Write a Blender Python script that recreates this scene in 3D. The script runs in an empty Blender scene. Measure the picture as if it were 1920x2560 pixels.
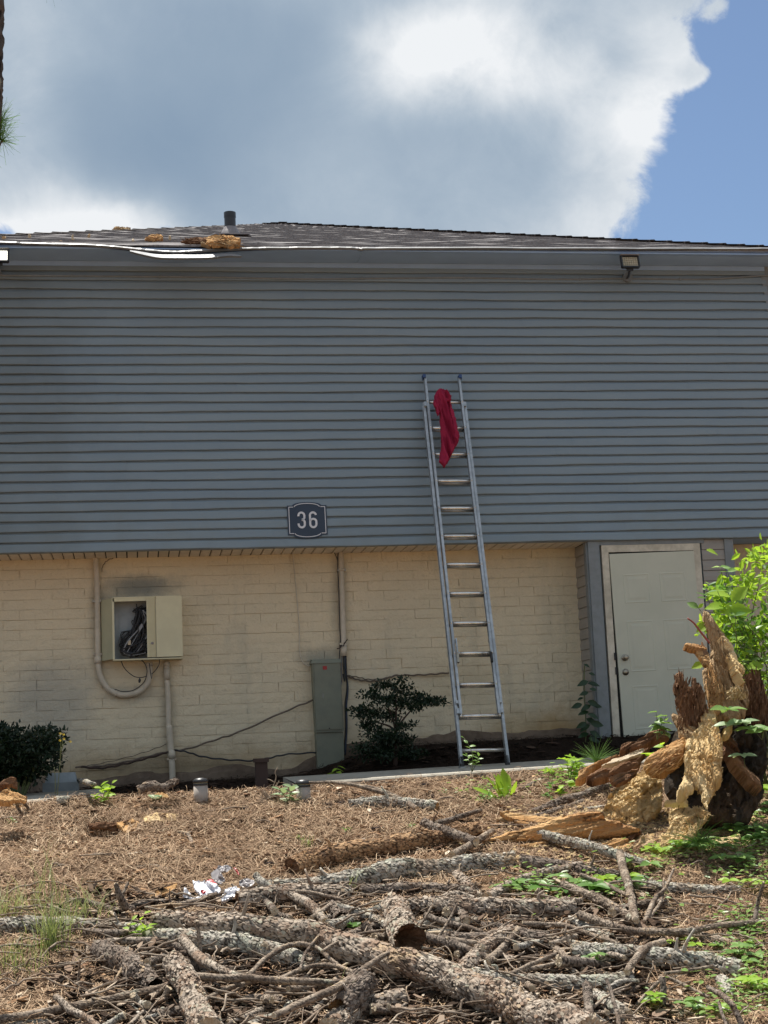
import bpy, math, random
import numpy as np
from mathutils import Vector, Matrix
S = bpy.context.scene
COL = S.collection
R = math.radians
random.seed(7); RNG = np.random.default_rng(7)

# ------------------------------------------------------------------ camera
FPX, TILT, ROLL, YAW, CZ = 3873.0, .1509, -.0427, -.1628, 1.6
IW, IH = 1920.0, 2560.0
def basis():
    def rz(v, a): return np.array([v[0]*math.cos(a)-v[1]*math.sin(a), v[0]*math.sin(a)+v[1]*math.cos(a), v[2]])
    ct, st, cr, sr = math.cos(TILT), math.sin(TILT), math.cos(ROLL), math.sin(ROLL)
    F = np.array([0, ct, st]); U = np.array([0, -st, ct]); X = np.array([1., 0, 0])
    return rz(X*cr+U*sr, YAW), rz(U*cr-X*sr, YAW), rz(F, YAW)
CR, CU, CF = basis()
CAM = np.array([0, 0, CZ])
cd = bpy.data.cameras.new('camera'); cam = bpy.data.objects.new('camera', cd); COL.objects.link(cam)
cam.matrix_world = Matrix(((CR[0], CU[0], -CF[0], 0), (CR[1], CU[1], -CF[1], 0), (CR[2], CU[2], -CF[2], CZ), (0, 0, 0, 1)))
cd.sensor_fit = 'HORIZONTAL'; cd.sensor_width = 24; cd.lens = 24*FPX/IW
cd.clip_end = 3000; S.camera = cam

# ------------------------------------------------------------------ light
SUNV = Vector((-.15, .36, 1)).normalized()
SUN_EL = math.asin(SUNV.z); SUN_AZ = math.atan2(SUNV.x, SUNV.y)
sl = bpy.data.lights.new('sun', 'SUN'); sl.energy = 5.0; sl.angle = R(.53); sl.color = (1, .955, .88)
so = bpy.data.objects.new('sun', sl); COL.objects.link(so); so.rotation_euler = SUNV.to_track_quat('Z', 'Y').to_euler()
S.view_settings.view_transform = 'Standard'; S.view_settings.look = 'None'
S.view_settings.exposure = 0.7; S.view_settings.gamma = 1; S.view_settings.use_curve_mapping = False
S.render.engine = 'CYCLES'; S.cycles.max_bounces = 6; S.cycles.use_denoising = True

class NT:
    """small helper that writes node trees"""
    def __init__(s, tree):
        s.t = tree; s.n = tree.nodes; s.l = tree.links
    def new(s, typ, ins=None, **kw):
        n = s.n.new(typ)
        for k, v in kw.items(): setattr(n, k, v)
        if ins:
            for k, v in ins.items(): s.put(n.inputs[k], v)
        return n
    def put(s, sock, v):
        if isinstance(v, bpy.types.NodeSocket): s.l.new(v, sock)
        elif isinstance(v, bpy.types.Node): s.l.new(v.outputs[0], sock)
        else: sock.default_value = v
    def m(s, op, a, b=0., c=0., clamp=False):
        n = s.n.new('ShaderNodeMath'); n.operation = op; n.use_clamp = clamp
        s.put(n.inputs[0], a); s.put(n.inputs[1], b); s.put(n.inputs[2], c)
        return n.outputs[0]
    def step(s, x, a, b, o0=0., o1=1.):
        n = s.n.new('ShaderNodeMapRange'); n.interpolation_type = 'SMOOTHSTEP'
        for k, v in zip(('Value', 'From Min', 'From Max', 'To Min', 'To Max'), (x, a, b, o0, o1)): s.put(n.inputs[k], v)
        return n.outputs[0]
    def ramp(s, x, stops):
        n = s.n.new('ShaderNodeValToRGB'); s.put(n.inputs[0], x); e = n.color_ramp.elements
        while len(e) < len(stops): e.new(.5)
        for i, (p, c) in enumerate(stops):
            e[i].position = p; e[i].color = (*c, 1) if len(c) == 3 else c
        return n.outputs[0]
    def noise(s, vec, scale, detail=4, rough=.5, dist=0., out=0, lac=2.):
        n = s.new('ShaderNodeTexNoise', {'Scale': scale, 'Detail': detail, 'Roughness': rough, 'Distortion': dist, 'Lacunarity': lac})
        if vec is not None: s.put(n.inputs['Vector'], vec)
        return n.outputs[out]
    def mix(s, f, a, b, mode='MIX'):
        n = s.n.new('ShaderNodeMix'); n.data_type = 'RGBA'; n.blend_type = mode
        s.put(n.inputs[0], f)
        for k, v in ((6, a), (7, b)):
            if isinstance(v, tuple) and len(v) == 3: v = (*v, 1)
            s.put(n.inputs[k], v)
        return n.outputs[2]

# sky: Nishita air with procedural clouds, laid out by azimuth / elevation
w = bpy.data.worlds.new('World'); S.world = w; w.use_nodes = True
T = NT(w.node_tree); T.n.clear()
sky = T.new('ShaderNodeTexSky', sky_type='NISHITA', sun_disc=False, sun_elevation=SUN_EL, sun_rotation=SUN_AZ, air_density=1.0, dust_density=.6, ozone_density=2.6)
tc = T.new('ShaderNodeTexCoord')
sep = T.new('ShaderNodeSeparateXYZ', {0: tc.outputs['Generated']})
az = T.m('ARCTAN2', sep.outputs[0], sep.outputs[1]); el = T.m('ARCSINE', sep.outputs[2])
def azel(px, py):
    d = CR*(px-IW/2)/FPX + CU*(IH/2-py)/FPX + CF; d /= np.linalg.norm(d)
    return math.atan2(d[0], d[1]), math.asin(d[2])
dirv = tc.outputs['Generated']
nbig = T.noise(dirv, 6.5, 9, .6); nfine = T.noise(dirv, 24., 10, .66, .5); nmid = T.noise(dirv, 13, 9, .62, .35)
nw2 = T.noise(dirv, 7.0, 5, .5, 0, 1)
sw = T.new('ShaderNodeSeparateXYZ', {0: nw2})
azw = T.m('ADD', az, T.m('MULTIPLY', T.m('SUBTRACT', sw.outputs[0], .5), .10))
elw = T.m('ADD', el, T.m('MULTIPLY', T.m('SUBTRACT', sw.outputs[1], .5), .10))
def blob(px, py, rx, ry, amp, warp=True, rot=0.):
    a0, e0 = azel(px, py)
    dx = T.m('SUBTRACT', azw if warp else az, a0); dy = T.m('SUBTRACT', elw if warp else el, e0)
    if rot:
        c, s_ = math.cos(rot), math.sin(rot)
        dx, dy = T.m('ADD', T.m('MULTIPLY', dx, c), T.m('MULTIPLY', dy, s_)), T.m('SUBTRACT', T.m('MULTIPLY', dy, c), T.m('MULTIPLY', dx, s_))
    dx = T.m('DIVIDE', dx, rx/FPX); dy = T.m('DIVIDE', dy, ry/FPX)
    q = T.m('ADD', T.m('MULTIPLY', dx, dx), T.m('MULTIPLY', dy, dy))
    return T.m('MULTIPLY', T.m('EXPONENT', T.m('MULTIPLY', q, -1.)), amp)
def add(*a):
    r = a[0]
    for b in a[1:]: r = T.m('ADD', r, b)
    return r
dens = add(T.m('MULTIPLY', T.m('SUBTRACT', nbig, .5), .9), .62,
           blob(700, 250, 900, 480, .75), blob(1420, 150, 330, 260, .35), blob(1200, 480, 300, 170, .35), blob(1745, 190, 60, 30, .5, False),
           blob(2050, 520, 450, 330, -1.2, True), blob(2050, 120, 240, 330, -1.2), blob(1860, 80, 130, 110, -.65), blob(1800, 340, 170, 110, -.6, True), blob(-60, 640, 170, 90, -.75), blob(360, 560, 40, 60, -.45), blob(1775, 45, 45, 60, .55), blob(1820, 95, 25, 25, .4), blob(1905, 100, 30, 40, .5),
           T.m('MULTIPLY', T.m('SUBTRACT', nfine, .5), .95))
alpha = T.step(dens, .40, .68)
edge = T.step(dens, .5, 1.15, 1., 0.)
bright = add(blob(1060, 80, 190, 90, .42), blob(1260, 130, 200, 90, .30), blob(1330, 250, 240, 120, .16), blob(1640, 220, 190, 110, .36), blob(1560, 420, 150, 170, .18), blob(1400, 560, 150, 80, .12), blob(80, 250, 140, 260, .10), blob(1000, 180, 200, 90, .18), blob(230, 545, 120, 110, .62), blob(20, 590, 160, 90, .35),
             blob(1560, 60, 160, 90, .10), blob(300, 100, 300, 120, .03), T.m('MULTIPLY', edge, .12),
             blob(430, 300, 330, 230, -.16), blob(700, 120, 200, 160, -.05), blob(1090, 330, 170, 70, -.07), blob(1330, 330, 60, 110, -.06), blob(480, 30, 300, 90, -.05), blob(1500, 120, 60, 50, -.12))
nb = T.m('MULTIPLY', T.m('SUBTRACT', nmid, .5), T.m('ADD', T.m('MULTIPLY', bright, 2.1), .36))
bil = T.m('SUBTRACT', .30, T.m('ABSOLUTE', T.m('SUBTRACT', T.noise(dirv, 9.5, 7, .58, .25), .5)), )
val = add(.375, T.m('MULTIPLY', bil, T.m('ADD', T.m('MULTIPLY', bright, 1.0), .14)), bright, nb, T.m('MULTIPLY', T.m('SUBTRACT', nfine, .5), T.m('ADD', T.m('MULTIPLY', bright, .9), .08)))
ccol = T.ramp(val, [(0., (.17, .235, .325)), (.20, (.205, .28, .375)), (.42, (.32, .39, .468)), (.70, (.52, .565, .61)), (1., (.70, .72, .74))])
bg1 = T.new('ShaderNodeBackground', {0: sky, 1: .071}); bg2 = T.new('ShaderNodeBackground', {0: ccol, 1: .765})
mx = T.new('ShaderNodeMixShader', {0: alpha, 1: bg1, 2: bg2}); T.new('ShaderNodeOutputWorld', {0: mx})

# ------------------------------------------------------------------ geometry helpers
def nrm(v): return v/(np.linalg.norm(v)+1e-12)
def rayd(px, py): return CR*(px-IW/2)/FPX + CU*(IH/2-py)/FPX + CF
def at(px, py, Y):
    d = rayd(px, py); return CAM + d*(Y/d[1])
def at_z(px, py, z):
    d = rayd(px, py); return CAM + d*((z-CZ)/d[2])
def on_plane(px, py, p0, n):
    d = rayd(px, py); return CAM + d*(np.dot(p0-CAM, n)/np.dot(d, n))
GY = np.array([-400, -20, 0, 6, 8, 9.5, 11, 12.3, 12.95, 13.25, 14.3, 14.5, 15.3, 16, 40, 700.])
GZ = np.array([-3, -1.8, -1.68, -1.62, -1.48, -1.14, -.80, -.47, -.30, -.36, -.36, -.34, -.25, -.24, -.24, -6.]) + CZ
def _fr(a): return a-np.floor(a)
def hsh(ix, iy, iz, s=0.):
    return _fr(np.sin(ix*127.1+iy*311.7+iz*74.7+s*53.3)*43758.5453)
def vnoise(p, s=0.):
    p = np.asarray(p, float); i = np.floor(p); f = p-i; f = f*f*(3-2*f); o = 0
    for dx in (0, 1):
        for dy in (0, 1):
            for dz in (0, 1):
                wt = (f[:, 0] if dx else 1-f[:, 0])*(f[:, 1] if dy else 1-f[:, 1])*(f[:, 2] if dz else 1-f[:, 2])
                o = o+wt*hsh(i[:, 0]+dx, i[:, 1]+dy, i[:, 2]+dz, s)
    return o*2-1
def fbm(p, oct=4, s=0., g=.5):
    o = 0; a = 1.; t = 0
    for k in range(oct): o = o+a*vnoise(p*(2.03**k), s+k*1.7); t += a; a *= g
    return o/t
def worley(p, s=0., cid=None):
    i = np.floor(p); f1 = np.full(len(p), 9.); f2 = np.full(len(p), 9.)
    for dx in (-1, 0, 1):
        for dy in (-1, 0, 1):
            for dz in (-1, 0, 1):
                c = i+np.array([dx, dy, dz])
                q = np.stack([c[:, 0]+hsh(*c.T, s), c[:, 1]+hsh(*c.T, s+1), c[:, 2]+hsh(*c.T, s+2)], 1)
                d = np.linalg.norm(q-p, axis=1)
                if cid is not None: cid[:] = np.where(d < f1, hsh(c[:, 0], c[:, 1], c[:, 2], s+9), cid)
                f2 = np.where(d < f1, f1, np.minimum(f2, d)); f1 = np.minimum(f1, d)
    return f1, f2
def ground_z(x, y):
    x = np.atleast_1d(np.asarray(x, float)); y = np.atleast_1d(np.asarray(y, float))
    z = np.interp(y, GY, GZ)
    k = np.clip((y-7)/6, 0, 1)
    z = z + .019*np.clip(x-1.2, -4, 6)*k
    p = np.stack([x, y, x*0], 1)
    amp = np.where((y > 13.2), .35, 1.)
    z = z + (.05*fbm(p*.9, 3, 3.)+.018*fbm(p*4.5, 3, 9.))*amp*np.clip((y+30)/30, 0, 1)
    # bed rises toward the wall on the right of the grey panel
    z = z + .22*np.clip((y-14.2)/1.1, 0, 1)*np.clip((x-1.55)/.9, 0, 1)
    # little dug hollow in the pine straw
    hx, hy = HOLE
    z = z - .20*np.exp(-(((x-hx)/.13)**2+((y-hy)/.17)**2)**2)
    return z
HOLE = (-99., -99.)
def on_g(px, py, h=0.):
    d = rayd(px, py); ts = np.linspace(4.5, 16.5, 1600)
    P = CAM+d[None]*ts[:, None]
    g = ground_z(P[:, 0], P[:, 1])+h
    b = np.where(P[:, 2] <= g)[0]
    if len(b) == 0: return P[np.argmin(P[:, 2]-g)]
    return P[b[0]]
_h = on_g(262, 2078); HOLE = (float(_h[0]), float(_h[1]))

def mesh_np(name, V, faces, mats, parent=None, smooth=False, attrs=None, fm=None):
    """faces: list of int arrays (n,3) / (n,4)"""
    me = bpy.data.meshes.new(name); V = np.asarray(V, np.float32)
    faces = [np.asarray(f, np.int32) for f in faces if len(f)]
    tot = np.concatenate([np.full(len(f), f.shape[1], np.int32) for f in faces])
    idx = np.concatenate([f.ravel() for f in faces])
    me.vertices.add(len(V)); me.vertices.foreach_set('co', V.ravel())
    me.loops.add(len(idx)); me.loops.foreach_set('vertex_index', idx)
    me.polygons.add(len(tot)); me.polygons.foreach_set('loop_start', np.concatenate([[0], np.cumsum(tot)[:-1]]).astype(np.int32))
    me.polygons.foreach_set('loop_total', tot)
    me.polygons.foreach_set('use_smooth', np.full(len(tot), bool(smooth)))
    if fm is not None: me.polygons.foreach_set('material_index', np.asarray(fm, np.int32))
    me.update(calc_edges=True)
    for k, a in (attrs or {}).items():
        a = np.asarray(a, np.float32)
        if a.ndim == 1:
            me.attributes.new(k, 'FLOAT', 'POINT').data.foreach_set('value', a)
        else:
            me.attributes.new(k, 'FLOAT_VECTOR', 'POINT').data.foreach_set('vector', a.ravel())
    for m in (mats if isinstance(mats, (list, tuple)) else [mats]): me.materials.append(m)
    return link(name, me, parent)
def link(name, me, parent=None):
    o = bpy.data.objects.new(name, me); COL.objects.link(o)
    if parent is not None: attach(o, parent)
    return o
def attach(o, parent):
    o.parent = parent; o.matrix_parent_inverse = world_m(parent).inverted()
def world_m(o):
    m = o.matrix_basis
    if o.parent: m = world_m(o.parent) @ o.matrix_parent_inverse @ m
    return m
def tag(o, label=None, cat=None, group=None, kind=None):
    if label: o['label'] = label
    if cat: o['category'] = cat
    if group: o['group'] = group
    if kind: o['kind'] = kind
    return o
def empty(name, loc, label=None, cat=None, group=None, kind=None):
    o = bpy.data.objects.new(name, None); COL.objects.link(o); o.location = Vector([float(c) for c in loc]); o.empty_display_size = .1
    return tag(o, label, cat, group, kind)
class MB:
    """mesh collector"""
    def __init__(s): s.v = []; s.f = {3: [], 4: []}; s.n = 0
    def add(s, V, F):
        V = np.asarray(V, float); F = np.asarray(F, int)
        s.v.append(V); s.f[F.shape[1]].append(F+s.n); s.n += len(V); return s
    def box(s, c, d, rot=None, taper=None):
        c = np.asarray(c, float); d = np.asarray(d, float)/2
        q = np.array([[x, y, z] for x in (-1, 1) for y in (-1, 1) for z in (-1, 1)], float)*d
        if rot is not None: q = q @ np.asarray(rot).T
        return s.add(q+c, [[0, 1, 3, 2], [4, 6, 7, 5], [0, 4, 5, 1], [2, 3, 7, 6], [0, 2, 6, 4], [1, 5, 7, 3]])
    def hexa(s, P):
        """8 corners: front a b c d (ccw), back a b c d"""
        return s.add(P, [[0, 1, 2, 3], [7, 6, 5, 4], [0, 4, 5, 1], [1, 5, 6, 2], [2, 6, 7, 3], [3, 7, 4, 0]])
    def tube(s, pts, r, n=10, cap=True):
        V, F, _ = tube_geo(pts, r, n); start = s.n; s.add(V, F)
        if cap:
            k = len(V)//n
            for ring, flip in ((0, 1), (k-1, 0)):
                base = start+ring*n; c = V[ring*n:(ring+1)*n].mean(0)
                s.v.append(c[None]); ci = s.n; s.n += 1
                a = np.arange(n); b = (a+1) % n
                t = np.stack([np.full(n, ci), a+base, b+base], 1)
                s.f[3].append(t[:, ::-1] if flip else t)
        return s
    def build(s, name, mat, parent=None, smooth=False, attrs=None):
        return mesh_np(name, np.concatenate(s.v), [np.concatenate(s.f[k]) for k in (3, 4) if s.f[k]], mat, parent, smooth, attrs)
def spline(P, n):
    P = np.asarray(P, float)
    if len(P) == 2: t = np.linspace(0, 1, n)[:, None]; return P[0]*(1-t)+P[1]*t
    Q = np.vstack([2*P[0]-P[1], P, 2*P[-1]-P[-2]]); out = []
    seg = np.linspace(0, len(P)-1-1e-6, n)
    for u in seg:
        i = int(u); t = u-i; p0, p1, p2, p3 = Q[i:i+4]
        out.append(.5*((2*p1)+(-p0+p2)*t+(2*p0-5*p1+4*p2-p3)*t*t+(-p0+3*p1-3*p2+p3)*t**3))
    return np.array(out)
def frames(P):
    Tn = np.gradient(P, axis=0); Tn /= np.linalg.norm(Tn, axis=1)[:, None]+1e-12
    a = np.array([0, 0, 1.]) if abs(Tn[0][2]) < .9 else np.array([1., 0, 0])
    N = [nrm(np.cross(Tn[0], a))]
    for i in range(1, len(P)): N.append(nrm(N[-1]-Tn[i]*np.dot(N[-1], Tn[i])))
    N = np.array(N); return Tn, N, np.cross(Tn, N)
def tube_geo(pts, r, n):
    P = np.asarray(pts, float); k = len(P); Tn, N, B = frames(P)
    r = np.broadcast_to(np.asarray(r, float), (k,)) if np.ndim(r) == 0 or len(r) == k else np.interp(np.linspace(0, 1, k), np.linspace(0, 1, len(r)), r)
    th = np.arange(n)*2*math.pi/n
    D = np.cos(th)[None, :, None]*N[:, None]+np.sin(th)[None, :, None]*B[:, None]
    V = (P[:, None]+D*r[:, None, None]).reshape(-1, 3)
    i = np.arange(k-1)[:, None]*n; a = np.arange(n)[None]; b = (a+1) % n
    F = np.stack([i+a, i+b, i+n+b, i+n+a], 2).reshape(-1, 4)
    return V, F, D.reshape(-1, 3)

# ------------------------------------------------------------------ materials
def mat(name, base, rough=.7, metal=0., build=None, spec=.5):
    m = bpy.data.materials.new(name); m.use_nodes = True; t = NT(m.node_tree); t.n.clear()
    b = t.new('ShaderNodeBsdfPrincipled', {'Base Color': (*base, 1), 'Roughness': rough, 'Metallic': metal, 'Specular IOR Level': spec})
    o = t.new('ShaderNodeOutputMaterial', {0: b})
    if build: build(t, b, o)
    return m
def bump(t, b, h, strength=.5, dist=.01):
    n = t.new('ShaderNodeBump', {'Strength': strength, 'Distance': dist, 'Height': h}); t.put(b.inputs['Normal'], n.outputs[0])
def obj_co(t): return t.new('ShaderNodeNewGeometry').outputs['Position']
def simple(name, c1, c2, scale, rough=.7, metal=0., bs=.3, bd=.004, detail=5, stretch=None, spec=.5):
    def f(t, b, o):
        co = obj_co(t)
        if stretch:
            co = t.new('ShaderNodeVectorMath', {0: co, 1: stretch}, operation='MULTIPLY').outputs[0]
        n = t.noise(co, scale, detail, .6); n2 = t.noise(co, scale*.13, 3, .5)
        f_ = t.m('ADD', t.m('MULTIPLY', n, .6), t.m('MULTIPLY', n2, .4))
        t.put(b.inputs['Base Color'], t.mix(t.step(f_, .36, .64), c1, c2)); bump(t, b, n, bs, bd)
    return mat(name, c1, rough, metal, f, spec)

def m_siding(t, b, o):
    co = obj_co(t)
    n = t.noise(t.new('ShaderNodeVectorMath', {0: co, 1: (.6, 1, 3.)}, operation='MULTIPLY').outputs[0], 1.1, 5, .6)
    rnd = t.new('ShaderNodeObjectInfo').outputs['Random']
    c = t.mix(t.step(n, .35, .7), (.202, .262, .312), (.240, .298, .335))
    c = t.mix(t.m('MULTIPLY', rnd, .55), c, (.235, .295, .335))
    fine = t.noise(co, 60, 4, .7)
    c = t.mix(t.step(fine, .62, .78, 0, .35), c, (.15, .175, .175))
    sx = t.new('ShaderNodeSeparateXYZ', {0: co}).outputs
    # darker toward the building's left end, greener grey low on the wall
    d = t.m('ADD', t.step(sx[0], -2.2, 2.0, .75, 0.), t.m('MULTIPLY', t.m('SUBTRACT', t.noise(co, .8, 6, .65), .5), 1.2))
    c = t.mix(t.step(d, .25, 1.0, 0, .62), c, (.11, .128, .125))
    d2 = t.m('ADD', t.step(sx[2], 3.6, 5.2, .5, 0.), t.m('MULTIPLY', t.m('SUBTRACT', t.noise(co, 2.3, 6, .7), .5), 1.5))
    c = t.mix(t.step(d2, .35, 1., 0, .4), c, (.19, .20, .165))
    t.put(b.inputs['Base Color'], c)
    bump(t, b, t.noise(t.new('ShaderNodeVectorMath', {0: co, 1: (1, 1, 6.)}, operation='MULTIPLY').outputs[0], 9, 4, .6), .15, .006)
M = {}
M['siding'] = mat('siding', (.17, .19, .21), .5, 0, m_siding, .35)
M['trim'] = simple('grey_trim', (.22, .245, .26), (.18, .20, .205), 14, .55)
M['soffit'] = simple('soffit_paint', (.34, .50, .74), (.30, .44, .66), 3, .6)
M['closet'] = simple('closet_siding', (.36, .335, .30), (.30, .28, .25), 6, .6)
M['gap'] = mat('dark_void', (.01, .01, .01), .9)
M['footing'] = simple('footing', (.12, .085, .06), (.19, .14, .10), 12, .95, bs=.8, bd=.02)
M['ledge'] = simple('ledge_paint', (.80, .71, .60), (.68, .60, .50), 9, .7)
def m_shingle(t, b, o):
    co = obj_co(t); n = t.noise(co, 60, 3, .7); v = t.new('ShaderNodeTexVoronoi', {'Vector': t.new('ShaderNodeVectorMath', {0: co, 1: (3.5, 6, 0)}, operation='MULTIPLY').outputs[0], 'Scale': 1.})
    c = t.mix(n, (.15, .14, .14), (.36, .345, .345)); c = t.mix(.45, c, t.ramp(t.m('FRACT', t.m('MULTIPLY', v.outputs['Distance'], 7.)), [(0, (.09, .08, .08)), (1, (.28, .26, .25))]))
    t.put(b.inputs['Base Color'], c); bump(t, b, n, .6, .01)
M['shingle'] = mat('asphalt_shingle', (.2, .18, .18), .95, 0, m_shingle, .2)
M['white_metal'] = simple('white_metal', (.34, .345, .35), (.20, .205, .21), 5, .5, .1)
M['door'] = simple('door_paint', (.56, .565, .46), (.51, .52, .42), 3, .5, bs=.1)
M['casing'] = simple('casing_paint', (.66, .61, .50), (.46, .42, .33), 12, .6)
M['steel'] = simple('brushed_steel', (.42, .38, .30), (.25, .22, .18), 20, .35, .9)
M['alu'] = simple('ladder_aluminium', (.50, .52, .53), (.33, .35, .36), 16, .4, .7, bs=.1)
M['rung'] = simple('rung_aluminium', (.82, .78, .72), (.62, .58, .53), 22, .26, .85, bs=.1)
M['blue'] = simple('blue_plastic', (.03, .07, .20), (.02, .05, .13), 10, .5)
M['rubber'] = simple('black_rubber', (.012, .012, .013), (.03, .03, .03), 20, .7)
def m_cloth(t, b, o):
    co = obj_co(t); n = t.noise(co, 7, 3, .5)
    t.put(b.inputs['Base Color'], t.mix(n, (.26, .012, .04), (.37, .025, .07))); bump(t, b, t.noise(co, 16, 3, .6), .5, .02)
M['cloth'] = mat('red_cloth', (.4, .02, .05), .85, 0, m_cloth, .2)
M['pipe'] = simple('painted_conduit', (.60, .53, .42), (.50, .44, .34), 15, .55)
M['cabinet'] = simple('cabinet_cream', (.72, .66, .43), (.64, .58, .38), 5, .5, bs=.1)
M['cabinet_side'] = simple('cabinet_side_paint', (.48, .46, .30), (.40, .39, .26), 5, .55, bs=.1)
M['cabinet_in'] = simple('cabinet_inside', (.42, .46, .48), (.30, .34, .36), 10, .6)
M['panel'] = simple('green_grey_steel', (.20, .21, .155), (.16, .17, .13), 7, .5, .1, bs=.1)
M['red'] = simple('red_sticker', (.40, .03, .03), (.25, .02, .02), 80, .5)
M['wire'] = simple('black_wire', (.018, .018, .02), (.03, .03, .034), 50, .5)
M['wire_brown'] = simple('painted_wire', (.10, .075, .05), (.16, .12, .09), 50, .6)
M['wire_grey'] = simple('grey_wire', (.30, .30, .31), (.2, .2, .2), 50, .5)
M['wire_blue'] = simple('blue_wire', (.03, .06, .11), (.02, .03, .05), 50, .5)
M['sign'] = simple('navy_sign', (.022, .036, .062), (.027, .042, .070), 8, .4, bs=.05)
M['sign_white'] = simple('sign_white', (.72, .72, .74), (.64, .64, .66), 20, .5)
M['led_off'] = simple('lamp_lens', (.45, .40, .28), (.34, .30, .20), 60, .3)
M['lamp_black'] = simple('lamp_black', (.02, .022, .026), (.03, .03, .033), 10, .4)
M['led_on'] = mat('lit_led', (.9, .9, .8), .4, 0, lambda t, b, o: (t.put(b.inputs['Emission Color'], (1, .98, .86, 1)), t.put(b.inputs['Emission Strength'], 1.6)))
M['concrete'] = simple('concrete', (.40, .37, .31), (.28, .25, .20), 18, .9, bs=.6, bd=.006)
M['post'] = simple('old_post', (.07, .04, .03), (.045, .028, .022), 14, .85, stretch=(1, 1, .2))
M['bollard'] = simple('bollard_body', (.40, .36, .32), (.33, .29, .25), 8, .6)
M['green_box'] = simple('drain_box', (.30, .34, .36), (.22, .25, .26), 8, .6)

def m_bark(c_plate, c_plate2, c_fis, c_under, lichen=.25, peel=True):
    def f(t, b, o):
        a = t.new('ShaderNodeAttribute', attribute_name='bk').outputs['Vector']; cr = t.new('ShaderNodeAttribute', attribute_name='crack').outputs['Fac']
        n = t.noise(a, 22, 6, .65); n2 = t.noise(a, 4.5, 5, .6); n3 = t.noise(a, 90, 3, .7)
        c = t.mix(t.step(n, .35, .68), c_plate, c_plate2)
        c = t.mix(t.step(n2, .46, .60, 0, .8), c, c_under)
        l = t.m('MULTIPLY', t.step(t.noise(a, 7.5, 7, .7, .4), .62-lichen*.20, .70-lichen*.17), t.step(n, .3, .5))
        c = t.mix(t.m('MULTIPLY', l, .65), c, (.45, .47, .36))
        if peel:
            n5 = t.noise(a, 3.1, 6, .68, .5); c = t.mix(t.step(n5, .60, .635, 0, .9), c, t.mix(n, (.36, .24, .14), (.58, .45, .30)))
        c = t.mix(t.m('MULTIPLY', n3, .35), c, (.10, .08, .06))
        c = t.mix(t.step(cr, .05, .5, .92, 0.), c, c_fis)
        t.put(b.inputs['Base Color'], c)
        bump(t, b, t.m('ADD', n, t.m('MULTIPLY', n3, .5)), .9, .008)
    return f
M['bark'] = mat('pine_bark', (.3, .25, .2), .9, 0, m_bark((.33, .265, .205), (.53, .45, .365), (.026, .019, .014), (.25, .155, .10)), .2)
M['bark_grey'] = mat('lichened_bark', (.3, .25, .2), .9, 0, m_bark((.36, .33, .28), (.57, .53, .455), (.028, .023, .018), (.26, .185, .125), .55), .2)
M['bark_dark'] = mat('dark_bark', (.3, .25, .2), .92, 0, m_bark((.17, .13, .105), (.32, .265, .215), (.018, .014, .011), (.12, .08, .055), .1), .2)
M['trunk_bark'] = mat('standing_trunk_bark', (.1, .08, .07), .95, 0, m_bark((.075, .065, .06), (.14, .12, .11), (.012, .010, .009), (.09, .06, .045), .0, False), .1)
M['bark_red'] = mat('orange_rotten_bark', (.3, .25, .2), .92, 0, m_bark((.36, .21, .11), (.50, .32, .17), (.035, .020, .012), (.16, .085, .045), .0), .2)
M['twig'] = mat('twig_bark', (.3, .25, .2), .9, 0, m_bark((.27, .205, .15), (.44, .36, .28), (.06, .045, .035), (.15, .105, .075), .1), .2)
M['bare'] = simple('bare_wood', (.55, .46, .33), (.40, .30, .19), 26, .8, bs=.5, stretch=(1, 1, 1))
def m_rot(c1, c2, c3, c4=(.05, .028, .015)):
    def f(t, b, o):
        a = t.new('ShaderNodeAttribute', attribute_name='bk').outputs['Vector']; cr = t.new('ShaderNodeAttribute', attribute_name='crack').outputs['Fac']
        n = t.noise(a, 13, 7, .68, .3); n2 = t.noise(a, 3.4, 4, .6); n3 = t.noise(a, 70, 4, .75)
        c = t.mix(t.step(n, .34, .66), c1, c2); c = t.mix(t.step(n2, .5, .68, 0, .85), c, c3)
        c = t.mix(t.step(n3, .5, .8, 0, .5), c, c3); c = t.mix(t.step(cr, 0.02, .42, .9, 0.), c, c4)
        fb = t.noise(a, 210, 3, .8); c = t.mix(t.step(fb, .62, .76, 0, .55), c, c4)
        c = t.mix(t.step(fb, .30, .42, .5, 0.), c, (min(1, c2[0]*1.25), min(1, c2[1]*1.25), min(1, c2[2]*1.3)))
        t.put(b.inputs['Base Color'], c); bump(t, b, t.m('ADD', n, t.m('ADD', n3, t.m('MULTIPLY', fb, -.8))), 1., .016)
    return f
M['rot_tan'] = mat('crumbly_tan_wood', (.5, .35, .18), .95, 0, m_rot((.74, .52, .25), (.90, .70, .40), (.60, .38, .16), (.13, .065, .025)), .1)
M['rot_orange'] = mat('orange_wood', (.5, .3, .12), .95, 0, m_rot((.56, .31, .13), (.72, .47, .23), (.32, .15, .07), (.06, .03, .015)), .1)
M['rot_brown'] = mat('brown_rotten_wood', (.25, .13, .07), .95, 0, m_rot((.20, .105, .06), (.32, .19, .11), (.11, .055, .032), (.022, .013, .009)), .1)
M['rot_mid'] = mat('weathered_spire_wood', (.3, .2, .1), .95, 0, m_rot((.42, .28, .15), (.58, .42, .25), (.27, .17, .085), (.05, .03, .017)), .1)
M['rot_dark'] = mat('black_rotten_wood', (.04, .03, .03), .95, 0, m_rot((.035, .03, .027), (.08, .065, .05), (.12, .08, .05), (.01, .008, .006)), .1)

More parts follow.
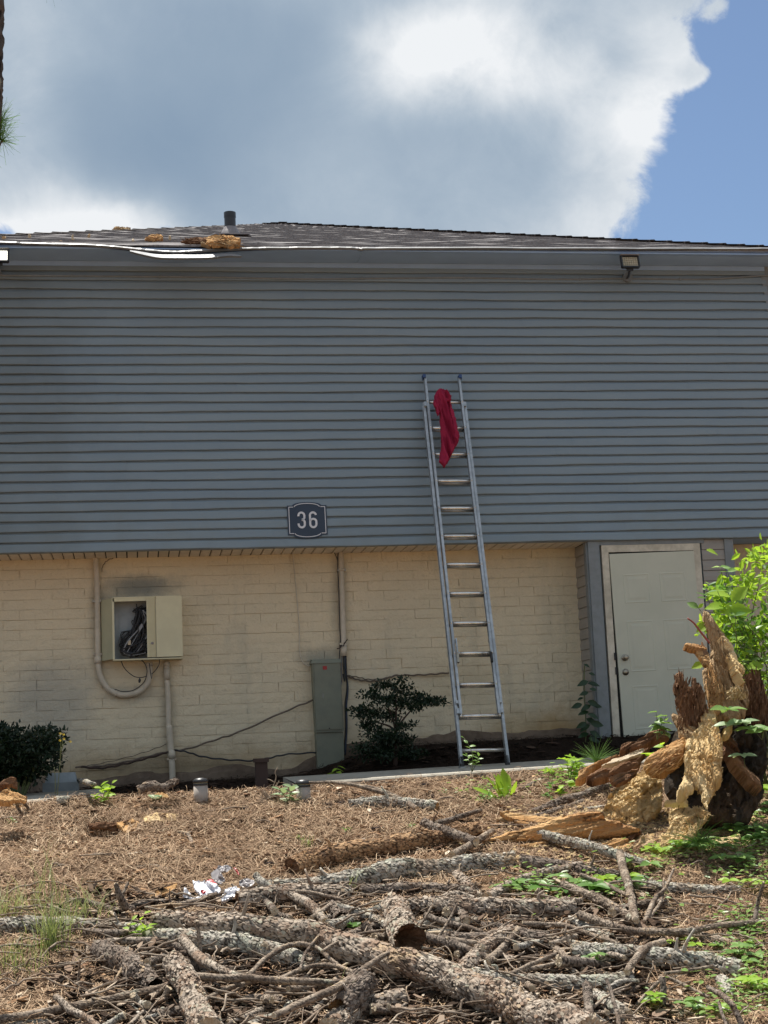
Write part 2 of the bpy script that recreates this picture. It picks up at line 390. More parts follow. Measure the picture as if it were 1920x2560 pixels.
def m_var(stops, rough=.85, transl=0.):
    def f(t, b, o):
        a = t.new('ShaderNodeAttribute', attribute_name='tint').outputs['Fac']
        c = t.ramp(a, stops); t.put(b.inputs['Base Color'], c)
        if transl:
            tr = t.new('ShaderNodeBsdfTranslucent', {0: c}); mxs = t.new('ShaderNodeMixShader', {0: transl, 1: b, 2: tr}); t.put(o.inputs[0], mxs.outputs[0])
    return f
M['needle'] = mat('pine_straw', (.4, .25, .15), .8, 0, m_var([(0, (.10, .055, .03)), (.3, (.19, .115, .065)), (.6, (.39, .26, .155)), (.85, (.58, .44, .29)), (1, (.74, .64, .48))], .8), .3)
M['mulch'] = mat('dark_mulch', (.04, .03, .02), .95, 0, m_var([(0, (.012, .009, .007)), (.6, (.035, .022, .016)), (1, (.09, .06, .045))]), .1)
M['chip'] = mat('bark_chip', (.4, .25, .15), .9, 0, m_var([(0, (.09, .05, .03)), (.4, (.26, .15, .09)), (.8, (.46, .29, .16)), (1, (.66, .56, .42))]), .1)
M['debris'] = mat('gap_shade_bark', (.1, .07, .05), .95, 0, m_var([(0, (.014, .010, .008)), (.55, (.07, .045, .03)), (.8, (.20, .14, .10)), (1, (.46, .38, .29))]), .1)  # mostly dark bark tints that stand in for shade between the logs
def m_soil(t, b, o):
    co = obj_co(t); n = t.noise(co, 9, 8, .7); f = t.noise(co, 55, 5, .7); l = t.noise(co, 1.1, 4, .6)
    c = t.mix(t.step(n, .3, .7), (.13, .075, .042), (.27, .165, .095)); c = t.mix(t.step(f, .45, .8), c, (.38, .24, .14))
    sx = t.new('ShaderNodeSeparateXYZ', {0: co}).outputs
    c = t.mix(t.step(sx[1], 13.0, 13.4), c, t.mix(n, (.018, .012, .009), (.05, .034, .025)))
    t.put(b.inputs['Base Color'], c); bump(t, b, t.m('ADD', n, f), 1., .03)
M['soil'] = mat('soil', (.2, .12, .07), .95, 0, m_soil, .1)
def leafm(name, c0, c1, transl=.4, rough=.5):
    def f(t, b, o):
        r = t.new('ShaderNodeObjectInfo').outputs['Random']; n = t.noise(obj_co(t), 24, 3, .6)
        a = t.new('ShaderNodeAttribute', attribute_name='tint').outputs['Fac']
        c = t.mix(t.m('ADD', t.m('MULTIPLY', n, .4), t.m('ADD', t.m('MULTIPLY', r, .5), t.m('MULTIPLY', a, .6)), clamp=True), c0, c1)
        t.put(b.inputs['Base Color'], c)
        tr = t.new('ShaderNodeBsdfTranslucent', {0: t.mix(.35, c, (c1[0]*1.3, c1[1]*1.25, c1[2]*.6))})
        mxs = t.new('ShaderNodeMixShader', {0: transl, 1: b, 2: tr}); t.put(o.inputs[0], mxs.outputs[0])
    return mat(name, c0, rough, 0, f, .35)
M['leaf_lime'] = leafm('lime_leaf', (.22, .40, .03), (.42, .60, .07), .5)
M['leaf_green'] = leafm('green_leaf', (.06, .15, .03), (.17, .33, .06), .45)
M['leaf_pale'] = leafm('pale_leaf', (.22, .33, .17), (.36, .46, .26), .35, .4)
M['leaf_dark'] = leafm('dark_leaf', (.012, .032, .014), (.030, .065, .024), .2, .35)
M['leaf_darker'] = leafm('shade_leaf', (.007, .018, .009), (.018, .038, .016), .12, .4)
M['leaf_mid'] = leafm('mid_leaf', (.12, .24, .06), (.26, .40, .11), .4, .4)
M['grass'] = leafm('grass_blade', (.13, .21, .05), (.36, .40, .17), .35)
M['stem'] = simple('plant_stem', (.13, .16, .05), (.09, .10, .04), 30, .7)
M['stem_red'] = simple('red_cane', (.32, .07, .05), (.22, .05, .04), 30, .5)
M['petal'] = mat('yellow_petal', (.85, .62, .03), .6)
M['plastic_white'] = simple('white_plastic', (.80, .80, .82), (.62, .62, .66), 9, .35)
M['plastic_red'] = simple('red_print', (.50, .02, .03), (.35, .015, .02), 20, .4)
M['plastic_grey'] = simple('grey_plastic', (.30, .28, .28), (.20, .18, .18), 6, .4)

# ------------------------------------------------------------------ setting: ground
def axis(lo, hi, st, far):
    a = np.arange(lo, hi+st/2, st); l = [lo]; r = [a[-1]]; d = st
    while l[-1] > -far: d *= 1.35; l.append(l[-1]-d)
    d = st
    while r[-1] < far: d *= 1.35; r.append(r[-1]+d)
    return np.concatenate([l[1:][::-1], a, r[1:]])
gx = axis(-2.2, 6.0, .03, 600); gy = axis(7.6, 15.7, .03, 600)
X, Y = np.meshgrid(gx, gy); fx, fy = X.ravel(), Y.ravel(); fz = ground_z(fx, fy)
near = (fx > -3) & (fx < 7) & (fy > 7) & (fy < 16)
fz[near] += .012*fbm(np.stack([fx, fy, fx*0], 1)[near]*22, 3, 5.)
nx = len(gx); i = (np.arange(len(gy)-1)[:, None]*nx+np.arange(nx-1)[None]).ravel()
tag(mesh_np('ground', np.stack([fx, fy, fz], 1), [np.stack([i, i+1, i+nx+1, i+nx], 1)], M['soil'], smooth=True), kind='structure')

# ------------------------------------------------------------------ building
BETA, SZ, SY, CRS = .107, 2.007+CZ, 15.21, .1016
SB, CB = math.sin(BETA), math.cos(BETA)
SN = np.array([0, -CB, SB]); SU = np.array([0, SB, CB]); SP0 = np.array([0, SY, SZ])
def sid(x, u, out=0.): return np.array([x, SY+u*SB, SZ+u*CB])+SN*out
def on_s(px, py, out=0.):
    p = on_plane(px, py, SP0+SN*out, SN); return p
_p = at_z(560, 1387, SZ); YB = float(_p[1])                       # brick plane
XIN = float(at(1439.3, 1374, YB)[0])                                # closet inner corner
STAINS = [(355, 1465, .42, .13, (.16, .19, .19), .8), (300, 1500, .25, .3, (.25, .25, .21), .35), (330, 1735, .30, .10, (.25, .26, .24), .5), (800, 1640, .25, .12, (.22, .23, .20), .6), (130, 1760, .5, .5, (.30, .31, .29), .5),
          (1400, 1850, .35, .35, (.42, .27, .11), .8), (1300, 1830, .5, .25, (.40, .28, .13), .5), (470, 1930, .8, .16, (.24, .19, .12), .7), (1150, 1700, .6, .3, (.46, .38, .24), .4), (245, 1560, .10, .6, (.30, .28, .22), .5), (848, 1500, .10, .6, (.33, .30, .23), .5), (420, 1800, .10, .5, (.30, .28, .22), .5), (980, 1890, .7, .15, (.28, .19, .10), .6)]
def m_brick(t, b, o):
    co = obj_co(t); sx = t.new('ShaderNodeSeparateXYZ', {0: co}).outputs
    n = t.noise(co, 1.3, 6, .65); f = t.noise(co, 34, 6, .7); rnd = t.new('ShaderNodeObjectInfo').outputs['Random']
    c = t.mix(t.step(n, .3, .7), (.74, .63, .44), (.67, .585, .42))
    c = t.mix(t.m('MULTIPLY', rnd, .25), c, (.69, .60, .43))
    c = t.mix(t.step(f, .58, .75, 0, .45), c, (.46, .38, .26))
    # grime splash near the soil, faint grey streaks
    d = t.m('ADD', t.step(sx[2], 1.45, 2.1, .8, 0.), t.m('MULTIPLY', t.m('SUBTRACT', t.noise(co, 3.0, 6, .7), .5), .9))
    c = t.mix(t.step(d, .3, 1., 0, .75), c, (.36, .25, .13))
    d3 = t.step(t.noise(t.new('ShaderNodeVectorMath', {0: co, 1: (1.6, 1, .5)}, operation='MULTIPLY').outputs[0], 1.5, 6, .7), .52, .72, 0, .3)
    c = t.mix(d3, c, (.38, .36, .28))
    wv = t.m('SUBTRACT', t.noise(co, 4.5, 6, .7), .5)
    def spot(x, z, rx, rz, col, amt, c):
        dx = t.m('DIVIDE', t.m('SUBTRACT', sx[0], x), rx); dz = t.m('DIVIDE', t.m('SUBTRACT', sx[2], z), rz)
        q = t.m('EXPONENT', t.m('MULTIPLY', t.m('ADD', t.m('MULTIPLY', dx, dx), t.m('MULTIPLY', dz, dz)), -1.))
        return t.mix(t.step(t.m('ADD', q, t.m('MULTIPLY', wv, .9)), .15, 1.0, 0, amt), c, col)
    for (px_, py_, rx, rz, col, amt) in STAINS:
        p = at(px_, py_, YB); c = spot(float(p[0]), float(p[2]), rx, rz, col, amt, c)
    ln = t.noise(t.new('ShaderNodeVectorMath', {0: co, 1: (3., 1, 9.)}, operation='MULTIPLY').outputs[0], 3.2, 5, .7)
    c = t.mix(t.step(ln, .60, .70, 0, .28), c, (.30, .25, .17))
    t.put(b.inputs['Base Color'], c)
    h = t.m('ADD', t.noise(co, 42, 5, .65), t.m('MULTIPLY', t.noise(co, 11, 3, .5), 1.4)); bump(t, b, h, .7, .009)
M['brick'] = mat('painted_brick', (.42, .36, .27), .75, 0, m_brick, .3); M['joint'] = M['brick']
d_ = rayd(1471.9, 1352.5); YC = XIN/d_[0]*d_[1]                   # closet front plane
YC = max(YC, SY+.03)
XL, XR = -4.3, float(on_s(1909, 690)[0])                            # building ends at siding
NC = 30
UTOP = NC*CRS
bld = empty('apartment_building', (1, 16, ground_z(1, 15.6)[0]), 'two storey building with grey siding above cream painted brick and low hip roof', 'building')
sw_ = MB(); sw_.hexa([sid(XL, .14, -.05), sid(XR-.04, .14, -.05), sid(XR-.04, UTOP, -.05), sid(XL, UTOP, -.05),
                      sid(XL, .14, -.5), sid(XR-.04, .14, -.5), sid(XR-.04, UTOP, -.5), sid(XL, UTOP, -.5)])
siding_wall = sw_.build('siding_wall', M['siding'], bld)
# each course is lapped from lengths of vinyl panel
hipin = lambda u: XR+.10-(u/UTOP)*.10
def siding_piece(x0, x1, k, jig=0.):
    prof = [(-.003, -.006), (-.003, .021), (.002, .0255), (.014, .0258), (.066, .0225), (.078, .0165), (.083, .0000), (CRS+.002, -.002)]
    n = 22; xs = np.linspace(x0, x1, n); V = []
    for j, x in enumerate(xs):
        wv = .0030*math.sin(x*1.9+k*1.3)+.0022*math.sin(x*4.7+k*2.1)+.0012*math.sin(x*11+k)
        for (u, o_) in prof: V.append(sid(x, k*CRS+u+(wv if u < .05 else wv*.5), o_+jig))
    V = np.array(V); m_ = len(prof); F = []
    for j in range(n-1):
        for q in range(m_-1): F.append([j*m_+q+1, j*m_+q, (j+1)*m_+q, (j+1)*m_+q+1])
    return mesh_np('siding_panel', V, [F], M['siding'], siding_wall)
for k in range(NC):
    u = k*CRS; xe = hipin(u)+(.0)
    cuts = [XL]; x = XL+random.uniform(.4, 3.4)
    while x < xe-.4: cuts.append(x); x += 3.66 if random.random() < .6 else 2.4
    cuts.append(xe)
    for j, (a, b) in enumerate(zip(cuts[:-1], cuts[1:])):
        siding_piece(a-(.02 if j else 0), b, k, .0026*(j % 2))
# corner board on the right end
cb = MB()
for o_ in (0.,):
    xt, xb = XR, XR+.16
    cb.hexa([sid(xb-.02, 0, .024), sid(xb+.06, 0, .024), sid(xt+.05, UTOP, .024), sid(xt-.05, UTOP, .024),
             sid(xb-.02, 0, -.05), sid(xb+.06, 0, -.05), sid(xt+.05, UTOP, -.05), sid(xt-.05, UTOP, -.05)])
cb.build('corner_board', M['trim'], bld)
# starter strip at the bottom of the siding
MB().hexa([sid(XL, -.007, .010), sid(XR+.2, -.007, .010), sid(XR+.2, -.002, .012), sid(XL, -.002, .012),
           sid(XL, -.007, -.02), sid(XR+.2, -.007, -.02), sid(XR+.2, -.002, -.02), sid(XL, -.002, -.02)]).build('starter_strip', M['trim'], bld)
# sloped brick ledge under the siding: a row of header bricks seen from below
lw = .1035; zl = SZ-.006
n_l = int((XIN-XL)/lw); lm = None
for k in range(n_l):
    x0 = XL+k*lw
    if lm is None:
        b = MB(); b.hexa([(0, SY+.012, zl), (lw-.013, SY+.012, zl), (lw-.013, YB+.02, zl-.006), (0, YB+.02, zl-.006),
                          (0, SY+.012, zl+.04), (lw-.008, SY+.012, zl+.04), (lw-.008, YB+.02, zl+.04), (0, YB+.02, zl+.04)])
        o = b.build('ledge_brick', M['ledge'], bld); lm = o.data
    else: o = link('ledge_brick', lm, bld)
    o.location.x = x0; o.location.z = random.uniform(-.002, .002)
    if k == 0: o.location.x = x0
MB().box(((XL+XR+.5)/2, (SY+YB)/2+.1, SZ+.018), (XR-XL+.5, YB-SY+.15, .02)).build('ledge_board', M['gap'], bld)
MB().box(((XIN+XR+1.2)/2+.6, (SY+YB)/2, SZ-.002), (XR-XIN-.2, YB-SY, .010)).build('soffit_board', M['soffit'], bld)
# painted brick wall
ZW0, ZW1 = 1.0, SZ-.010
bw = MB().box(((XL+XR+1.5)/2, YB+.16, (ZW0+ZW1)/2), (XR+1.5-XL, .30, ZW1-ZW0)).build('brick_wall', M['joint'], bld)
variants = []
BL, BH = .318, .1
for v in range(7):
    nx_, nz_ = 5, 3; l, h = BL-.0030, BH-.0026
    V = []; rg = np.random.default_rng(50+v)
    for iz in range(nz_):
        for ix in range(nx_):
            e = (ix in (0, nx_-1)) or (iz in (0, nz_-1))
            V.append((ix/(nx_-1)*l+(rg.normal()*.002 if e else 0), (-.0046 if not e else -.0032)+rg.normal()*.0010, iz/(nz_-1)*h+(rg.normal()*.0011 if e else 0)))
    F = [[iz*nx_+ix, iz*nx_+ix+1, (iz+1)*nx_+ix+1, (iz+1)*nx_+ix] for iz in range(nz_-1) for ix in range(nx_-1)]
    ring = [(ix, 0) for ix in range(nx_)]+[(nx_-1, iz) for iz in range(1, nz_)]+[(ix, nz_-1) for ix in range(nx_-2, -1, -1)]+[(0, iz) for iz in range(nz_-2, 0, -1)]
    b0 = len(V); idx = [iz*nx_+ix for ix, iz in ring]
    for q in idx: V.append((V[q][0], .012, V[q][2]))
    nr = len(idx)
    for q in range(nr): F.append([idx[q], b0+q, b0+(q+1) % nr, idx[(q+1) % nr]])
    variants.append((np.array(V), np.array(F)))
cells = []
rows = int((ZW1-1.22)/BH)+1
for rr in range(rows):
    z = ZW1-(rr+1)*BH+.003; off = 0 if rr % 2 else BL/2
    x = XL+off
    while x < XR+1.1:
        if not (XIN-.02 < x < XIN+1.9): cells.append((x, z))
        x += BL
xc = float(at(700, 1600, YB)[0])
cells.sort(key=lambda c: abs(c[0]-xc)+(0 if -.75 < c[0] < XIN else 9)+(2 if c[1] < 1.35 else 0))
vme = []
for V, F in variants:
    me = bpy.data.meshes.new('brick'); me.from_pydata(V.tolist(), [], F.tolist()); me.materials.append(M['brick']); vme.append(me)
rest = MB()
for q, (x, z) in enumerate(cells):
    v = random.randrange(7)
    sx_ = (XIN-x)/BL if x < XIN < x+BL else 1.
    jy = random.uniform(-.0012, .0012)
    if q < 300:
        o = link('brick', vme[v], bw); o.location = (x, YB+jy, z+random.uniform(-.0015, .0015)); o.rotation_euler = (0, random.uniform(-.002, .002), 0); o.scale.x = sx_
    else:
        rest.add(variants[v][0]*np.array([sx_, 1, 1])+np.array([x, YB+jy, z]), variants[v][1])
tag(rest.build('brick', M['brick'], bw), kind='stuff')
MB().box(((XL+XR+.6)/2, YB+4.4, (ZW0+SZ+3)/2), (XR-XL+.5, 8.0, SZ+3.0-ZW0)).build('back_wall', M['brick'], bld)
# footing showing at the bottom of the wall
fxs = np.linspace(XL, XIN, 160); V = []
for x in fxs:
    n0 = vnoise(np.array([[x*2.1, 3, 7.]]))[0]; n1 = vnoise(np.array([[x*9., 5, 7.]]))[0]
    zt = ground_z(x, 15.3)[0]+.10+.045*n0+.015*n1
    V += [(x, YB-.055-.01*n1, ground_z(x, 15.2)[0]-.3), (x, YB-.045-.012*n1, zt-.05), (x, YB-.03, zt), (x, YB, zt+.012)]
F = [[j*4+q, (j+1)*4+q, (j+1)*4+q+1, j*4+q+1] for j in range(159) for q in range(3)]
mesh_np('footing', V, [F], M['footing'], bld)

# eave, soffit, roof
WT = sid(1.5, UTOP); ZE = float(WT[2])+.0
Ye = float(at_z(1000, 622, ZE+.03)[1])
XRE = XR+.75
soff = MB().hexa([(XL, Ye+.012, ZE+.005), (XRE, Ye+.012, ZE+.005), (XRE, 15.8, ZE+.005), (XL, 15.8, ZE+.005), (XL, Ye+.012, ZE+.02), (XRE, Ye+.012, ZE+.02), (XRE, 15.8, ZE+.02), (XL, 15.8, ZE+.02)]).build('soffit', M['soffit'], bld)
MB().box(((XL+XR)/2, WT[1]-.03, ZE-.03), (XR-XL, .03, .05)).build('frieze_board', M['soffit'], bld)
# bent drip edge: follows the sag above the left half
eave_px = [(-420, 603), (0, 607), (60, 609), (140, 611), (230, 614), (300, 620), (370, 628), (430, 633), (480, 631), (560, 626), (640, 622), (760, 620), (880, 621), (905, 624.5), (930, 621.5), (1200, 621), (1500, 622), (1700, 622.5), (1925, 622.5)]
EP = np.array([at(a, b, Ye) for a, b in eave_px])
EP = np.vstack([EP, [XRE, Ye, EP[-1][2]]])
s_ = spline(EP, 120)
V = []; rg = np.random.default_rng(3)
for j, p in enumerate(s_):
    wob = .004*math.sin(p[0]*5)+.003*rg.normal()
    sg_ = max(0., at(900, 621, Ye)[2]+.0 - p[2]); p = p+np.array([0, -.018-.5*sg_, 0])
    V += [p+np.array([0, -.020+wob, -.008]), p+np.array([0, -.004+wob, .009]), p+np.array([0, .10, .03]), p+np.array([0, .02, -.014])]
F = [[j*4+q, (j+1)*4+q, (j+1)*4+(q+1) % 4, j*4+(q+1) % 4] for j in range(119) for q in range(4)]
mesh_np('drip_edge', V, [F], M['white_metal'], bld)
lo = [(325, 628), (350, 633), (395, 641), (450, 642), (520, 641.5), (570, 638), (604, 641)]
P = spline([at(a, b, Ye-.11) for a, b in lo], 30); V = []
for j, p in enumerate(P):
    h = .040*math.sin(math.pi*min(1, max(0.05, j/29)))**.6+.006
    V += [p+np.array([0, -h*1.1-.02, -h*.75]), p+np.array([0, -.01, h*.45]), p+np.array([0, .03, h*.55]), p+np.array([0, .03, -h*.5])]
F = [[j*4+q, (j+1)*4+q, (j+1)*4+(q+1) % 4, j*4+(q+1) % 4] for j in range(29) for q in range(4)]
tag(mesh_np('bent_flashing', V, [F], M['white_metal'], bld), 'torn strip of white flashing bent below the eave')
MB().hexa([at(320, 624, Ye+.03), at(560, 628, Ye+.03), at(560, 612, Ye+.03), at(320, 612, Ye+.03), at(320, 624, Ye+.3), at(560, 628, Ye+.3), at(560, 612, Ye+.3), at(320, 612, Ye+.3)]).build('dark_opening', M['gap'], bld)
# fascia that fills between soffit and roof edge, hanging down with the sag
V = []
for j, p in enumerate(s_): V += [p+np.array([0, .004, -.02]), p+np.array([0, .02, .0]), np.array([p[0], min(15.7, Ye+.5), ZE-.002]), np.array([p[0], Ye+.1, min(p[2]-.02, ZE-.004)])]
F = [[j*4, (j+1)*4, (j+1)*4+3, j*4+3] for j in range(119)]+[[j*4+3, (j+1)*4+3, (j+1)*4+2, j*4+2] for j in range(119)]
mesh_np('soffit_panel', V, [F], M['soffit'], bld, True)
DP = 6.2
PK = at(715, 562, Ye+DP); ZR0 = at(900, 620, Ye)[2]+.005
pitch = (PK[2]-ZR0)/DP
LC = at(-330, 600, Ye); XLE = float(LC[0])
PK2 = at(655, 566, Ye+DP)
roof = empty('roof', (PK[0], Ye, ZR0)); attach(roof, bld)
nrow = 34; V = []; F = []
rg = np.random.default_rng(9)
for k in range(nrow):
    for e, up in ((0, .0), (1, .0)):
        pass
    t0, t1 = k/nrow, (k+1)/nrow
    xa, xb = XLE+(PK2[0]-XLE)*t0, XRE+(PK[0]-XRE)*t0
    xa1, xb1 = XLE+(PK2[0]-XLE)*t1, XRE+(PK[0]-XRE)*t1
    n = 40; b0 = len(V)
    for j in range(n+1):
        q = j/n; x = xa+(xb-xa)*q; x1 = xa1+(xb1-xa1)*q
        y0 = Ye-.005+DP*t0; y1 = Ye-.005+DP*t1
        sag = -.012*math.exp(-((x-at(430, 620, Ye)[0])/.5)**2)*(1 if k < 3 else 0)
        jz = .004*rg.normal()
        z0 = ZR0+pitch*DP*t0; z1 = ZR0+pitch*DP*t1
        V += [(x, y0, z0+sag), (x, y0, z0+.014+jz+sag), (x1, y1, z1+.004)]
    for j in range(n): a = b0+j*3; F += [[a, a+3, a+4, a+1], [a+1, a+4, a+5, a+2]]
tag(mesh_np('shingle_course', V, [F], M['shingle'], roof), kind='stuff')
b = MB(); b.add([(XLE, Ye, ZR0), tuple(PK2), (XLE, Ye+2*DP, ZR0)], [[0, 2, 1]]); b.add([(XRE, Ye, ZR0), (XRE, Ye+2*DP, ZR0), tuple(PK)], [[0, 1, 2]])
b.add([(XLE, Ye+2*DP, ZR0), (XRE, Ye+2*DP, ZR0), tuple(PK), tuple(PK2)], [[0, 1, 2, 3]]); b.build('roof_side', M['shingle'], roof)
# hip and ridge caps, overlapping pieces
def caps(A, B, n):
    A = np.array(A, float); B = np.array(B, float); T_ = (B-A)/n
    bb = MB()
    for k in range(n):
        a = A+T_*k; c = a+T_*1.08; s2 = nrm(np.cross(T_, [0, 0, 1]))*.13; up = np.array([0, 0, .035])
        bb.add([a-s2+up*.3, a+up*1.25, a+s2+up*.3, c-s2+up*.0, c+up*.7, c+s2+up*.0, a-s2-up, a+s2-up], [[0, 1, 4, 3], [1, 2, 5, 4], [6, 7, 2, 0]])
    bb.build('ridge_cap', M['shingle'], roof)
caps((XRE, Ye, ZR0), PK, 36); caps((XLE, Ye, ZR0), PK2, 24); caps(PK2, PK, 3)
# vent stack
vp = at(576, 588, Ye+2.2); vz = ZR0+pitch*2.2
vp = np.array([vp[0], Ye+2.2, vz])
vr = .066
st = MB().tube([vp+(0, 0, -.1), vp+(0, 0, .285)], vr, 20, False); st.tube([vp+(0, 0, .285), vp+(0, 0, -.1)], vr*.86, 20, False)
st.tube([vp+(0, 0, .23), vp+(0, 0, .288)], vr*1.06, 20, False); vs = st.build('vent_stack', M['lamp_black'], roof, True)
fl = MB(); fl.tube([vp+(0, 0, -.05), vp+(0, 0, .04), vp+(0, 0, .11)], [.15, .11, .072], 20, False)
fl.hexa([vp+(-.19, -.25, -.055), vp+(.23, -.25, -.055), vp+(.23, .25, .11), vp+(-.19, .25, .11), vp+(-.19, -.25, -.04), vp+(.23, -.25, -.04), vp+(.23, .25, .125), vp+(-.19, .25, .125)])
fl.build('vent_flashing', M['plastic_grey'], roof, False)

# closet that juts out under the overhang
XC0 = XIN; XC1 = float(at(1829, 1352, YC)[0])
zb = 1.15; zt = SZ-.009
cl = MB().box(((XC0+XC1)/2, (YC+YB)/2+.03, (zb+zt)/2), (XC1-XC0-.03, YB-YC-.0, zt-zb)).build('closet_wall', M['siding'], bld)
for k in range(22):                                                # lapped siding on its left side
    z = zt-(k+1)*.1085
    b = MB(); V = [(XC0-.002, YC+.09, z), (XC0-.016, YC+.09, z+.004), (XC0-.016, YC+.09, z+.05), (XC0-.006, YC+.09, z+.107), (XC0+.004, YC+.09, z+.107)]
    V2 = [(a, YB-.002, c) for a, _, c in V]; b.add(V+V2, [[q, q+1, q+6, q+5] for q in range(4)]); b.build('siding_panel', M['closet'], cl)
    xq = float(at(1755, 1400, YC)[0])
    b = MB(); V = [(xq, YC-.0, z), (xq, YC-.014, z+.004), (xq, YC-.014, z+.05), (xq, YC-.005, z+.107), (xq, YC+.004, z+.107)]
    V2 = [(XC1-.09, a_, c) for _, a_, c in V]; b.add(V+V2, [[q+1, q, q+5, q+6] for q in range(4)]); b.build('siding_panel', M['closet'], cl)
xt1 = float(at(1499, 1400, YC)[0])
MB().box((XC0-.004+.055, YC-.012, (zb+zt)/2), (.118, .03, zt-zb)).box((XC0-.014, YC+.045, (zb+zt)/2), (.024, .088, zt-zb)).build('corner_board', M['trim'], cl)
MB().box((XC1-.045, YC-.013, (zb+zt)/2), (.095, .032, zt-zb)).build('corner_board', M['trim'], cl)
xd0 = float(at(1519.4, 1381, YC)[0]); xd1 = float(at(1732.3, 1380, YC)[0]); zd1 = float(at(1620, 1379, YC)[2]); zd0 = zd1-2.03
cw = .072
MB().box(((xd0+xd1)/2, YC-.010, (zd1+cw+zt)/2+.002), (xd1-xd0+2*cw+.1, .02, zt-zd1-cw)).build('header_board', M['trim'], cl)
fr = MB(); fy_ = YC-.024
fr.hexa([(xd0-cw, fy_, zb), (xd0, fy_, zb), (xd0, fy_, zd1), (xd0-cw, fy_, zd1+cw), (xd0-cw, YC+.05, zb), (xd0, YC+.05, zb), (xd0, YC+.05, zd1), (xd0-cw, YC+.05, zd1+cw)])
fr.build('door_casing', M['casing'], cl)
fr = MB().hexa([(xd1, fy_, zb), (xd1+cw, fy_, zb), (xd1+cw, fy_, zd1+cw), (xd1, fy_, zd1), (xd1, YC+.05, zb), (xd1+cw, YC+.05, zb), (xd1+cw, YC+.05, zd1+cw), (xd1, YC+.05, zd1)])
fr.build('door_casing', M['casing'], cl)
fr = MB().hexa([(xd0+.001, fy_, zd1), (xd1-.001, fy_, zd1), (xd1+cw-.001, fy_, zd1+cw), (xd0-cw+.001, fy_, zd1+cw), (xd0+.001, YC+.05, zd1), (xd1-.001, YC+.05, zd1), (xd1+cw-.001, YC+.05, zd1+cw), (xd0-cw+.001, YC+.05, zd1+cw)])
fr.build('door_casing', M['casing'], cl)
MB().box(((xd0+xd1)/2, YC-.006, (zd0+zd1)/2), (xd1-xd0, .008, zd1-zd0+.1)).build('dark_door_backing', M['gap'], cl)  # black sheet standing in for the darkness behind the ajar door
door = empty('door', (xd1, YC-.02, zd1)); attach(door, bld)
dw = xd1-xd0-.008
dm = MB().box((-dw/2-.004, -.004, -2.03/2-.006), (dw, .022, 2.03))
ds = dm.build('door_slab', M['door'], None); parts_d = [ds]
px0, px1 = .13, .40
for (za, zb_) in ((.22, .52), (.70, 1.22), (1.36, 1.80)):
    for (xa, xb) in ((-dw+.12, -dw/2-.055), (-dw/2+.055, -.12)):
        b = MB(); q = .022
        yo = -.0152
        # ogee frame around the pressed panel
        ring = [(xa, -za), (xb, -za), (xb, -zb_), (xa, -zb_)]
        def ins(d): return [(xa+d, -za-d), (xb-d, -za-d), (xb-d, -zb_+d), (xa+d, -zb_+d)]
        L = [(0, yo), (.008, yo-.0028), (.018, yo-.0003), (.034, yo-.0003), (.055, yo-.0024)]
        V = []
        for d, yy in L: V += [(x, yy, z) for x, z in ins(d)]
        F = []
        for lv in range(4):
            for c in range(4): F.append([lv*4+c, lv*4+(c+1) % 4, (lv+1)*4+(c+1) % 4, (lv+1)*4+c])
        F.append([16, 17, 18, 19]); b.add(V, F); parts_d.append(b.build('door_panel', M['door'], None))
def knob(px, py, big):
    p = at(px, py, YC-.03)-np.array([xd1, YC-.02, zd1]); p[1] = -.014
    b = MB().tube([p+(0, .0, 0), p+(0, -.008, 0)], .034, 20)
    if big: b.tube([p+(0, -.008, 0), p+(0, -.02, 0), p+(0, -.035, 0), p+(0, -.052, 0), p+(0, -.06, 0)], [.012, .012, .027, .028, .012], 20)
    else: b.tube([p+(0, -.008, 0), p+(0, -.02, 0)], [.026, .022], 20)
    parts_d.append(b.build('knob' if big else 'deadbolt', M['steel'], None, True))
knob(1557, 1641, True); knob(1558.5, 1677, False)
for o in parts_d: o.parent = door
door.rotation_euler = (0, -.016, 0)
for py in (1641, 1677):
    p = at(1537 if py == 1641 else 1540, py, YC-.03); MB().box((p[0]+.004, YC-.0265, p[2]), (.02, .012, .075)).build('strike_plate', M['rubber'], cl)

# ------------------------------------------------------------------ number sign
sgn_o = on_s(768, 1301, .02)
def sl_(x, z, out): return np.array([sgn_o[0]+x, 0, 0])*np.array([1, 0, 0])+np.array([0, sgn_o[1], sgn_o[2]])+SU*z+SN*out
sg = empty('number_sign', sgn_o, 'dark navy address sign with white 36 and curved top on the grey siding', 'sign')
hw, hh, dome = .198, .153, .03
def outline(inset, n=14):
    P = []; w_, h_, c = hw-inset, hh-inset, .145
    for sgn2 in (1, -1):
        pts = [(-w_, h_), (-c, h_)]
        pts += [(c*math.cos(a)*1., h_+ (dome+.004)*math.sin(a)) for a in np.linspace(math.pi, 0, n)]
        pts += [(c, h_), (w_, h_)]
        if sgn2 == 1: P += pts
        else: P += [(-x, -z) for x, z in pts]
    return P
O = outline(0); n = len(O)
V = [sl_(x, z, .012) for x, z in O]+[sl_(x, z, -.004) for x, z in O]+[sl_(0, 0, .012)]
mesh_np('plate', V, [[[i, (i+1) % n, 2*n] for i in range(n)], [[i, i+n, (i+1) % n+n, (i+1) % n] for i in range(n)]], M['sign'], sg)
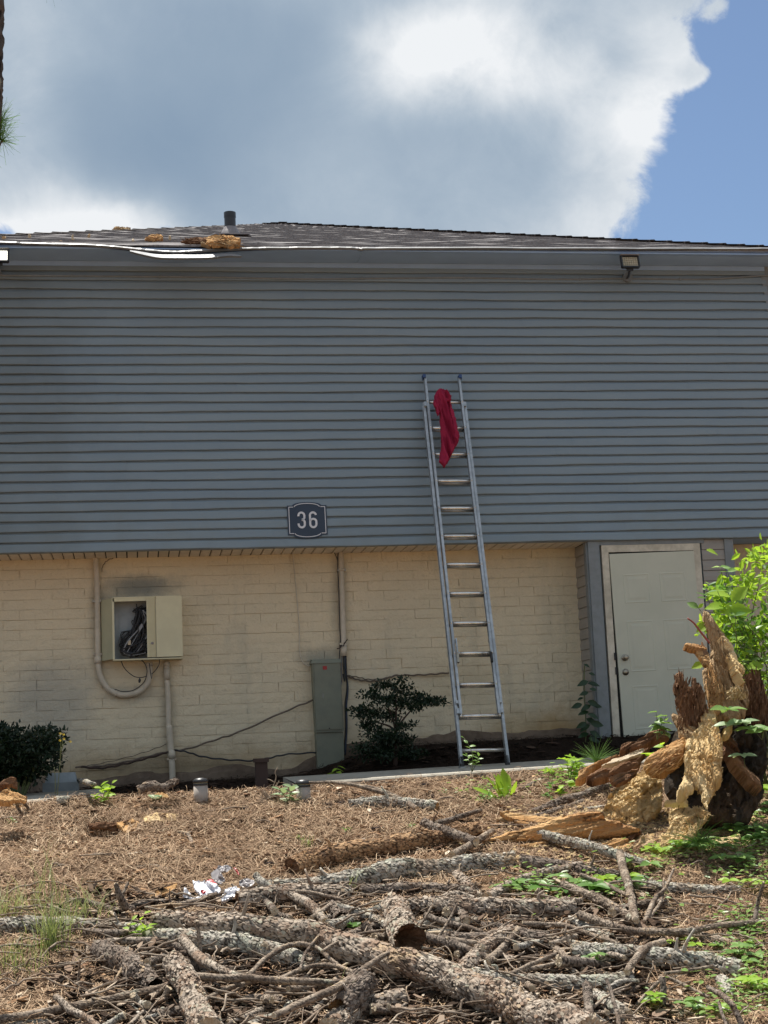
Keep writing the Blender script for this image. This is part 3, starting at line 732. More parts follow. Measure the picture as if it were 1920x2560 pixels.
def stroke(pts, w_, name, closed=False, cut=True):
    P = np.array(pts, float); k = len(P); Tn = np.gradient(P, axis=0)
    if closed: Tn = np.roll(P, -1, 0)-np.roll(P, 1, 0)
    Tn /= np.linalg.norm(Tn, axis=1)[:, None]; N = np.stack([-Tn[:, 1], Tn[:, 0]], 1)
    A, B = P+N*w_/2, P-N*w_/2
    V = [sl_(x, z, .0165) for x, z in A]+[sl_(x, z, .0165) for x, z in B]+[sl_(x, z, .011) for x, z in A]+[sl_(x, z, .011) for x, z in B]
    F = []
    for i in range(k if closed else k-1):
        j = (i+1) % k; F += [[i, i+k, j+k, j], [i, j, j+2*k, i+2*k], [i+k, i+3*k, j+3*k, j+k]]
    return V, F
def strokes(name, lst, w_):
    b = MB()
    for L, cl_ in lst: b.add(*stroke(L, w_, name, cl_))
    return b.build(name, M['sign_white'], sg)
iw, ih = hw-.017, hh-.017
arc = lambda s: [(.128*math.cos(a), s*(ih-.001+dome*math.sin(a)*1.25)) for a in np.linspace(math.pi*.985, math.pi*.015, 18)]
sd = lambda sx, sz: [(sx*.137, sz*ih), (sx*iw*.97, sz*ih), (sx*iw, sz*ih), (sx*iw, sz*ih*.97), (sx*iw, 0)]
bl = [(arc(1), False), (arc(-1), False)]
for sx in (1, -1):
    for sz in (1, -1): bl.append((sd(sx, sz), False))
strokes('border', bl, .007)
def ar(cx, cz, rx, rz, a0, a1, n=14): return [(cx+rx*math.cos(R(a)), cz+rz*math.sin(R(a))) for a in np.linspace(a0, a1, n)]
t3 = ar(-.058, .047, .029, .030, 190, 0, 12)+[(-.029, .030)]+ar(-.058, .028, .029, .026, 0, -80, 7)
t3b = ar(-.058, -.045, .031, .034, 200, 360, 12)+[(-.027, -.022)]+ar(-.058, -.022, .031, .024, 0, 80, 7)
strokes('digit_three', [([(x, z+.003) for x, z in ar(-.058, .045, .0295, .030, 195, 0, 13)+ar(-.058, .028, .0295, .0265, -5, -88, 8)], False),
                        ([(x, z+.003) for x, z in ar(-.058, -.044, .031, .034, -192, 0, 14)+ar(-.058, -.026, .031, .0275, 5, 88, 8)], False)], .0205)
strokes('digit_six', [([(x, z+.003) for x, z in ar(.058, .045, .030, .030, 5, 180, 12)+[(.028, .02), (.028, -.02)]+ar(.058, -.044, .031, .034, 180, 360, 14)+ar(.059, -.018, .030, .026, 0, 172, 12)], False)], .0205)

# ------------------------------------------------------------------ flood lights, eave conduit
def flood(px, py, lit, label):
    c = at_z(px, py, ZE-.10); e = empty('flood_light', c, label, 'flood light', 'flood lights under the eave')
    tl = R(-12); ct, st_ = math.cos(tl), math.sin(tl)
    RM = np.array([[1, 0, 0], [0, ct, -st_], [0, st_, ct]])
    W_, H_ = .185, .125
    b = MB()
    for cc, dd in (((0, 0, H_/2), (W_, .045, .012)), ((0, 0, -H_/2), (W_, .045, .012)), ((-W_/2, 0, 0), (.012, .045, H_)), ((W_/2, 0, 0), (.012, .045, H_)), ((0, .02, 0), (W_, .012, H_))):
        b.box(np.array(cc) @ RM.T+c, dd, RM)
    b.build('housing', M['lamp_black'], e)
    MB().box(np.array([0, -.006, H_/2+.009]) @ RM.T+c, (W_+.02, .066, .006), RM).build('visor', M['white_metal'] if lit else M['plastic_grey'], e)
    ln = MB()
    nx_, nz_ = 7, 5
    for a in range(nx_):
        for d in range(nz_):
            q = np.array([(a-(nx_-1)/2)*(W_-.02)/nx_, -.004, (d-(nz_-1)/2)*(H_-.018)/nz_]) @ RM.T+c
            ln.box(q, ((W_-.02)/nx_*.86, .012, (H_-.018)/nz_*.86), RM)
    ln.build('lens', M['led_on'] if lit else M['led_off'], e)
    j = on_s(px-7, py+40, .03); arm = c+(0, .03, -.085)
    MB().tube([arm, (arm+j)/2+(0, .0, -.015), j], .014, 10).box((c+(0, .02, -.075)), (.07, .02, .03)).build('bracket', M['lamp_black'], e)
    MB().tube([j+SN*.03, j-SN*.03], .052, 20).build('junction_box', M['trim'], e, False)
flood(1575, 655, False, 'unlit black framed floodlight at the right under the eave')
flood(-3, 640, True, 'glowing floodlight cut by the left edge of the photograph')
pts = [(-300, 684), (12, 688), (241, 690), (542, 693), (760, 697), (1000, 695), (1160, 694), (1390, 698), (1565, 696), (1760, 698), (1908, 689), (1990, 688)]
P = spline([on_s(a, b, .03) for a, b in pts], 90)
cdt = MB().tube(P, .011, 8); ec = cdt.build('eave_conduit', M['trim'], None, True); tag(ec, 'thin grey conduit sagging along the top of the siding between floodlights', 'conduit')
for a, b_ in ((180, 689), (400, 692), (700, 696), (905, 696), (1160, 695), (1450, 698), (1700, 698)):
    q = on_s(a, b_, .03); MB().box(q, (.014, .03, .032)).build('clip', M['trim'], ec)

# ------------------------------------------------------------------ ladder
TL, TR_ = on_s(1056, 946, .075), on_s(1151, 943, .075)
gL = ground_z(2.2, 13.75)[0]
def foot(px, py): return at(px, py, 13.78)
BLf, BRf = foot(1156, 1922), foot(1271, 1912)
# make both rails the same length and parallel to the wall
zf = (BLf[2]+BRf[2])/2
lad = empty('extension_ladder', (BLf+BRf)/2, 'aluminium extension ladder leaning on the building with a red cloth tied near its top', 'ladder')
ax = nrm((TL+TR_)/2-(BLf+BRf)/2); LEN = np.linalg.norm((TL+TR_)/2-(BLf+BRf)/2)
sd_ = np.array([1., 0, 0]); sd_ = nrm(sd_-ax*np.dot(sd_, ax)); sd_ = nrm((BRf-BLf)/np.linalg.norm(BRf-BLf)*.5+(TR_-TL)/np.linalg.norm(TR_-TL)*.5); sd_ = nrm(sd_-ax*np.dot(sd_, ax))
nf = np.cross(ax, sd_); nf = nf if nf[1] < 0 else -nf             # out of the ladder, toward the camera
B0 = (BLf+BRf)/2
WB = np.linalg.norm(BRf-BLf); WF = np.linalg.norm(TR_-TL)
print('LADDER', LEN, WB, WF, 'Ye', Ye, 'YB', YB, 'YC', YC, 'ZE', ZE, 'pitch', pitch, 'XR', XR, 'ladder foot', B0)
def lp(a, s_, o_): return B0+ax*a+sd_*s_+nf*o_
LR = np.stack([sd_, nf, ax], 1)
def rail(a0, a1, s_, o_, w_, d_, sgn2, name='rail'):
    """C channel rail"""
    b = MB(); m_ = (a0+a1)/2; h = a1-a0
    b.box(lp(m_, s_, o_), (.004, d_, h), LR)
    for q in (-1, 1): b.box(lp(m_, s_+sgn2*w_/2, o_+q*(d_/2-.003)), (w_, .006, h), LR)
    return b.build(name, M['alu'], lad)
wb, wf = WB/2-.012, WF/2-.012
topb = LEN*.925
for sgn2 in (-1, 1):
    rail(.03, topb, sgn2*(wf+.013), -.018, .024, .066, sgn2, 'base_rail')
    rail(.50, LEN-.03, sgn2*wf, .018, .022, .052, -sgn2, 'fly_rail')
    b = MB().box(lp(LEN-.015, sgn2*wf, .03), (.030, .060, .042), LR).box(lp(LEN+.006, sgn2*(wf), .005), (.036, .02, .02), LR); b.build('end_cap', M['blue'], lad)
    b = MB().box(lp(.05, sgn2*(wf+.020), -.02), (.03, .07, .10), LR); b.build('shoe_bracket', M['rubber'], lad)
    p = lp(.0, sgn2*(wf+.020), -.02); b = MB().box((p[0], p[1], p[2]), (.055, .11, .03)); b.build('foot_pad', M['alu'], lad)
    b = MB().box(lp(.53, sgn2*(wf+.010), .0), (.036, .08, .05), LR).box(lp(.62, sgn2*(wf+.010), .0), (.03, .075, .03), LR); b.build('guide_bracket', M['alu'], lad)
    b = MB().box(lp(topb-.03, sgn2*(wf+.010), .0), (.036, .08, .05), LR); b.build('guide_bracket', M['alu'], lad)
# rung positions: taken where they cross the middle of the ladder, one foot apart
rung_py = [1883, 1799, 1719, 1639, 1561, 1484, 1412, 1340, 1268, 1197, 1127, 1058, 992]
sp = .305*LEN/4.2
d0 = None
step_ = (LEN-.33-.16)/12
for k in range(13):
    a = .17+k*step_
    if k == 0: b = MB().tube([lp(a, -wf-.03, -.03), lp(a, wf+.03, -.03)], .016, 12)
    else: b = MB().tube([lp(a, -wf, .018), lp(a, wf, .018)], .0175, 12)
    b.build('rung', M['rung'], lad, True)
    if k:
        for sgn2 in (-1, 1): MB().tube([lp(a, sgn2*(wf-.012), .03), lp(a, sgn2*(wf-.006), .03)], .022, 12).build('rung_collar', M['rung'], lad)
    if 0 < k < 12:
        MB().tube([lp(a+.0, -wf-.03, -.034), lp(a+.0, wf+.03, -.034)], .013, 10).build('base_rung', M['alu'], lad, True)
for sgn2 in (-1, 1):
    a = .17+3*step_
    b = MB().box(lp(a+.05, sgn2*(wf-.03), .075), (.012, .03, .14), LR).box(lp(a+.115, sgn2*(wf-.03), .06), (.012, .05, .03), LR); b.build('rung_hook', M['alu'], lad)
    b = MB().box(lp(a-.06, sgn2*(wf-.03), .07), (.020, .03, .11), LR); b.build('hook_pawl', M['rubber'] if sgn2 > 0 else M['steel'], lad)

# ------------------------------------------------------------------ slab of rotten wood / cloth traced as an outline with real thickness
def inside(P, poly):
    x, y = P[:, 0], P[:, 1]; r = np.zeros(len(P), bool); n = len(poly); j = n-1
    for i in range(n):
        xi, yi = poly[i]; xj, yj = poly[j]
        c = ((yi > y) != (yj > y)) & (x < (xj-xi)*(y-yi)/(yj-yi+1e-12)+xi); r ^= c; j = i
    return r
def edge_dist(P, poly):
    d = np.full(len(P), 1e9); n = len(poly)
    for i in range(n):
        a = poly[i]; b = poly[(i+1) % n]; ab = b-a; t = np.clip(((P-a)@ab)/(ab@ab+1e-12), 0, 1)
        d = np.minimum(d, np.linalg.norm(P-(a+t[:, None]*ab), axis=1))
    return d
def slab(name, poly_px, Y, mt, parent=None, lean=0., yawn=0., thick=.05, res=.01, rough=.02, grain=90., fib=3., seed=0, smooth=False, ragged=.012, ref=None, curve=0., freq=1., strat=0., label=None):
    """poly in photo pixels, set on a plane through (ref,Y) that leans back by `lean` and turns by `yawn` (degrees)"""
    pp = np.array(poly_px, float); rp = pp.mean(0) if ref is None else np.array(ref, float)
    n = np.array([math.sin(R(yawn))*math.cos(R(lean)), -math.cos(R(yawn))*math.cos(R(lean)), math.sin(R(lean))])
    p0 = at(rp[0], rp[1], Y)
    u = nrm(np.cross([0, 0, 1], n)); u = u if u[0] > 0 else -u; v = nrm(np.cross(n, u)); v = v if v[2] > 0 else -v
    Q = np.array([on_plane(a, b, p0, n)-p0 for a, b in pp]); poly = np.stack([Q@u, Q@v], 1)
    lo_, hi_ = poly.min(0)-res, poly.max(0)+res
    xs = np.arange(lo_[0], hi_[0]+res, res); ys = np.arange(lo_[1], hi_[1]+res, res)
    X, Y_ = np.meshgrid(xs, ys); P = np.stack([X.ravel(), Y_.ravel()], 1)
    z3 = lambda A, k, s2: np.stack([A[:, 0]*k, A[:, 1]*k, np.full(len(A), s2*3.1+seed)], 1)
    Pw = P+np.stack([fbm(z3(P, 24, 1), 3), fbm(z3(P, 24, 2), 3)], 1)*min(ragged, .016)
    ins_ = inside(Pw, poly); ed = edge_dist(Pw, poly)
    nx_, ny_ = len(xs), len(ys)
    idg = np.arange(nx_*ny_).reshape(ny_, nx_); g = ins_.reshape(ny_, nx_)
    cell = g[:-1, :-1] & g[1:, :-1] & g[:-1, 1:] & g[1:, 1:]
    cy, cx = np.where(cell)
    if len(cy) == 0: return None
    quads = np.stack([idg[cy, cx], idg[cy, cx+1], idg[cy+1, cx+1], idg[cy+1, cx]], 1)
    used = np.unique(quads); rm = np.full(nx_*ny_, -1); rm[used] = np.arange(len(used)); quads = rm[quads]
    P = P[used]; ed = ed[used]
    ga = R(grain); gcoord = P@np.array([math.cos(ga), math.sin(ga)]); gperp = P@np.array([-math.sin(ga), math.cos(ga)])
    G = np.stack([gcoord*9*freq/fib, gperp*9*freq, np.full(len(P), seed*1.37)], 1)
    G = G+np.stack([.35*fbm(G*1.3+1, 3), .22*fbm(G*1.3+5, 3), G[:, 2]*0], 1)
    l1 = np.zeros(len(P)); l2 = np.zeros(len(P)); l3 = np.zeros(len(P))
    a1, a2 = worley(G*.95+seed, seed, l1); b1, b2 = worley(G*2.3+seed*2, seed+3, l2); c1, c2 = worley(G*5.5+seed*3, seed+5, l3)
    if smooth: hgt = rough*(1.6*fbm(G*1.4, 3, seed)+1.1*(1-np.abs(fbm(G*1.1+4, 2, seed)*3)))-rough*.4; crack = np.ones(len(P))
    else:
        hgt = rough*(1.5*(l1-.5)+1.0*(l2-.5)+.55*(l3-.5)-.5*a1*(l2-.3)-.6*b1*(l3-.3)+.5*fbm(G*1.3, 3, seed)+.3*fbm(G*9, 3, seed+3, .75))
        crack = np.clip(np.minimum((a2-a1)*5+.15*l2, (b2-b1)*3.5+.1+.5*l3), 0, 1)
    if strat: hgt = hgt+strat*np.round(fbm(G*.7, 2, seed+8)*5)/5
    rnd_ = np.clip(ed/((thick*.6 if smooth else thick*.28)+1e-6), 0, 1); prof = np.sqrt(np.clip(1-(1-rnd_)**2, 0, 1))
    front = thick*.5*prof+hgt*np.clip(prof+.25, 0, 1); back = -thick*.5*prof+rough*.5*fbm(G+7, 3, seed+3)*prof
    if curve: w_ = (P[:, 0]-P[:, 0].mean())/(np.ptp(P[:, 0])/2+1e-6); front = front-curve*w_**2; back = back-curve*w_**2
    W = lambda h: p0+P[:, :1]*u+P[:, 1:]*v+n*h[:, None]
    V = np.vstack([W(front), W(back)]); m_ = len(P)
    e = {}
    for a, b, c, d in quads.tolist():
        for s2, t2 in ((a, b), (b, c), (c, d), (d, a)):
            if (t2, s2) in e: del e[(t2, s2)]
            else: e[(s2, t2)] = 1
    side = np.array([[s2, s2+m_, t2+m_, t2] for s2, t2 in e])
    # outward orientation of the front
    fr_ = quads if np.dot(np.cross(u, v), n) > 0 else quads[:, ::-1]
    if np.dot(np.cross(u, v), n) <= 0: side = side[:, ::-1]
    F = np.vstack([fr_, fr_[:, ::-1]+m_, side])
    bk = np.vstack([np.stack([gperp, gcoord/fib, np.zeros(m_)+seed], 1)]*2); ck = np.concatenate([crack*.75+.25*np.clip(hgt/rough+.6, 0, 1), crack])
    o = mesh_np(name, V, [F], mt, parent, smooth, {'bk': bk, 'crack': ck})
    if label: o['label'] = label
    return o
# red cloth tied to the top rung
o = slab('red_cloth', [(1000+a/2.107, 900+b/2.107) for a, b in [(178, 195), (192, 165), (215, 150), (245, 162), (268, 195), (266, 218), (278, 255), (292, 310), (308, 372), (313, 410), (303, 440), (285, 480), (262, 520), (232, 572), (222, 552), (206, 540), (214, 450), (212, 360), (207, 285), (190, 262), (180, 225)]],
         float(lp(LEN-.65, 0, .11)[1]), M['cloth'], None, lean=20, thick=.05, res=.006, rough=.040, grain=97, fib=11, seed=3, smooth=True, ragged=.010, freq=2.0)
tag(o, 'crumpled red cloth knotted round the top rung and hanging down the ladder', 'cloth')
o = MB().tube(spline([on_plane(1000+a/2.107, 900+b/2.107, lp(LEN-.3, 0, .12), nf) for a, b in [(185, 212), (215, 206), (250, 212), (268, 205)]], 12), [.012, .022, .022, .01], 8).build('knot', M['cloth'], o, True)
slab('loose_end', [(1000+a/2.107, 900+b/2.107) for a, b in [(182, 200), (205, 190), (222, 230), (214, 275), (200, 300), (186, 262), (176, 228)]], float(lp(LEN-.42, 0, .16)[1]), M['cloth'], bpy.data.objects['red_cloth'], lean=20, yawn=20, thick=.025, res=.006, rough=.02, grain=95, fib=6, seed=6, smooth=True, freq=2.)
slab('fold', [(1000+a/2.107, 900+b/2.107) for a, b in [(262, 215), (280, 262), (300, 330), (314, 400), (302, 445), (286, 400), (276, 320), (262, 260)]], float(lp(LEN-.7, 0, .15)[1]), M['cloth'], bpy.data.objects['red_cloth'], lean=20, yawn=-25, thick=.03, res=.006, rough=.02, grain=100, fib=6, seed=8, smooth=True, freq=2.)

# ------------------------------------------------------------------ utility cabinet and pipes
z8 = lambda a, b: (a/3.456, 1380+b/3.456)
YF = YB-.20
def A8(a, b, Y=None): return at(*z8(a, b), YF if Y is None else Y)
c0 = A8(985, 400); c1 = A8(1560, 915)
xa, xb = float(A8(975, 600)[0]), float(A8(1565, 600)[0]); xm = float(A8(1268, 600)[0]); za_, zb2 = float(A8(1300, 915)[2]), float(A8(1300, 388)[2])
cab = empty('utility_cabinet', (xa, YB, za_), 'open cream utility cabinet on the brick wall full of black wires', 'cabinet')
th = .012
MB().box(((xa+xb)/2, YB-.012, (za_+zb2)/2), (xb-xa, .016, zb2-za_)).build('back_panel', M['cabinet_in'], cab)
for x in np.linspace(xa+.06, xm-.02, 4): MB().box((x, YB-.023, (za_+zb2)/2), (.008, .006, zb2-za_-.05)).build('back_rib', M['cabinet_in'], cab)
MB().box(((xa+xb)/2, (YF+YB)/2, zb2), (xb-xa, YB-YF, th)).box(((xa+xm)/2, YF+.006, zb2-.022), (xm-xa, .012, .03)).build('top_panel', M['cabinet'], cab)
MB().box(((xa+xb)/2, (YF+YB)/2-.012, za_-.01), (xb-xa+.012, YB-YF+.02, th)).build('bottom_panel', M['cabinet'], cab)
MB().box((xb, (YF+YB)/2, (za_+zb2)/2), (th, YB-YF, zb2-za_)).build('side_panel', M['cabinet'], cab)
MB().box((xa+.004, YF+.02, (za_+zb2)/2), (.02, .04, zb2-za_)).build('front_stile', M['cabinet'], cab)
xo = float(A8(876, 600, YB)[0])-.0
b = MB().hexa([(xo, YB-.05, za_-.005), (xa-.006, YF+.002, za_), (xa-.006, YF+.002, zb2), (xo, YB-.05, zb2-.008), (xo, YB, za_-.005), (xa-.006, YB, za_), (xa-.006, YB, zb2), (xo, YB, zb2-.008)])
b.build('side_wing', M['cabinet_side'], cab)
x1, x2 = float(A8(1345, 600)[0]), xb
dr = MB().box(((xm+x1)/2, YF-.002, (za_+zb2)/2+.003), (x1-xm, .022, zb2-za_-.006)); d_o = dr.build('cabinet_door', M['cabinet'], cab)
MB().box(((x1+x2)/2+.006, YF-.014, (za_+zb2)/2+.004), (x2-x1+.006, .036, zb2-za_-.002)).build('door_face', M['cabinet'], d_o)
for q in (.28, .52, .80): MB().box((xm+(x1-xm)*q, YF-.0165, (za_+zb2)/2), (.007, .009, zb2-za_-.012)).build('door_rib', M['cabinet'], d_o)
lk = A8(1316, 788, YF-.02); MB().tube([lk+(0, .008, 0), lk+(0, -.006, 0)], .013, 16).build('lock', M['plastic_grey'], d_o)
# stain that soot left above the cabinet is in the paint; wires inside are things of their own
wr = empty('wire_bundle', A8(1200, 900, YB-.1), 'tangle of black wires inside the open utility cabinet', 'wires')
rg = np.random.default_rng(21)
for k in range(26):
    ya = rg.uniform(YF+.02, YB-.04)
    cx, cy, ex = rg.uniform(1170, 1265), rg.uniform(490, 620), rg.uniform(1060, 1240)
    pts = [(cx, cy), (cx+rg.uniform(-40, 40), cy+80), (ex-rg.uniform(0, 40), rg.uniform(690, 800)), (rg.uniform(1040, 1190), rg.uniform(790, 890)), (rg.uniform(1120, 1270), rg.uniform(840, 905)), (rg.uniform(1230, 1290), rg.uniform(700, 880))]
    P = spline([A8(min(a, 1285), b_, ya+rg.uniform(-.015, .015)) for a, b_ in pts], 26)
    MB().tube(P, rg.uniform(.004, .0085), 6).build('wire', M['wire'] if k % 6 else M['wire_grey'], wr, True)
for k in range(14):
    q = np.array([rg.uniform(1165, 1270), rg.uniform(490, 600)]); pts = [q+rg.normal(size=2)*28 for _ in range(6)]
    P = spline([A8(min(a, 1280), b_, YB-.07) for a, b_ in pts], 24); MB().tube(P, .0045, 6).build('wire', M['wire'], wr, True)
MB().box(A8(1117, 783, YF+.03), (.03, .012, .045)).build('tag', M['bare'], wr)
MB().box(A8(1215, 650, YF+.03), (.03, .01, .07), np.array([[.8, 0, .6], [0, 1, 0], [-.6, 0, .8]])).build('splice_block', M['wire_grey'], wr)
for pts, m_ in (([(1040, 930), (1080, 1010), (1150, 1070), (1210, 1085), (1265, 1075)], 'wire'), ([(1215, 925), (1255, 970), (1270, 1040), (1240, 1130), (1150, 1195), (1060, 1205), (990, 1185)], 'wire'), ([(1378, 925), (1375, 970), (1345, 1020), (1310, 1055)], 'wire'), ([(1290, 960), (1300, 1040), (1310, 1095)], 'wire')):
    P = spline([A8(a, b_, YF+.05) for a, b_ in pts], 24); MB().tube(P, .0048, 6).build('wire', M[m_], wr, True)
q = A8(1207, 1108, YF+.05); MB().tube([q+(0, 0, .02), q, q+(-.004, 0, -.025)], [.006, .014, .008], 8).build('connector', M['wire'], wr)
def pipe(name, pts, Y, r, label, cat, mm='pipe', conv=None, coup=(), straps=()):
    P = [at(*(conv(a, b_) if conv else (a, b_)), Y) for a, b_ in pts]
    o = MB().tube(spline(P, max(2, 10*(len(P)-1))) if len(P) > 2 else P, r, 16).build(name, M[mm], None, True); tag(o, label, cat)
    for (a0, b0_), (a1, b1_) in coup:
        MB().tube([at(*(conv(a0, b0_) if conv else (a0, b0_)), Y), at(*(conv(a1, b1_) if conv else (a1, b1_)), Y)], r*1.22, 16).build('coupling', M[mm], o, True)
    for (a0, b0_) in straps:
        q = at(*(conv(a0, b0_) if conv else (a0, b0_)), Y); MB().box(q+(0, .005, 0), (r*2.9, .05, .022)).build('strap', M['steel'], o)
    return o
pipe('bent_conduit', [(826, 30), (838, 300), (842, 500), (846, 800), (848, 930), (856, 1020), (885, 1110), (945, 1190), (1030, 1232), (1090, 1236), (1180, 1218), (1250, 1165), (1285, 1110), (1296, 1040), (1290, 975)], YB-.045, .0285,
     'painted conduit dropping from the ledge and curving up under the cabinet', 'conduit', conv=z8, coup=(((846, 905), (848, 965)), ((1290, 985), (1292, 955)), ((1000, 1225), (1008, 1228))), straps=((836, 425), (846, 885)))
pipe('straight_conduit', [(1440, 945), (1442, 1120), (1446, 1140), (1455, 1310), (1458, 1600)], YB-.045, .026, 'painted conduit running from the cabinet straight down to the soil', 'conduit', conv=z8,
     coup=(((1440, 950), (1440, 985)), ((1441, 1000), (1443, 1105))))
z4 = lambda a, b: (a/2.765, 1340+b/2.765)
pipe('ground_conduit', [(1168, 1310), (1180, 1450), (1190, 1600), (1194, 1730)], YB-.06, .031, 'thicker lower conduit entering the soil below the cabinet', 'conduit', conv=z4, coup=(((1186, 1480), (1188, 1540)),), straps=((1187, 1541),))
z5 = lambda a, b: (560+a/2.765, 1240+b/2.765)
pipe('riser_conduit', [(808, 372), (814, 600), (822, 850), (828, 1105)], YB-.045, .029, 'painted vertical conduit above the grey electrical panel', 'conduit', conv=z5, coup=(((826, 1030), (828, 1106)), ((811, 500), (812, 520))), straps=((812, 512), (825, 1022)))
wr2 = empty('loose_wires', at(*z5(845, 1700), YB-.05), 'loose dark wires dropping from the vertical conduit beside the grey panel', 'wires')
for k, (pts, m_) in enumerate((([(815, 1100), (812, 1200), (815, 1260), (808, 1320)], 'wire_grey'), ([(825, 1100), (826, 1180), (835, 1280), (822, 1230)], 'wire'), ([(838, 1100), (840, 1200), (855, 1330), (845, 1450), (848, 1600), (835, 1790)], 'wire_blue'),
                               ([(842, 1100), (846, 1210), (850, 1330), (838, 1450), (842, 1600), (828, 1780)], 'wire'), ([(790, 390), (785, 460), (795, 700), (800, 900), (805, 1020), (798, 1100), (800, 1260)], 'wire'), ([(760, 385), (780, 430), (788, 480)], 'wire'))):
    P = spline([at(*z5(a, b_), YB-.035-.006*k) for a, b_ in pts], 30); MB().tube(P, (.0055, .006, .011, .008, .005, .004)[k], 7).build('wire', M[m_], wr2, True)
rg = np.random.default_rng(5)
P = spline([at(*z5(785+rg.normal()*6+i*9, 1060-i*8+rg.normal()*5), YB-.09) for i in range(9)], 40); MB().tube(P, .0055, 6).build('tape_knot', M['post'], wr2, True)
def wire(pts, conv, r, m_, label, Y=None, off=.03):
    P = spline([at(*conv(a, b_), (YB-off)) for a, b_ in pts], 12*len(pts)); P[:, 2] += .004*np.sin(np.arange(len(P))*.7)
    return tag(MB().tube(P, r, 7).build('cable', M[m_], None, True), label, 'cable')
wire([(705, 250), (708, 215), (735, 175), (790, 148)], z4, .0035, 'wire_brown', 'short thin cable curving up to the ledge beside the left conduit')
wire([(475, 395), (490, 550), (505, 720), (520, 900), (522, 1060), (535, 1130), (560, 1165), (612, 1180)], z5, .0055, 'pipe', 'thin painted cable running down the bricks into the grey panel')
wire([(852, 1245), (900, 1262), (960, 1276), (1060, 1278), (1130, 1258), (1200, 1240), (1320, 1238), (1440, 1232), (1555, 1221)], z5, .008, 'wire_brown', 'pair of painted cables sagging along the wall behind the shrub')
wire([(852, 1240), (930, 1253), (1000, 1268), (1100, 1262), (1200, 1234)], z5, .005, 'wire_brown', 'thin upper cable beside the sagging pair near the grey panel')
wire([(520, 1600), (680, 1590), (820, 1570), (1000, 1530), (1160, 1490), (1300, 1470), (1500, 1405), (1659, 1352), (2000, 1200), (2165, 1135)], z4, .009, 'wire_brown', 'brown cable rising along the brick from the soil to the grey panel', off=.075)
wire([(560, 1596), (700, 1604), (850, 1578), (1000, 1540), (1155, 1497)], z4, .011, 'post', 'dark thick cable draped at the foot of the wall left of the conduit', off=.085)
wire([(600, 1590), (800, 1550), (1000, 1495), (1150, 1440)], z4, .0035, 'wire_brown', 'fine cable above the thick one at the wall foot', off=.06)
wire([(1205, 1480), (1290, 1492), (1400, 1525), (1560, 1545), (1750, 1553), (1860, 1535), (1980, 1510), (2190, 1497)], z4, .0085, 'wire', 'black cable sagging low between the conduit and the grey panel', off=.08)

# grey electrical panel
YP = YB-.16; Z5 = lambda a, b_, Y=YP: at(*z5(a, b_), Y)
tp = Z5(705, 1130); xp0, xp1 = float(Z5(618, 1400)[0]), float(Z5(818, 1400)[0]); zp1 = float(Z5(700, 1135)[2]); zp0 = float(Z5(730, 1632)[2])
pn = empty('electrical_panel', (xp0+.1, YB, zp0-.3), 'tall narrow grey green electrical panel with a small red sticker', 'electrical panel')
skew = .012
MB().hexa([(xp0+skew, YP, zp0), (xp1+skew*.5, YP, zp0), (xp1-skew, YP, zp1), (xp0, YP, zp1), (xp0+skew, YB, zp0), (xp1+skew*.5, YB, zp0), (xp1-skew, YB, zp1), (xp0, YB, zp1)]).build('panel_box', M['panel'], pn)
MB().box(((xp0+xp1)/2+.004, YP-.006, (zp0+zp1)/2+.0), (xp1-xp0-.03, .010, zp1-zp0-.05)).build('panel_door', M['panel'], pn)
MB().hexa([(xp0-.012, YP-.02, zp1-.03), (xp1+.002, YP-.02, zp1-.03), (xp1-.01, YP-.008, zp1+.008), (xp0, YP-.008, zp1+.008), (xp0-.012, YB, zp1-.03), (xp1+.002, YB, zp1-.03), (xp1-.01, YB, zp1+.02), (xp0, YB, zp1+.02)]).build('panel_hood', M['panel'], pn)
MB().hexa([(xp0+.022, YP+.022, zp0-.42), (xp1-.004, YP+.022, zp0-.42), (xp1+.002, YP+.015, zp0-.004), (xp0+.014, YP+.015, zp0-.004), (xp0+.022, YB, zp0-.42), (xp1-.004, YB, zp0-.42), (xp1+.002, YB, zp0-.004), (xp0+.014, YB, zp0-.004)]).build('lower_cover', M['panel'], pn)
q = Z5(696, 1188); MB().box((q[0], YP-.0125, q[2]), (.042, .002, .036)).build('sticker', M['red'], pn)
q = Z5(684, 1380); MB().box((q[0], YP-.0125, q[2]), (.006, .002, .042)).build('scratch_label', M['wire_grey'], pn)
q = Z5(728, 1606); MB().tube([(q[0], YP-.008, q[2]), (q[0], YP-.018, q[2])], .007, 10).build('screw', M['rubber'], pn)

# ------------------------------------------------------------------ walk slabs, post, bollards, drain box
def walk(name, x0, x1, y0, y1, label, joints):
    e = empty(name, ((x0+x1)/2, (y0+y1)/2, ground_z((x0+x1)/2, y0)[0]), kind='structure')
    xs = [x0]+joints+[x1]
    for a, b_ in zip(xs[:-1], xs[1:]):
        za = at(960, 1946, 13.0)[2]+.018*(a-1.6); zb_ = za+.018*(b_-a)
        b = MB(); V = []; n = 24; rg = np.random.default_rng(int(abs(a)*100)+3)
        for i in range(n+1):
            t = i/n; x = a+.004+(b_-a-.008)*t; z = za+(zb_-za)*t; c = .006*rg.normal()
            V += [(x, y0+c, z-.16), (x, y0+c, z-.014), (x, y0+.014+c, z), (x, y1, z+.035), (x, y1, z-.16)]
        F = [[i*5+q, (i+1)*5+q, (i+1)*5+q+1, i*5+q+1] for i in range(n) for q in range(4)]
        b.add(V, F); b.add([V[0], V[1], V[2], V[3], V[4]], [[0, 1, 3, 4]]); m_ = n*5; b.add([V[m_+q] for q in range(5)], [[4, 3, 1, 0]])
        b.build('concrete_slab', M['concrete'], e)
    return e
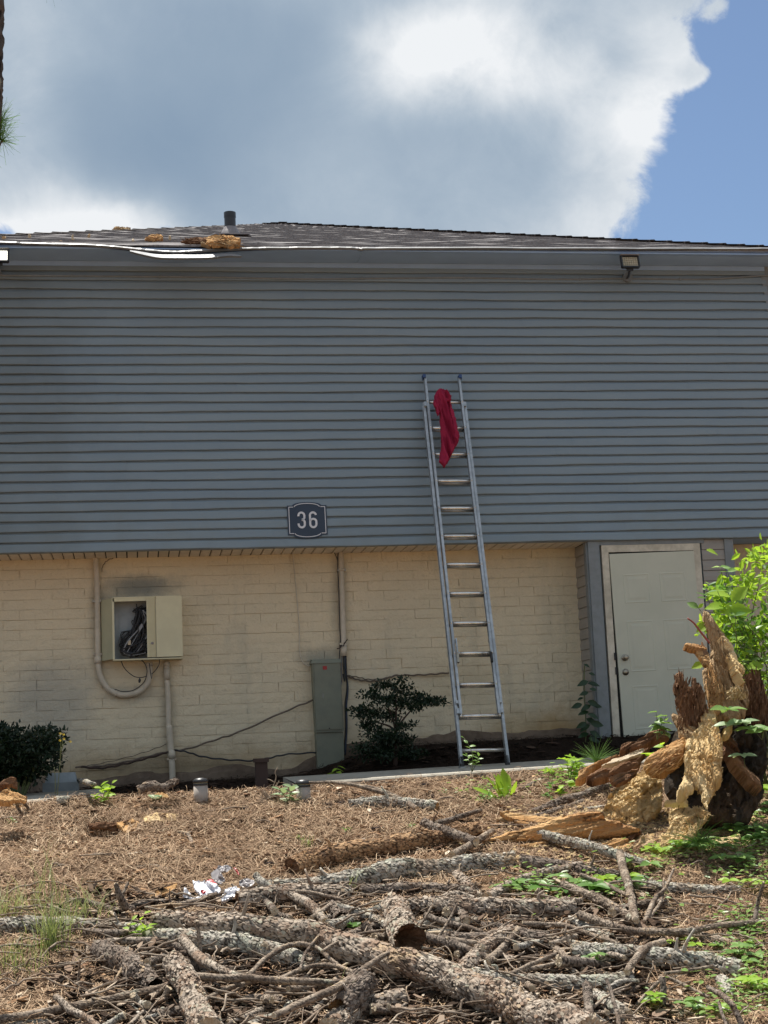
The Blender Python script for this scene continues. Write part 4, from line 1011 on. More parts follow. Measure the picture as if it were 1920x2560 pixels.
xw0 = float(at(738, 1950, 13.0)[0]); xw1 = float(at(262, 1995, 13.0)[0])
walk('sidewalk', xw0, 7.2, 13.02, 14.15, '', [xw0+1.5, xw0+3.0, xw0+4.5])
walk('path', -4.3, xw1, 13.02, 14.15, '', [xw1-1.5])
def base_on(px, py, h=0.): return on_g(px, py, h)
pb = at(655, 1990, 14.2); zb3 = ground_z(pb[0], 14.2)[0]
zt3 = at(655, 1895, 14.2)[2]; xw = .062
e = empty('old_post', (pb[0], 14.2, zb3), 'short dark reddish wooden post standing in the shade by the wall', 'post')
MB().box((pb[0], 14.2, (zb3+zt3)/2-.02), (xw*1.75, .11, zt3-zb3)).build('post_shaft', M['post'], e); MB().box((pb[0], 14.2, zt3-.02), (xw*2.15, .14, .035)).build('post_cap', M['post'], e)
def bollard(px, topy, Y, label, tiltx):
    t = at(px, topy, Y); zg = ground_z(t[0], Y)[0]-.05; r = .0575
    e = empty('bollard_light', (t[0], Y, zg), label, 'bollard light', 'solar bollard lights in the pine straw')
    o1 = MB().tube([(t[0]+tiltx, Y, zg), (t[0], Y, t[2]-.062)], r, 24).build('bollard_body', M['bollard'], e, True)
    MB().tube([(t[0], Y, t[2]-.062), (t[0], Y, t[2]-.046)], r*1.04, 24).build('band', M['lamp_black'], e, True)
    MB().tube([(t[0], Y, t[2]-.046), (t[0], Y, t[2]-.040)], r*.98, 24).build('lens_ring', M['led_off'], e, True)
    MB().tube([(t[0], Y, t[2]-.040), (t[0], Y, t[2]-.024), (t[0], Y, t[2]-.008), (t[0], Y, t[2])], [r*1.07, r*1.07, r*.85, r*.25], 24).build('cap', M['lamp_black'], e, True)
bollard(501, 1944, 12.75, 'round bollard light left of the old post, its top in shade', .002)
bollard(757, 1948, 12.6, 'round bollard light whose domed cap catches sun near the walk end', .006)
q = at(153, 1956, 14.3)
e = empty('drain_box', q, 'pale grey plastic box half hidden beside the dark clipped hedge', 'box')
MB().hexa([q+(-.16, -.05, -.09), q+(.15, -.05, -.09), q+(.15, -.05, .0), q+(-.16, -.05, .0), q+(-.16, .2, -.09), q+(.15, .2, -.09), q+(.15, .2, .0), q+(-.16, .2, .0)]).build('base', M['green_box'], e)
MB().hexa([q+(-.14, -.045, .0), q+(.14, -.045, .0), q+(.12, .0, .085), q+(-.12, .0, .085), q+(-.14, .2, .0), q+(.14, .2, .0), q+(.12, .17, .085), q+(-.12, .17, .085)]).build('lid', M['green_box'], e)

# ------------------------------------------------------------------ pine straw, mulch, chips (uncountable)
def straw(n, region, L, wd, seed, name, mt, lift=.012, yfun=None, tint=(0, 1), dark=None):
    rg = np.random.default_rng(seed); x = rg.uniform(region[0], region[1], n); y = rg.uniform(region[2], region[3], n)
    ok = np.ones(n, bool)
    if yfun is not None: ok = yfun(x, y, rg)
    x, y = x[ok], y[ok]; n = len(x)
    a = rg.uniform(0, 2*math.pi, n); l = rg.uniform(L[0], L[1], n); bend = rg.normal(0, .35, n); w_ = rg.uniform(wd[0], wd[1], n)
    el_ = np.abs(rg.normal(0, .16, n))*np.where(rg.random(n) < .15, 2.6, 1)
    V = np.zeros((n, 6, 3)); z0 = rg.uniform(0, lift*2.2, n)
    cx, cy = x.copy(), y.copy(); h = z0+ .002
    for k in range(3):
        g = ground_z(cx, cy); aa = a+bend*(k-1)
        nxp, nyp = -np.sin(aa), np.cos(aa)
        zz = np.maximum(g+h, g+.001)
        V[:, k*2, :] = np.stack([cx+nxp*w_/2, cy+nyp*w_/2, zz+w_*.25*rg.normal(size=n)], 1); V[:, k*2+1, :] = np.stack([cx-nxp*w_/2, cy-nyp*w_/2, zz], 1)
        cx = cx+np.cos(aa)*l/2*np.cos(el_); cy = cy+np.sin(aa)*l/2*np.cos(el_); h = h+np.sin(el_)*l/2*(1 if k == 0 else .15)
    i = (np.arange(n)*6)[:, None]; F = np.concatenate([i+np.array([[0, 2, 3, 1]]), i+np.array([[2, 4, 5, 3]])])
    ti = np.clip(rg.beta(2.2, 2.0, n)*.8+.16*fbm(np.stack([x, y, x*0], 1)*1.6, 3, 2.)+.05, 0, 1)
    ti = tint[0]+(tint[1]-tint[0])*ti
    return tag(mesh_np(name, V.reshape(-1, 3), [F], M[mt], None, False, {'tint': np.repeat(ti, 6)}), kind='stuff')
def fov(x, y, rg, m=.35):
    px = (x*CR[0]+y*CR[1])/(x*CF[0]+y*CF[1])
    return np.abs(px) < (960/FPX)*1.12+m/ y
def strawf(x, y, r):
    dp = (x*CF[0]+y*CF[1]); px = 960+FPX*(x*CR[0]+y*CR[1])/dp; cl = fbm(np.stack([x, y, x*0], 1)*2.2, 3, 31.)
    inpile = (y < 10.05) & (px > 240) & (px < 1560+200*(y < 9))
    return fov(x, y, r) & (r.random(len(x)) < np.where(inpile, .30, np.clip(.9+cl*1.4, .25, 1)))
straw(205000, (-2.2, 6.2, 7.6, 13.05), (.07, .17), (.0022, .0042), 1, 'pine_straw', 'needle', yfun=strawf)
def bedf(x, y, r): return fov(x, y, r) & ~((y < 14.2) & ((x > xw0) | (x < xw1)))
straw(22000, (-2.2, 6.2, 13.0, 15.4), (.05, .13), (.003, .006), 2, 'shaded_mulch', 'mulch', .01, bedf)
def chips(n, region, seed, name, mt, size, yfun):
    rg = np.random.default_rng(seed); x = rg.uniform(region[0], region[1], n); y = rg.uniform(region[2], region[3], n); ok = yfun(x, y, rg); x, y = x[ok], y[ok]; n = len(x)
    g = ground_z(x, y); a = rg.uniform(0, 6.28, n); l = rg.uniform(size[0], size[1], n)*rg.choice([1, 1, 1, 2.2], n); w_ = l*rg.uniform(.25, .6, n); t_ = rg.uniform(-.5, .5, n)
    base = np.array([[-1, -.6, 0], [.1, -1, 0], [1, -.3, 0], [.8, .7, 0], [-.3, 1, 0], [-.9, .4, 0]])
    base = np.vstack([base+[0, 0, 1], base*[1, 1, 0]+[0, 0, -1]])
    V = np.zeros((n, 12, 3)); jit = 1+.25*rg.normal(size=(n, 12, 1)); b = base[None]*jit
    X = b[..., 0]*l[:, None]/2; Y_ = b[..., 1]*w_[:, None]/2; Z = np.sign(base[None, :, 2])*.004
    V[..., 0] = x[:, None]+X*np.cos(a)[:, None]-Y_*np.sin(a)[:, None]; V[..., 1] = y[:, None]+X*np.sin(a)[:, None]+Y_*np.cos(a)[:, None]
    V[..., 2] = (g+.018+rg.uniform(0, .012, n))[:, None]+Z+X*np.sin(t_)[:, None]*.5
    i = (np.arange(n)*12)[:, None]
    F4 = np.concatenate([i+np.array([[0, 1, 2, 3]]), i+np.array([[0, 3, 4, 5]])]+[i+np.array([[q, q+6, (q+1) % 6+6, (q+1) % 6]]) for q in range(6)])
    tag(mesh_np(name, V.reshape(-1, 3), [F4], M[mt], None, False, {'tint': np.repeat(rg.random(n), 12)}), kind='stuff')
chips(5200, (-2.2, 6.2, 7.7, 13.05), 4, 'bark_chips', 'chip', (.015, .05), lambda x, y, r: fov(x, y, r))
chips(700, (-2.2, 6.2, 14.2, 15.3), 6, 'mulch_chips', 'mulch', (.02, .07), bedf)

# ------------------------------------------------------------------ logs and branches
GRP = 'logs and branches in the foreground pile'
def wood(name, pts, r, mt, label, cat='log', h=None, rpx=True, dens=1., rag=.1, seed=None, hollow=False, parent=None, plates=1., endm='bare', lift=0., hs=None, stubs=0, group=GRP, flat=1.):
    """pts: photo pixels of the centre line; it rests on the ground (centre lifted by its radius + lift)"""
    global WS
    WS += 1; seed = WS if seed is None else seed; rg = np.random.default_rng(seed)
    r = np.atleast_1d(np.asarray(r, float)); sc = []
    P0 = on_g(*pts[len(pts)//2]); pxm = FPX/np.dot(P0-CAM, CF); rr = r/pxm if rpx else r
    hs_ = np.interp(np.linspace(0, 1, len(pts)), np.linspace(0, 1, len(hs)), hs) if hs is not None else np.full(len(pts), lift)
    rp = np.interp(np.linspace(0, 1, len(pts)), np.linspace(0, 1, len(rr)), rr)
    C = np.array([on_g(a, b, rp[i]*.82+hs_[i]) for i, (a, b) in enumerate(pts)])
    L = np.linalg.norm(np.diff(C, axis=0), axis=1).sum(); rmean = rp.mean()
    k = int(max(8, min(420, L/(max(.007, rmean*.13))))); nseg = int(max(7, min(64, 2*math.pi*rmean/(.0075 if rmean > .025 else .006)*dens)))
    P = spline(C, k); s_ = np.concatenate([[0], np.cumsum(np.linalg.norm(np.diff(P, axis=0), axis=1))])
    cr_ = rp.mean()
    wobble = np.stack([fbm(np.stack([s_*3.2, s_*0+j*7.+seed, s_*0], 1), 3) for j in range(3)], 1); P = P+wobble*cr_*(.45 if rmean > .02 else 1.1)
    rad = np.interp(np.linspace(0, 1, k), np.linspace(0, 1, len(rr)), rr)
    rad = rad*(1+.10*fbm(np.stack([s_*5, s_*0+seed, s_*0], 1), 2))
    V, F, D = tube_geo(P, rad, nseg)
    th = np.tile(np.arange(nseg)*2*math.pi/nseg, k); S_ = np.repeat(s_, nseg); Rd = np.repeat(rad, nseg)
    q = np.stack([S_, np.cos(th)*Rd, np.sin(th)*Rd], 1)
    q0 = q
    cs = max(.010, min(.026, rmean*.42))/plates
    q = q+cs*1.1*np.stack([fbm(q/cs*.8+3, 3), fbm(q/cs*.8+9, 3), fbm(q/cs*.8+5, 3)], 1)
    lvl = np.zeros(len(q)); lv2 = np.zeros(len(q))
    f1, f2 = worley(q/np.array([cs*2.1, cs, cs])+seed*3.3, seed % 13, lvl)
    g1, g2 = worley(q/np.array([cs*.9, cs*.42, cs*.42])+seed*1.3, seed % 11, lv2)
    crack = np.clip((f2-f1)*2.3, 0, 1)*np.clip(.30+(g2-g1)*2.2+.35*lv2, 0, 1)
    flat_ = np.clip(fbm(q0*7, 2, seed+5)*2+.6, .15, 1)
    amp = min(.010, rmean*.15)
    dsp = amp*flat_*(.9*(lvl-.5)+.6*(lv2-.5)+1.1*(crack-.6))+.7*amp*fbm(q0*95, 3, seed)+rmean*.12*fbm(q0/rmean*.7, 3, seed+2)
    crack = np.clip(crack*(1.3-.3*flat_)+.02, 0, 1)
    V = V+D*dsp[:, None]
    # ragged broken ends
    for ring, sgn2 in ((0, -1), (k-1, 1)):
        sl2 = slice(ring*nseg, (ring+1)*nseg); Tn = nrm(P[min(ring+1, k-1)]-P[max(ring-1, 0)])
        V[sl2] += Tn*sgn2*(rag*rmean*4*fbm(np.stack([np.cos(np.arange(nseg)/nseg*6.28)*2, np.sin(np.arange(nseg)/nseg*6.28)*2, np.full(nseg, seed*1.)], 1), 3))[:, None]
    Vs = [V]; n0 = len(V); Fs = [F]; Ft = []; fm = [np.zeros(len(F))]
    bk = [q]; ck = [crack]
    for ring, sgn2 in ((0, -1), (k-1, 1)):
        c = P[ring]; rim = V[ring*nseg:(ring+1)*nseg]; Tn = nrm(P[min(ring+1, k-1)]-P[max(ring-1, 0)])*sgn2
        prev = ring*nseg+np.arange(nseg)
        for lv, (f_, dp) in enumerate(((.82, -.25 if hollow else .02), (.55, -1.1 if hollow else .08), (.25, -1.6 if hollow else -.02))):
            rn = c+(rim-rim.mean(0))*f_+(rim.mean(0)-c)+Tn*dp*rmean+rg.normal(size=(nseg, 3))*rmean*.06
            Vs.append(rn); bk.append(rn*1.); ck.append(np.full(nseg, .9))
            cur = n0+np.arange(nseg); n0 += nseg
            qd = np.stack([prev, np.roll(prev, -1), np.roll(cur, -1), cur], 1); Fs.append(qd if sgn2 > 0 else qd[:, ::-1]); fm.append(np.ones(nseg)); prev = cur
        Vs.append((c+Tn*(-1.7 if hollow else 0.)*rmean)[None]); bk.append(c[None]); ck.append(np.array([.9])); ci = n0; n0 += 1
        t = np.stack([prev, np.roll(prev, -1), np.full(nseg, ci)], 1); Ft.append(t if sgn2 > 0 else t[:, ::-1])
    F4 = np.concatenate(Fs); F3 = np.concatenate(Ft)
    o = mesh_np(name, np.vstack(Vs), [F4, F3], [M[mt], M[endm]], parent, rmean < .02, {'bk': np.vstack(bk), 'crack': np.concatenate(ck)}, np.concatenate(fm+[np.ones(len(F3))]))
    if parent is None: tag(o, label, cat, group); LASTW[0] = o
    if rmean > .028 and not mt.startswith('rot'):
        nfl = int(min(1500, L*2*math.pi*rmean*1100)); qi = rg.integers(0, len(V), nfl); Pn = V[qi]; Nn = D[qi]
        ii = np.clip(qi//nseg, 1, k-2); Ta = P[ii+1]-P[ii-1]; Ta /= np.linalg.norm(Ta, axis=1)[:, None]; Bn = np.cross(Nn, Ta)
        fl_ = rg.uniform(.006, .019, nfl); fw = fl_*rg.uniform(.35, .8, nfl); an = np.linspace(0, 2*math.pi, 7)[:-1]
        tl = rg.normal(0, .13, (nfl, 2)); Vf = np.zeros((nfl, 12, 3)); lift_ = rg.uniform(.001, .0045, nfl)
        for a_ in range(6):
            jr = rg.uniform(.65, 1.25, nfl); u_ = np.cos(an[a_])*fl_*jr; v_ = np.sin(an[a_])*fw*jr
            bs = Pn+Ta*u_[:, None]+Bn*v_[:, None]; hh_ = lift_+tl[:, 0]*u_+tl[:, 1]*v_-.35*v_**2/rmean
            Vf[:, a_] = bs+Nn*(hh_+.0018)[:, None]; Vf[:, a_+6] = bs*1-Nn*.004
        bi = (np.arange(nfl)*12)[:, None]
        Ff = np.concatenate([bi+np.array([[0, 1, 2, 3]]), bi+np.array([[0, 3, 4, 5]])]+[bi+np.array([[a_, a_+6, (a_+1) % 6+6, (a_+1) % 6]]) for a_ in range(6)])
        fo = mesh_np('bark_flakes', Vf.reshape(-1, 3), [Ff], M[mt], None, False, {'bk': np.repeat(q0[qi]+rg.uniform(-.1, .1, (nfl, 3)), 12, 0), 'crack': np.tile(np.r_[np.full(6, 1.), np.full(6, .45)], nfl)})
        fo.parent = o; tag(fo, kind='stuff')
    # short dead stubs are parts of the log
    for j in range((stubs+1)//2):
        i = int(k*rg.uniform(.12, .9)); a = rg.uniform(.2, 2.9); Tn = nrm(P[min(i+1, k-1)]-P[max(0, i-1)])
        dv = nrm(np.array([math.cos(a)*.3, -.25, 1.])*rg.uniform(.7, 1.2)+Tn*rg.uniform(-.9, .9)); ln = rmean*rg.uniform(.5, 1.5)+.02
        r0 = min(.010, rmean*.2)
        pp = spline([P[i]+dv*rmean*.5, P[i]+dv*(rmean+ln*.5), P[i]+dv*(rmean+ln)+rg.normal(size=3)*.022], 8)
        Vt, Ftb, _ = tube_geo(pp, [r0*1.5, r0, r0*.6], 8)
        st2 = mesh_np('stub', Vt, [Ftb, [[56+a_ for a_ in (0, 1, 2, 3)], [56+a_ for a_ in (0, 3, 4, 5)], [56+a_ for a_ in (0, 5, 6, 7)]]], M[mt], None, True, {'bk': Vt*1., 'crack': np.full(len(Vt), .8)})
        st2.parent = o
    return o
WS = 100; LASTW = [None]
W = wood
# long rows of the pile, far to near
W('fallen_branch', [(825, 1955), (900, 1965), (985, 1992), (1045, 2022)], [3.6, 5, 6.5], 'twig', 'forked pale branch slanting down from the walk toward the short mossy log', 'branch', hs=[.16, .12, .05, .03])
W('fallen_branch', [(745, 1958), (850, 1958), (935, 1968), (1000, 1995)], [3, 4, 4.5], 'twig', 'bare pale branch pointing left over the shaded end of the walk', 'branch', hs=[.14, .13, .1, .05])
W('fallen_log', [(872, 2012), (950, 2008), (1020, 2012), (1095, 2018)], [12, 15, 15, 14], 'bark_grey', 'short lichened log with an orange broken end lying in front of the walk', endm='rot_orange', stubs=1)
W('fallen_branch', [(794, 2024), (840, 2018), (876, 2010)], [3.5, 4], 'twig', 'straight stick touching the left end of the short lichened log', 'branch')
W('fallen_branch', [(1055, 2055), (1110, 2078), (1190, 2106)], [9, 11, 10], 'bark_dark', 'dark crooked branch lying across the orange topped log', 'branch', lift=.07, stubs=2)
W('fallen_branch', [(1090, 2062), (1140, 2046), (1200, 2026)], [8, 7, 5], 'bark_dark', 'dark branch rising to the right above the orange topped log', 'branch', lift=.04, stubs=1)
W('fallen_log', [(722, 2168), (780, 2150), (862, 2132), (1010, 2106), (1098, 2092), (1200, 2078)], [25, 26, 25, 22, 20], 'bark_red', 'long log with crumbling orange bark lying behind the grey pile', endm='rot_brown', stubs=1)
W('fallen_branch', [(1127, 2135), (1180, 2110), (1233, 2080)], [9, 9, 8], 'twig', 'smooth brown limb leaning across the right end of the orange log', 'branch', lift=.05)
W('fallen_branch', [(860, 2125), (890, 2110), (912, 2103)], [6, 6], 'twig', 'short stick in the straw above the orange log', 'branch')
W('fallen_log', [(640, 2222), (740, 2218), (830, 2212), (904, 2199), (1022, 2176), (1148, 2162), (1283, 2150)], [15, 20, 25, 28, 27, 24, 22], 'bark_grey', 'long pale barked log curving across the middle of the pile', stubs=3)
W('fallen_log', [(590, 2250), (700, 2243), (790, 2238), (880, 2232)], [26, 25, 22, 20], 'bark', 'brown sided log just right of the torn white bag', endm='rot_brown', stubs=1)
W('fallen_log', [(900, 2228), (1010, 2222), (1120, 2225), (1200, 2235)], [16, 15, 14, 12], 'bark_dark', 'dark limb in the shade under the long pale log', stubs=3, lift=.0)
W('fallen_log', [(1300, 2160), (1390, 2165), (1470, 2180), (1570, 2195)], [20, 19, 17, 13], 'bark_dark', 'dark mossy log under the long orange splinter', stubs=2)
W('fallen_branch', [(1335, 2078), (1420, 2102), (1510, 2125), (1610, 2155)], [9, 13, 13, 8], 'bark_grey', 'pale weathered limb in front of the long orange splinter', 'branch', lift=.06, stubs=2)
W('fallen_branch', [(1549, 2130), (1562, 2180), (1572, 2215), (1592, 2303)], [11, 11, 10, 8], 'twig', 'knobbly limb running straight down the right of the pile', 'branch', lift=.08)
W('fallen_branch', [(1220, 2242), (1305, 2200), (1370, 2180), (1450, 2160)], [12, 12, 11, 9], 'bark', 'limb rising right toward the stump from the middle of the pile', 'branch', lift=.03, stubs=1)
W('fallen_branch', [(1140, 2185), (1160, 2205), (1195, 2245)], [14, 13, 13], 'bark', 'stubby limb under the right end of the long pale log', 'branch')
W('fallen_branch', [(1452, 2185), (1510, 2208), (1578, 2246)], [6, 6, 5], 'twig', 'thin straight stick crossing the green creeper leaves', 'branch', lift=.09)
W('fallen_branch', [(1612, 2308), (1636, 2250), (1662, 2222), (1684, 2172)], [6, 6, 4.5, 3], 'twig', 'forked twig standing up in front of the white ended log', 'branch', hs=[.03, .1, .16, .22])
W('fallen_branch', [(1618, 2300), (1650, 2255), (1660, 2195)], [4, 4, 3], 'twig', 'upright thin prong beside the forked twig', 'branch', hs=[.03, .1, .2])
W('fallen_log', [(1588, 2212), (1650, 2220), (1740, 2226), (1848, 2228)], [16, 17, 15, 12], 'bark_grey', 'log with a white stripped right end beyond the creeper', endm='bare')
W('fallen_log', [(1030, 2262), (1160, 2271), (1300, 2271), (1432, 2266)], [22, 24, 24, 22], 'bark', 'straight brown log with a clean cut right end', stubs=1)
W('fallen_branch', [(1430, 2272), (1470, 2275), (1495, 2278)], [7, 6], 'twig', 'stub of stick beyond the cut end of the straight brown log', 'branch')
W('fallen_branch', [(1445, 2288), (1500, 2305), (1560, 2322), (1620, 2328), (1700, 2330), (1790, 2318), (1905, 2302)], [11, 10, 9, 9, 8, 7], 'twig', 'long thin limb sweeping to the right edge of the pile', 'branch', lift=.07, stubs=3)
W('fallen_branch', [(1888, 2302), (1893, 2262), (1906, 2205)], [6, 5, 3], 'bark_dark', 'dark twig standing up at the right edge of the pile', 'branch', hs=[.08, .15, .3])
W('fallen_branch', [(1705, 2335), (1760, 2345), (1850, 2362)], [12, 13, 9], 'bark', 'reddish barked limb half under the long thin limb', 'branch')
W('fallen_branch', [(1305, 2307), (1370, 2312), (1430, 2322), (1550, 2367)], [7, 7, 7, 5], 'twig', 'curved slim limb below the cut brown log', 'branch', lift=.05)
W('fallen_branch', [(1425, 2300), (1480, 2330), (1528, 2352)], [12, 13, 14], 'bark_grey', 'short pale broken limb with a dark hollow end', 'branch', hollow=True)
W('fallen_log', [(1045, 2318), (1110, 2310), (1196, 2303)], [14, 16, 14], 'bark_grey', 'short lichened log under the straight brown log', endm='bare')
W('fallen_log', [(1205, 2312), (1255, 2318), (1310, 2330)], [11, 12, 10], 'bark_dark', 'short dark log behind the leaning brown limb', stubs=2)
W('fallen_log', [(915, 2290), (965, 2308), (1030, 2325)], [15, 15, 13], 'bark', 'log lying under the thick stub that points at the camera')
W('fallen_branch', [(1056, 2340), (1100, 2336), (1145, 2338)], [6, 7, 6], 'bare', 'bleached stick right of the thick stub', 'branch', lift=.05)
W('fallen_branch', [(1150, 2428), (1190, 2390), (1235, 2352), (1278, 2325)], [19, 20, 19, 15], 'bark', 'thick limb leaning up to the right in the middle of the pile', 'branch', lift=.02)
W('fallen_branch', [(1215, 2405), (1260, 2365), (1300, 2322)], [10, 9, 8], 'twig', 'peeled limb beside the thick leaning limb', 'branch', lift=.06)
W('fallen_log', [(1110, 2350), (1165, 2352), (1225, 2345)], [20, 22, 18], 'bark_dark', 'fat dark log buried behind the thick leaning limb')
W('fallen_log', [(1290, 2340), (1335, 2346), (1372, 2352)], [20, 20, 17], 'bark_dark', 'squat dark log right of the thick leaning limb')
W('fallen_branch', [(1254, 2398), (1285, 2405), (1316, 2420)], [12, 12, 10], 'bark', 'short peeling chunk with a bright broken end', 'branch')
W('fallen_branch', [(1372, 2358), (1410, 2345), (1440, 2342)], [8, 8, 7], 'bark', 'short limb leaning on the squat dark log', 'branch', lift=.04)
W('fallen_branch', [(1282, 2434), (1330, 2412), (1390, 2388)], [6, 6, 5], 'twig', 'thin stick lying over the lichened lower right log', 'branch', lift=.08)
W('fallen_branch', [(1285, 2428), (1370, 2412), (1450, 2390)], [6, 6, 5], 'twig', 'second thin stick beside the lower lichened log', 'branch', lift=.06)
W('fallen_branch', [(1395, 2370), (1420, 2400), (1455, 2425)], [8, 8, 7], 'twig', 'crooked stick behind the upper right lichened log', 'branch', lift=.03)
W('fallen_log', [(1430, 2385), (1500, 2388), (1560, 2392), (1720, 2405), (1850, 2428)], [22, 24, 25, 25, 24], 'bark_grey', 'long lichened log lying low on the right', stubs=3)
W('fallen_branch', [(1566, 2432), (1588, 2398), (1616, 2368), (1663, 2354)], [8, 9, 10, 9], 'twig', 'bent limb hooked over the long lichened log on the right', 'branch', lift=.10)
W('fallen_branch', [(1540, 2360), (1580, 2364), (1605, 2358)], [4, 4, 5], 'bare', 'bone white stick near the centre right', 'branch')
W('fallen_log', [(1190, 2440), (1260, 2448), (1330, 2455), (1470, 2455), (1572, 2447)], [17, 20, 22, 22, 21], 'bark_grey', 'pale log with green lichen spots above the big trunk', stubs=3)
W('fallen_branch', [(1465, 2462), (1470, 2510), (1482, 2560)], [12, 11, 9], 'bark_dark', 'dark snag hanging from the green spotted log', 'branch', hs=[.12, .1, .06])
W('fallen_branch', [(1520, 2450), (1535, 2500), (1549, 2570)], [5, 5, 6], 'bark_dark', 'thin dark upright stick at the bottom right of the pile', 'branch', hs=[.2, .14, .06])
W('fallen_log', [(1485, 2485), (1530, 2515), (1570, 2545)], [18, 20, 18], 'bark_grey', 'short scaly limb under the dark snag')
W('fallen_branch', [(1655, 2436), (1660, 2470), (1662, 2512)], [8, 8, 9], 'bark_dark', 'dark upright stake in the lower right straw', 'branch', hs=[.16, .1, .02])
W('fallen_branch', [(1587, 2520), (1615, 2488), (1648, 2456)], [5, 5, 5], 'twig', 'thin prop leaning on the dark upright stake', 'branch', hs=[.02, .06, .1])
W('fallen_branch', [(1665, 2440), (1710, 2462), (1775, 2495)], [5, 5, 4], 'twig', 'thin twig trailing right from the dark upright stake', 'branch', hs=[.08, .05, .03])
W('fallen_branch', [(1665, 2438), (1720, 2428), (1780, 2415)], [5, 4, 4], 'twig', 'thin twig reaching to the right end of the long lichened log', 'branch', lift=.08)
W('fallen_branch', [(1632, 2495), (1680, 2520), (1745, 2538)], [6, 6, 4], 'twig', 'low twig in the straw below the dark stake', 'branch')
W('fallen_branch', [(1770, 2467), (1820, 2496), (1842, 2530), (1860, 2570)], [6, 8, 7, 7], 'bark_dark', 'black curved limb at the lower right corner', 'branch', hs=[.14, .16, .12, .06])
W('fallen_branch', [(1797, 2505), (1805, 2535), (1818, 2570)], [4, 4, 4], 'bark_dark', 'small black prong left of the black curved limb', 'branch', hs=[.12, .08, .04])
W('fallen_log', [(1796, 2445), (1812, 2462), (1818, 2490)], [14, 17, 12], 'bark_grey', 'small pale broken knob of wood at the lower right')
# left and centre
W('fallen_branch', [(165, 2252), (230, 2258), (300, 2278)], [8, 9, 10], 'bark_dark', 'dark limb above the grass on the left', 'branch', lift=.02, stubs=1)
W('fallen_branch', [(290, 2210), (297, 2240), (312, 2272)], [5, 8, 9], 'bark_dark', 'pointed dark snag standing up behind the big trunk', 'branch', hs=[.22, .14, .05])
W('fallen_branch', [(318, 2205), (306, 2235), (300, 2262)], [3, 4, 5], 'twig', 'thin fork beside the pointed dark snag', 'branch', hs=[.2, .13, .05])
W('fallen_branch', [(318, 2275), (380, 2260), (450, 2264), (560, 2275)], [11, 12, 10, 8], 'bark_dark', 'dark limb lying right behind the big trunk', 'branch', stubs=2)
W('fallen_branch', [(440, 2262), (510, 2245), (580, 2222)], [6, 7, 5], 'twig', 'stick poking under the torn white bag', 'branch', lift=.04)
W('fallen_log', [(-20, 2318), (60, 2316), (140, 2318), (245, 2312)], [20, 22, 20, 15], 'bark_grey', 'grey lichened log at the left edge behind the grass')
W('fallen_log', [(160, 2300), (230, 2312), (330, 2322), (390, 2330)], [12, 14, 14, 12], 'bark_grey', 'pale thin log running from the grass to the big trunk', stubs=1)
W('fallen_log', [(245, 2380), (300, 2402), (350, 2432), (392, 2465)], [27, 30, 30, 24], 'bark_dark', 'stout dark grey log end under the lime seedling', hollow=True, endm='rot_dark')
W('fallen_log', [(350, 2338), (460, 2352), (590, 2365), (700, 2390), (800, 2418)], [20, 24, 28, 28, 22], 'bark_grey', 'mossy pale log lying directly in front of the big trunk', stubs=2)
W('fallen_branch', [(452, 2345), (490, 2385), (540, 2420), (620, 2448)], [12, 13, 12, 9], 'bark', 'crooked limb crossing the mossy pale log', 'branch', lift=.12, stubs=2)
W('fallen_log', [(375, 2300), (470, 2303), (550, 2316), (700, 2335), (811, 2352), (959, 2396), (1106, 2440), (1233, 2497), (1347, 2533), (1482, 2580)], [28, 31, 33, 35, 35, 35, 36, 38, 38, 38], 'bark', 'longest and thickest scaly pine trunk crossing the whole pile', lift=.05, stubs=3)
W('fallen_log', [(985, 2252), (1000, 2295), (1022, 2352)], [30, 34, 38], 'bark', 'thick stub pointing at the camera with a dark hollow end', hollow=True, endm='rot_brown', hs=[.10, .13, .16])
W('fallen_branch', [(727, 2236), (770, 2262), (812, 2302)], [10, 12, 10], 'bark', 'limb with a yellow broken end reaching down behind the trunk', 'branch', lift=.07)
W('fallen_branch', [(640, 2188), (662, 2212), (700, 2230)], [9, 11, 9], 'bark_grey', 'mossy snag standing up just right of the torn bag', 'branch', hs=[.15, .1, .06])
W('fallen_branch', [(722, 2230), (790, 2235), (862, 2250)], [5, 5, 4], 'twig', 'long thin stick over the brown sided log', 'branch', lift=.1)
W('fallen_branch', [(777, 2297), (812, 2272), (842, 2252)], [6, 6, 6], 'twig', 'short stick leaning behind the trunk near the centre', 'branch', lift=.07)
W('fallen_log', [(835, 2265), (850, 2285), (858, 2305)], [20, 22, 20], 'bark_dark', 'short upright hollow chunk behind the trunk', hollow=True, endm='rot_brown')
W('fallen_log', [(432, 2395), (455, 2432), (480, 2490), (525, 2580)], [26, 29, 31, 33], 'bark', 'scaly log end pointing away at the lower left of the pile', hs=[.14, .12, .1, .08])
W('fallen_branch', [(-10, 2547), (80, 2536), (160, 2522), (290, 2492), (425, 2465)], [10, 10, 11, 10, 8], 'twig', 'long smooth limb rising right along the bottom left', 'branch', lift=.05)
W('fallen_branch', [(478, 2440), (600, 2450), (720, 2455), (862, 2452)], [9, 9, 9, 8], 'twig', 'straight smooth limb between the scaly log end and the centre', 'branch', lift=.13)
W('fallen_branch', [(620, 2436), (668, 2396), (727, 2367), (790, 2375), (878, 2436)], [6, 6, 7, 6, 5], 'twig', 'slim limb arching up and over below the trunk', 'branch', lift=.12)
W('fallen_branch', [(690, 2448), (770, 2418), (830, 2416), (890, 2432)], [6, 6, 6, 5], 'twig', 'second slim limb beneath the arched one', 'branch', lift=.13)
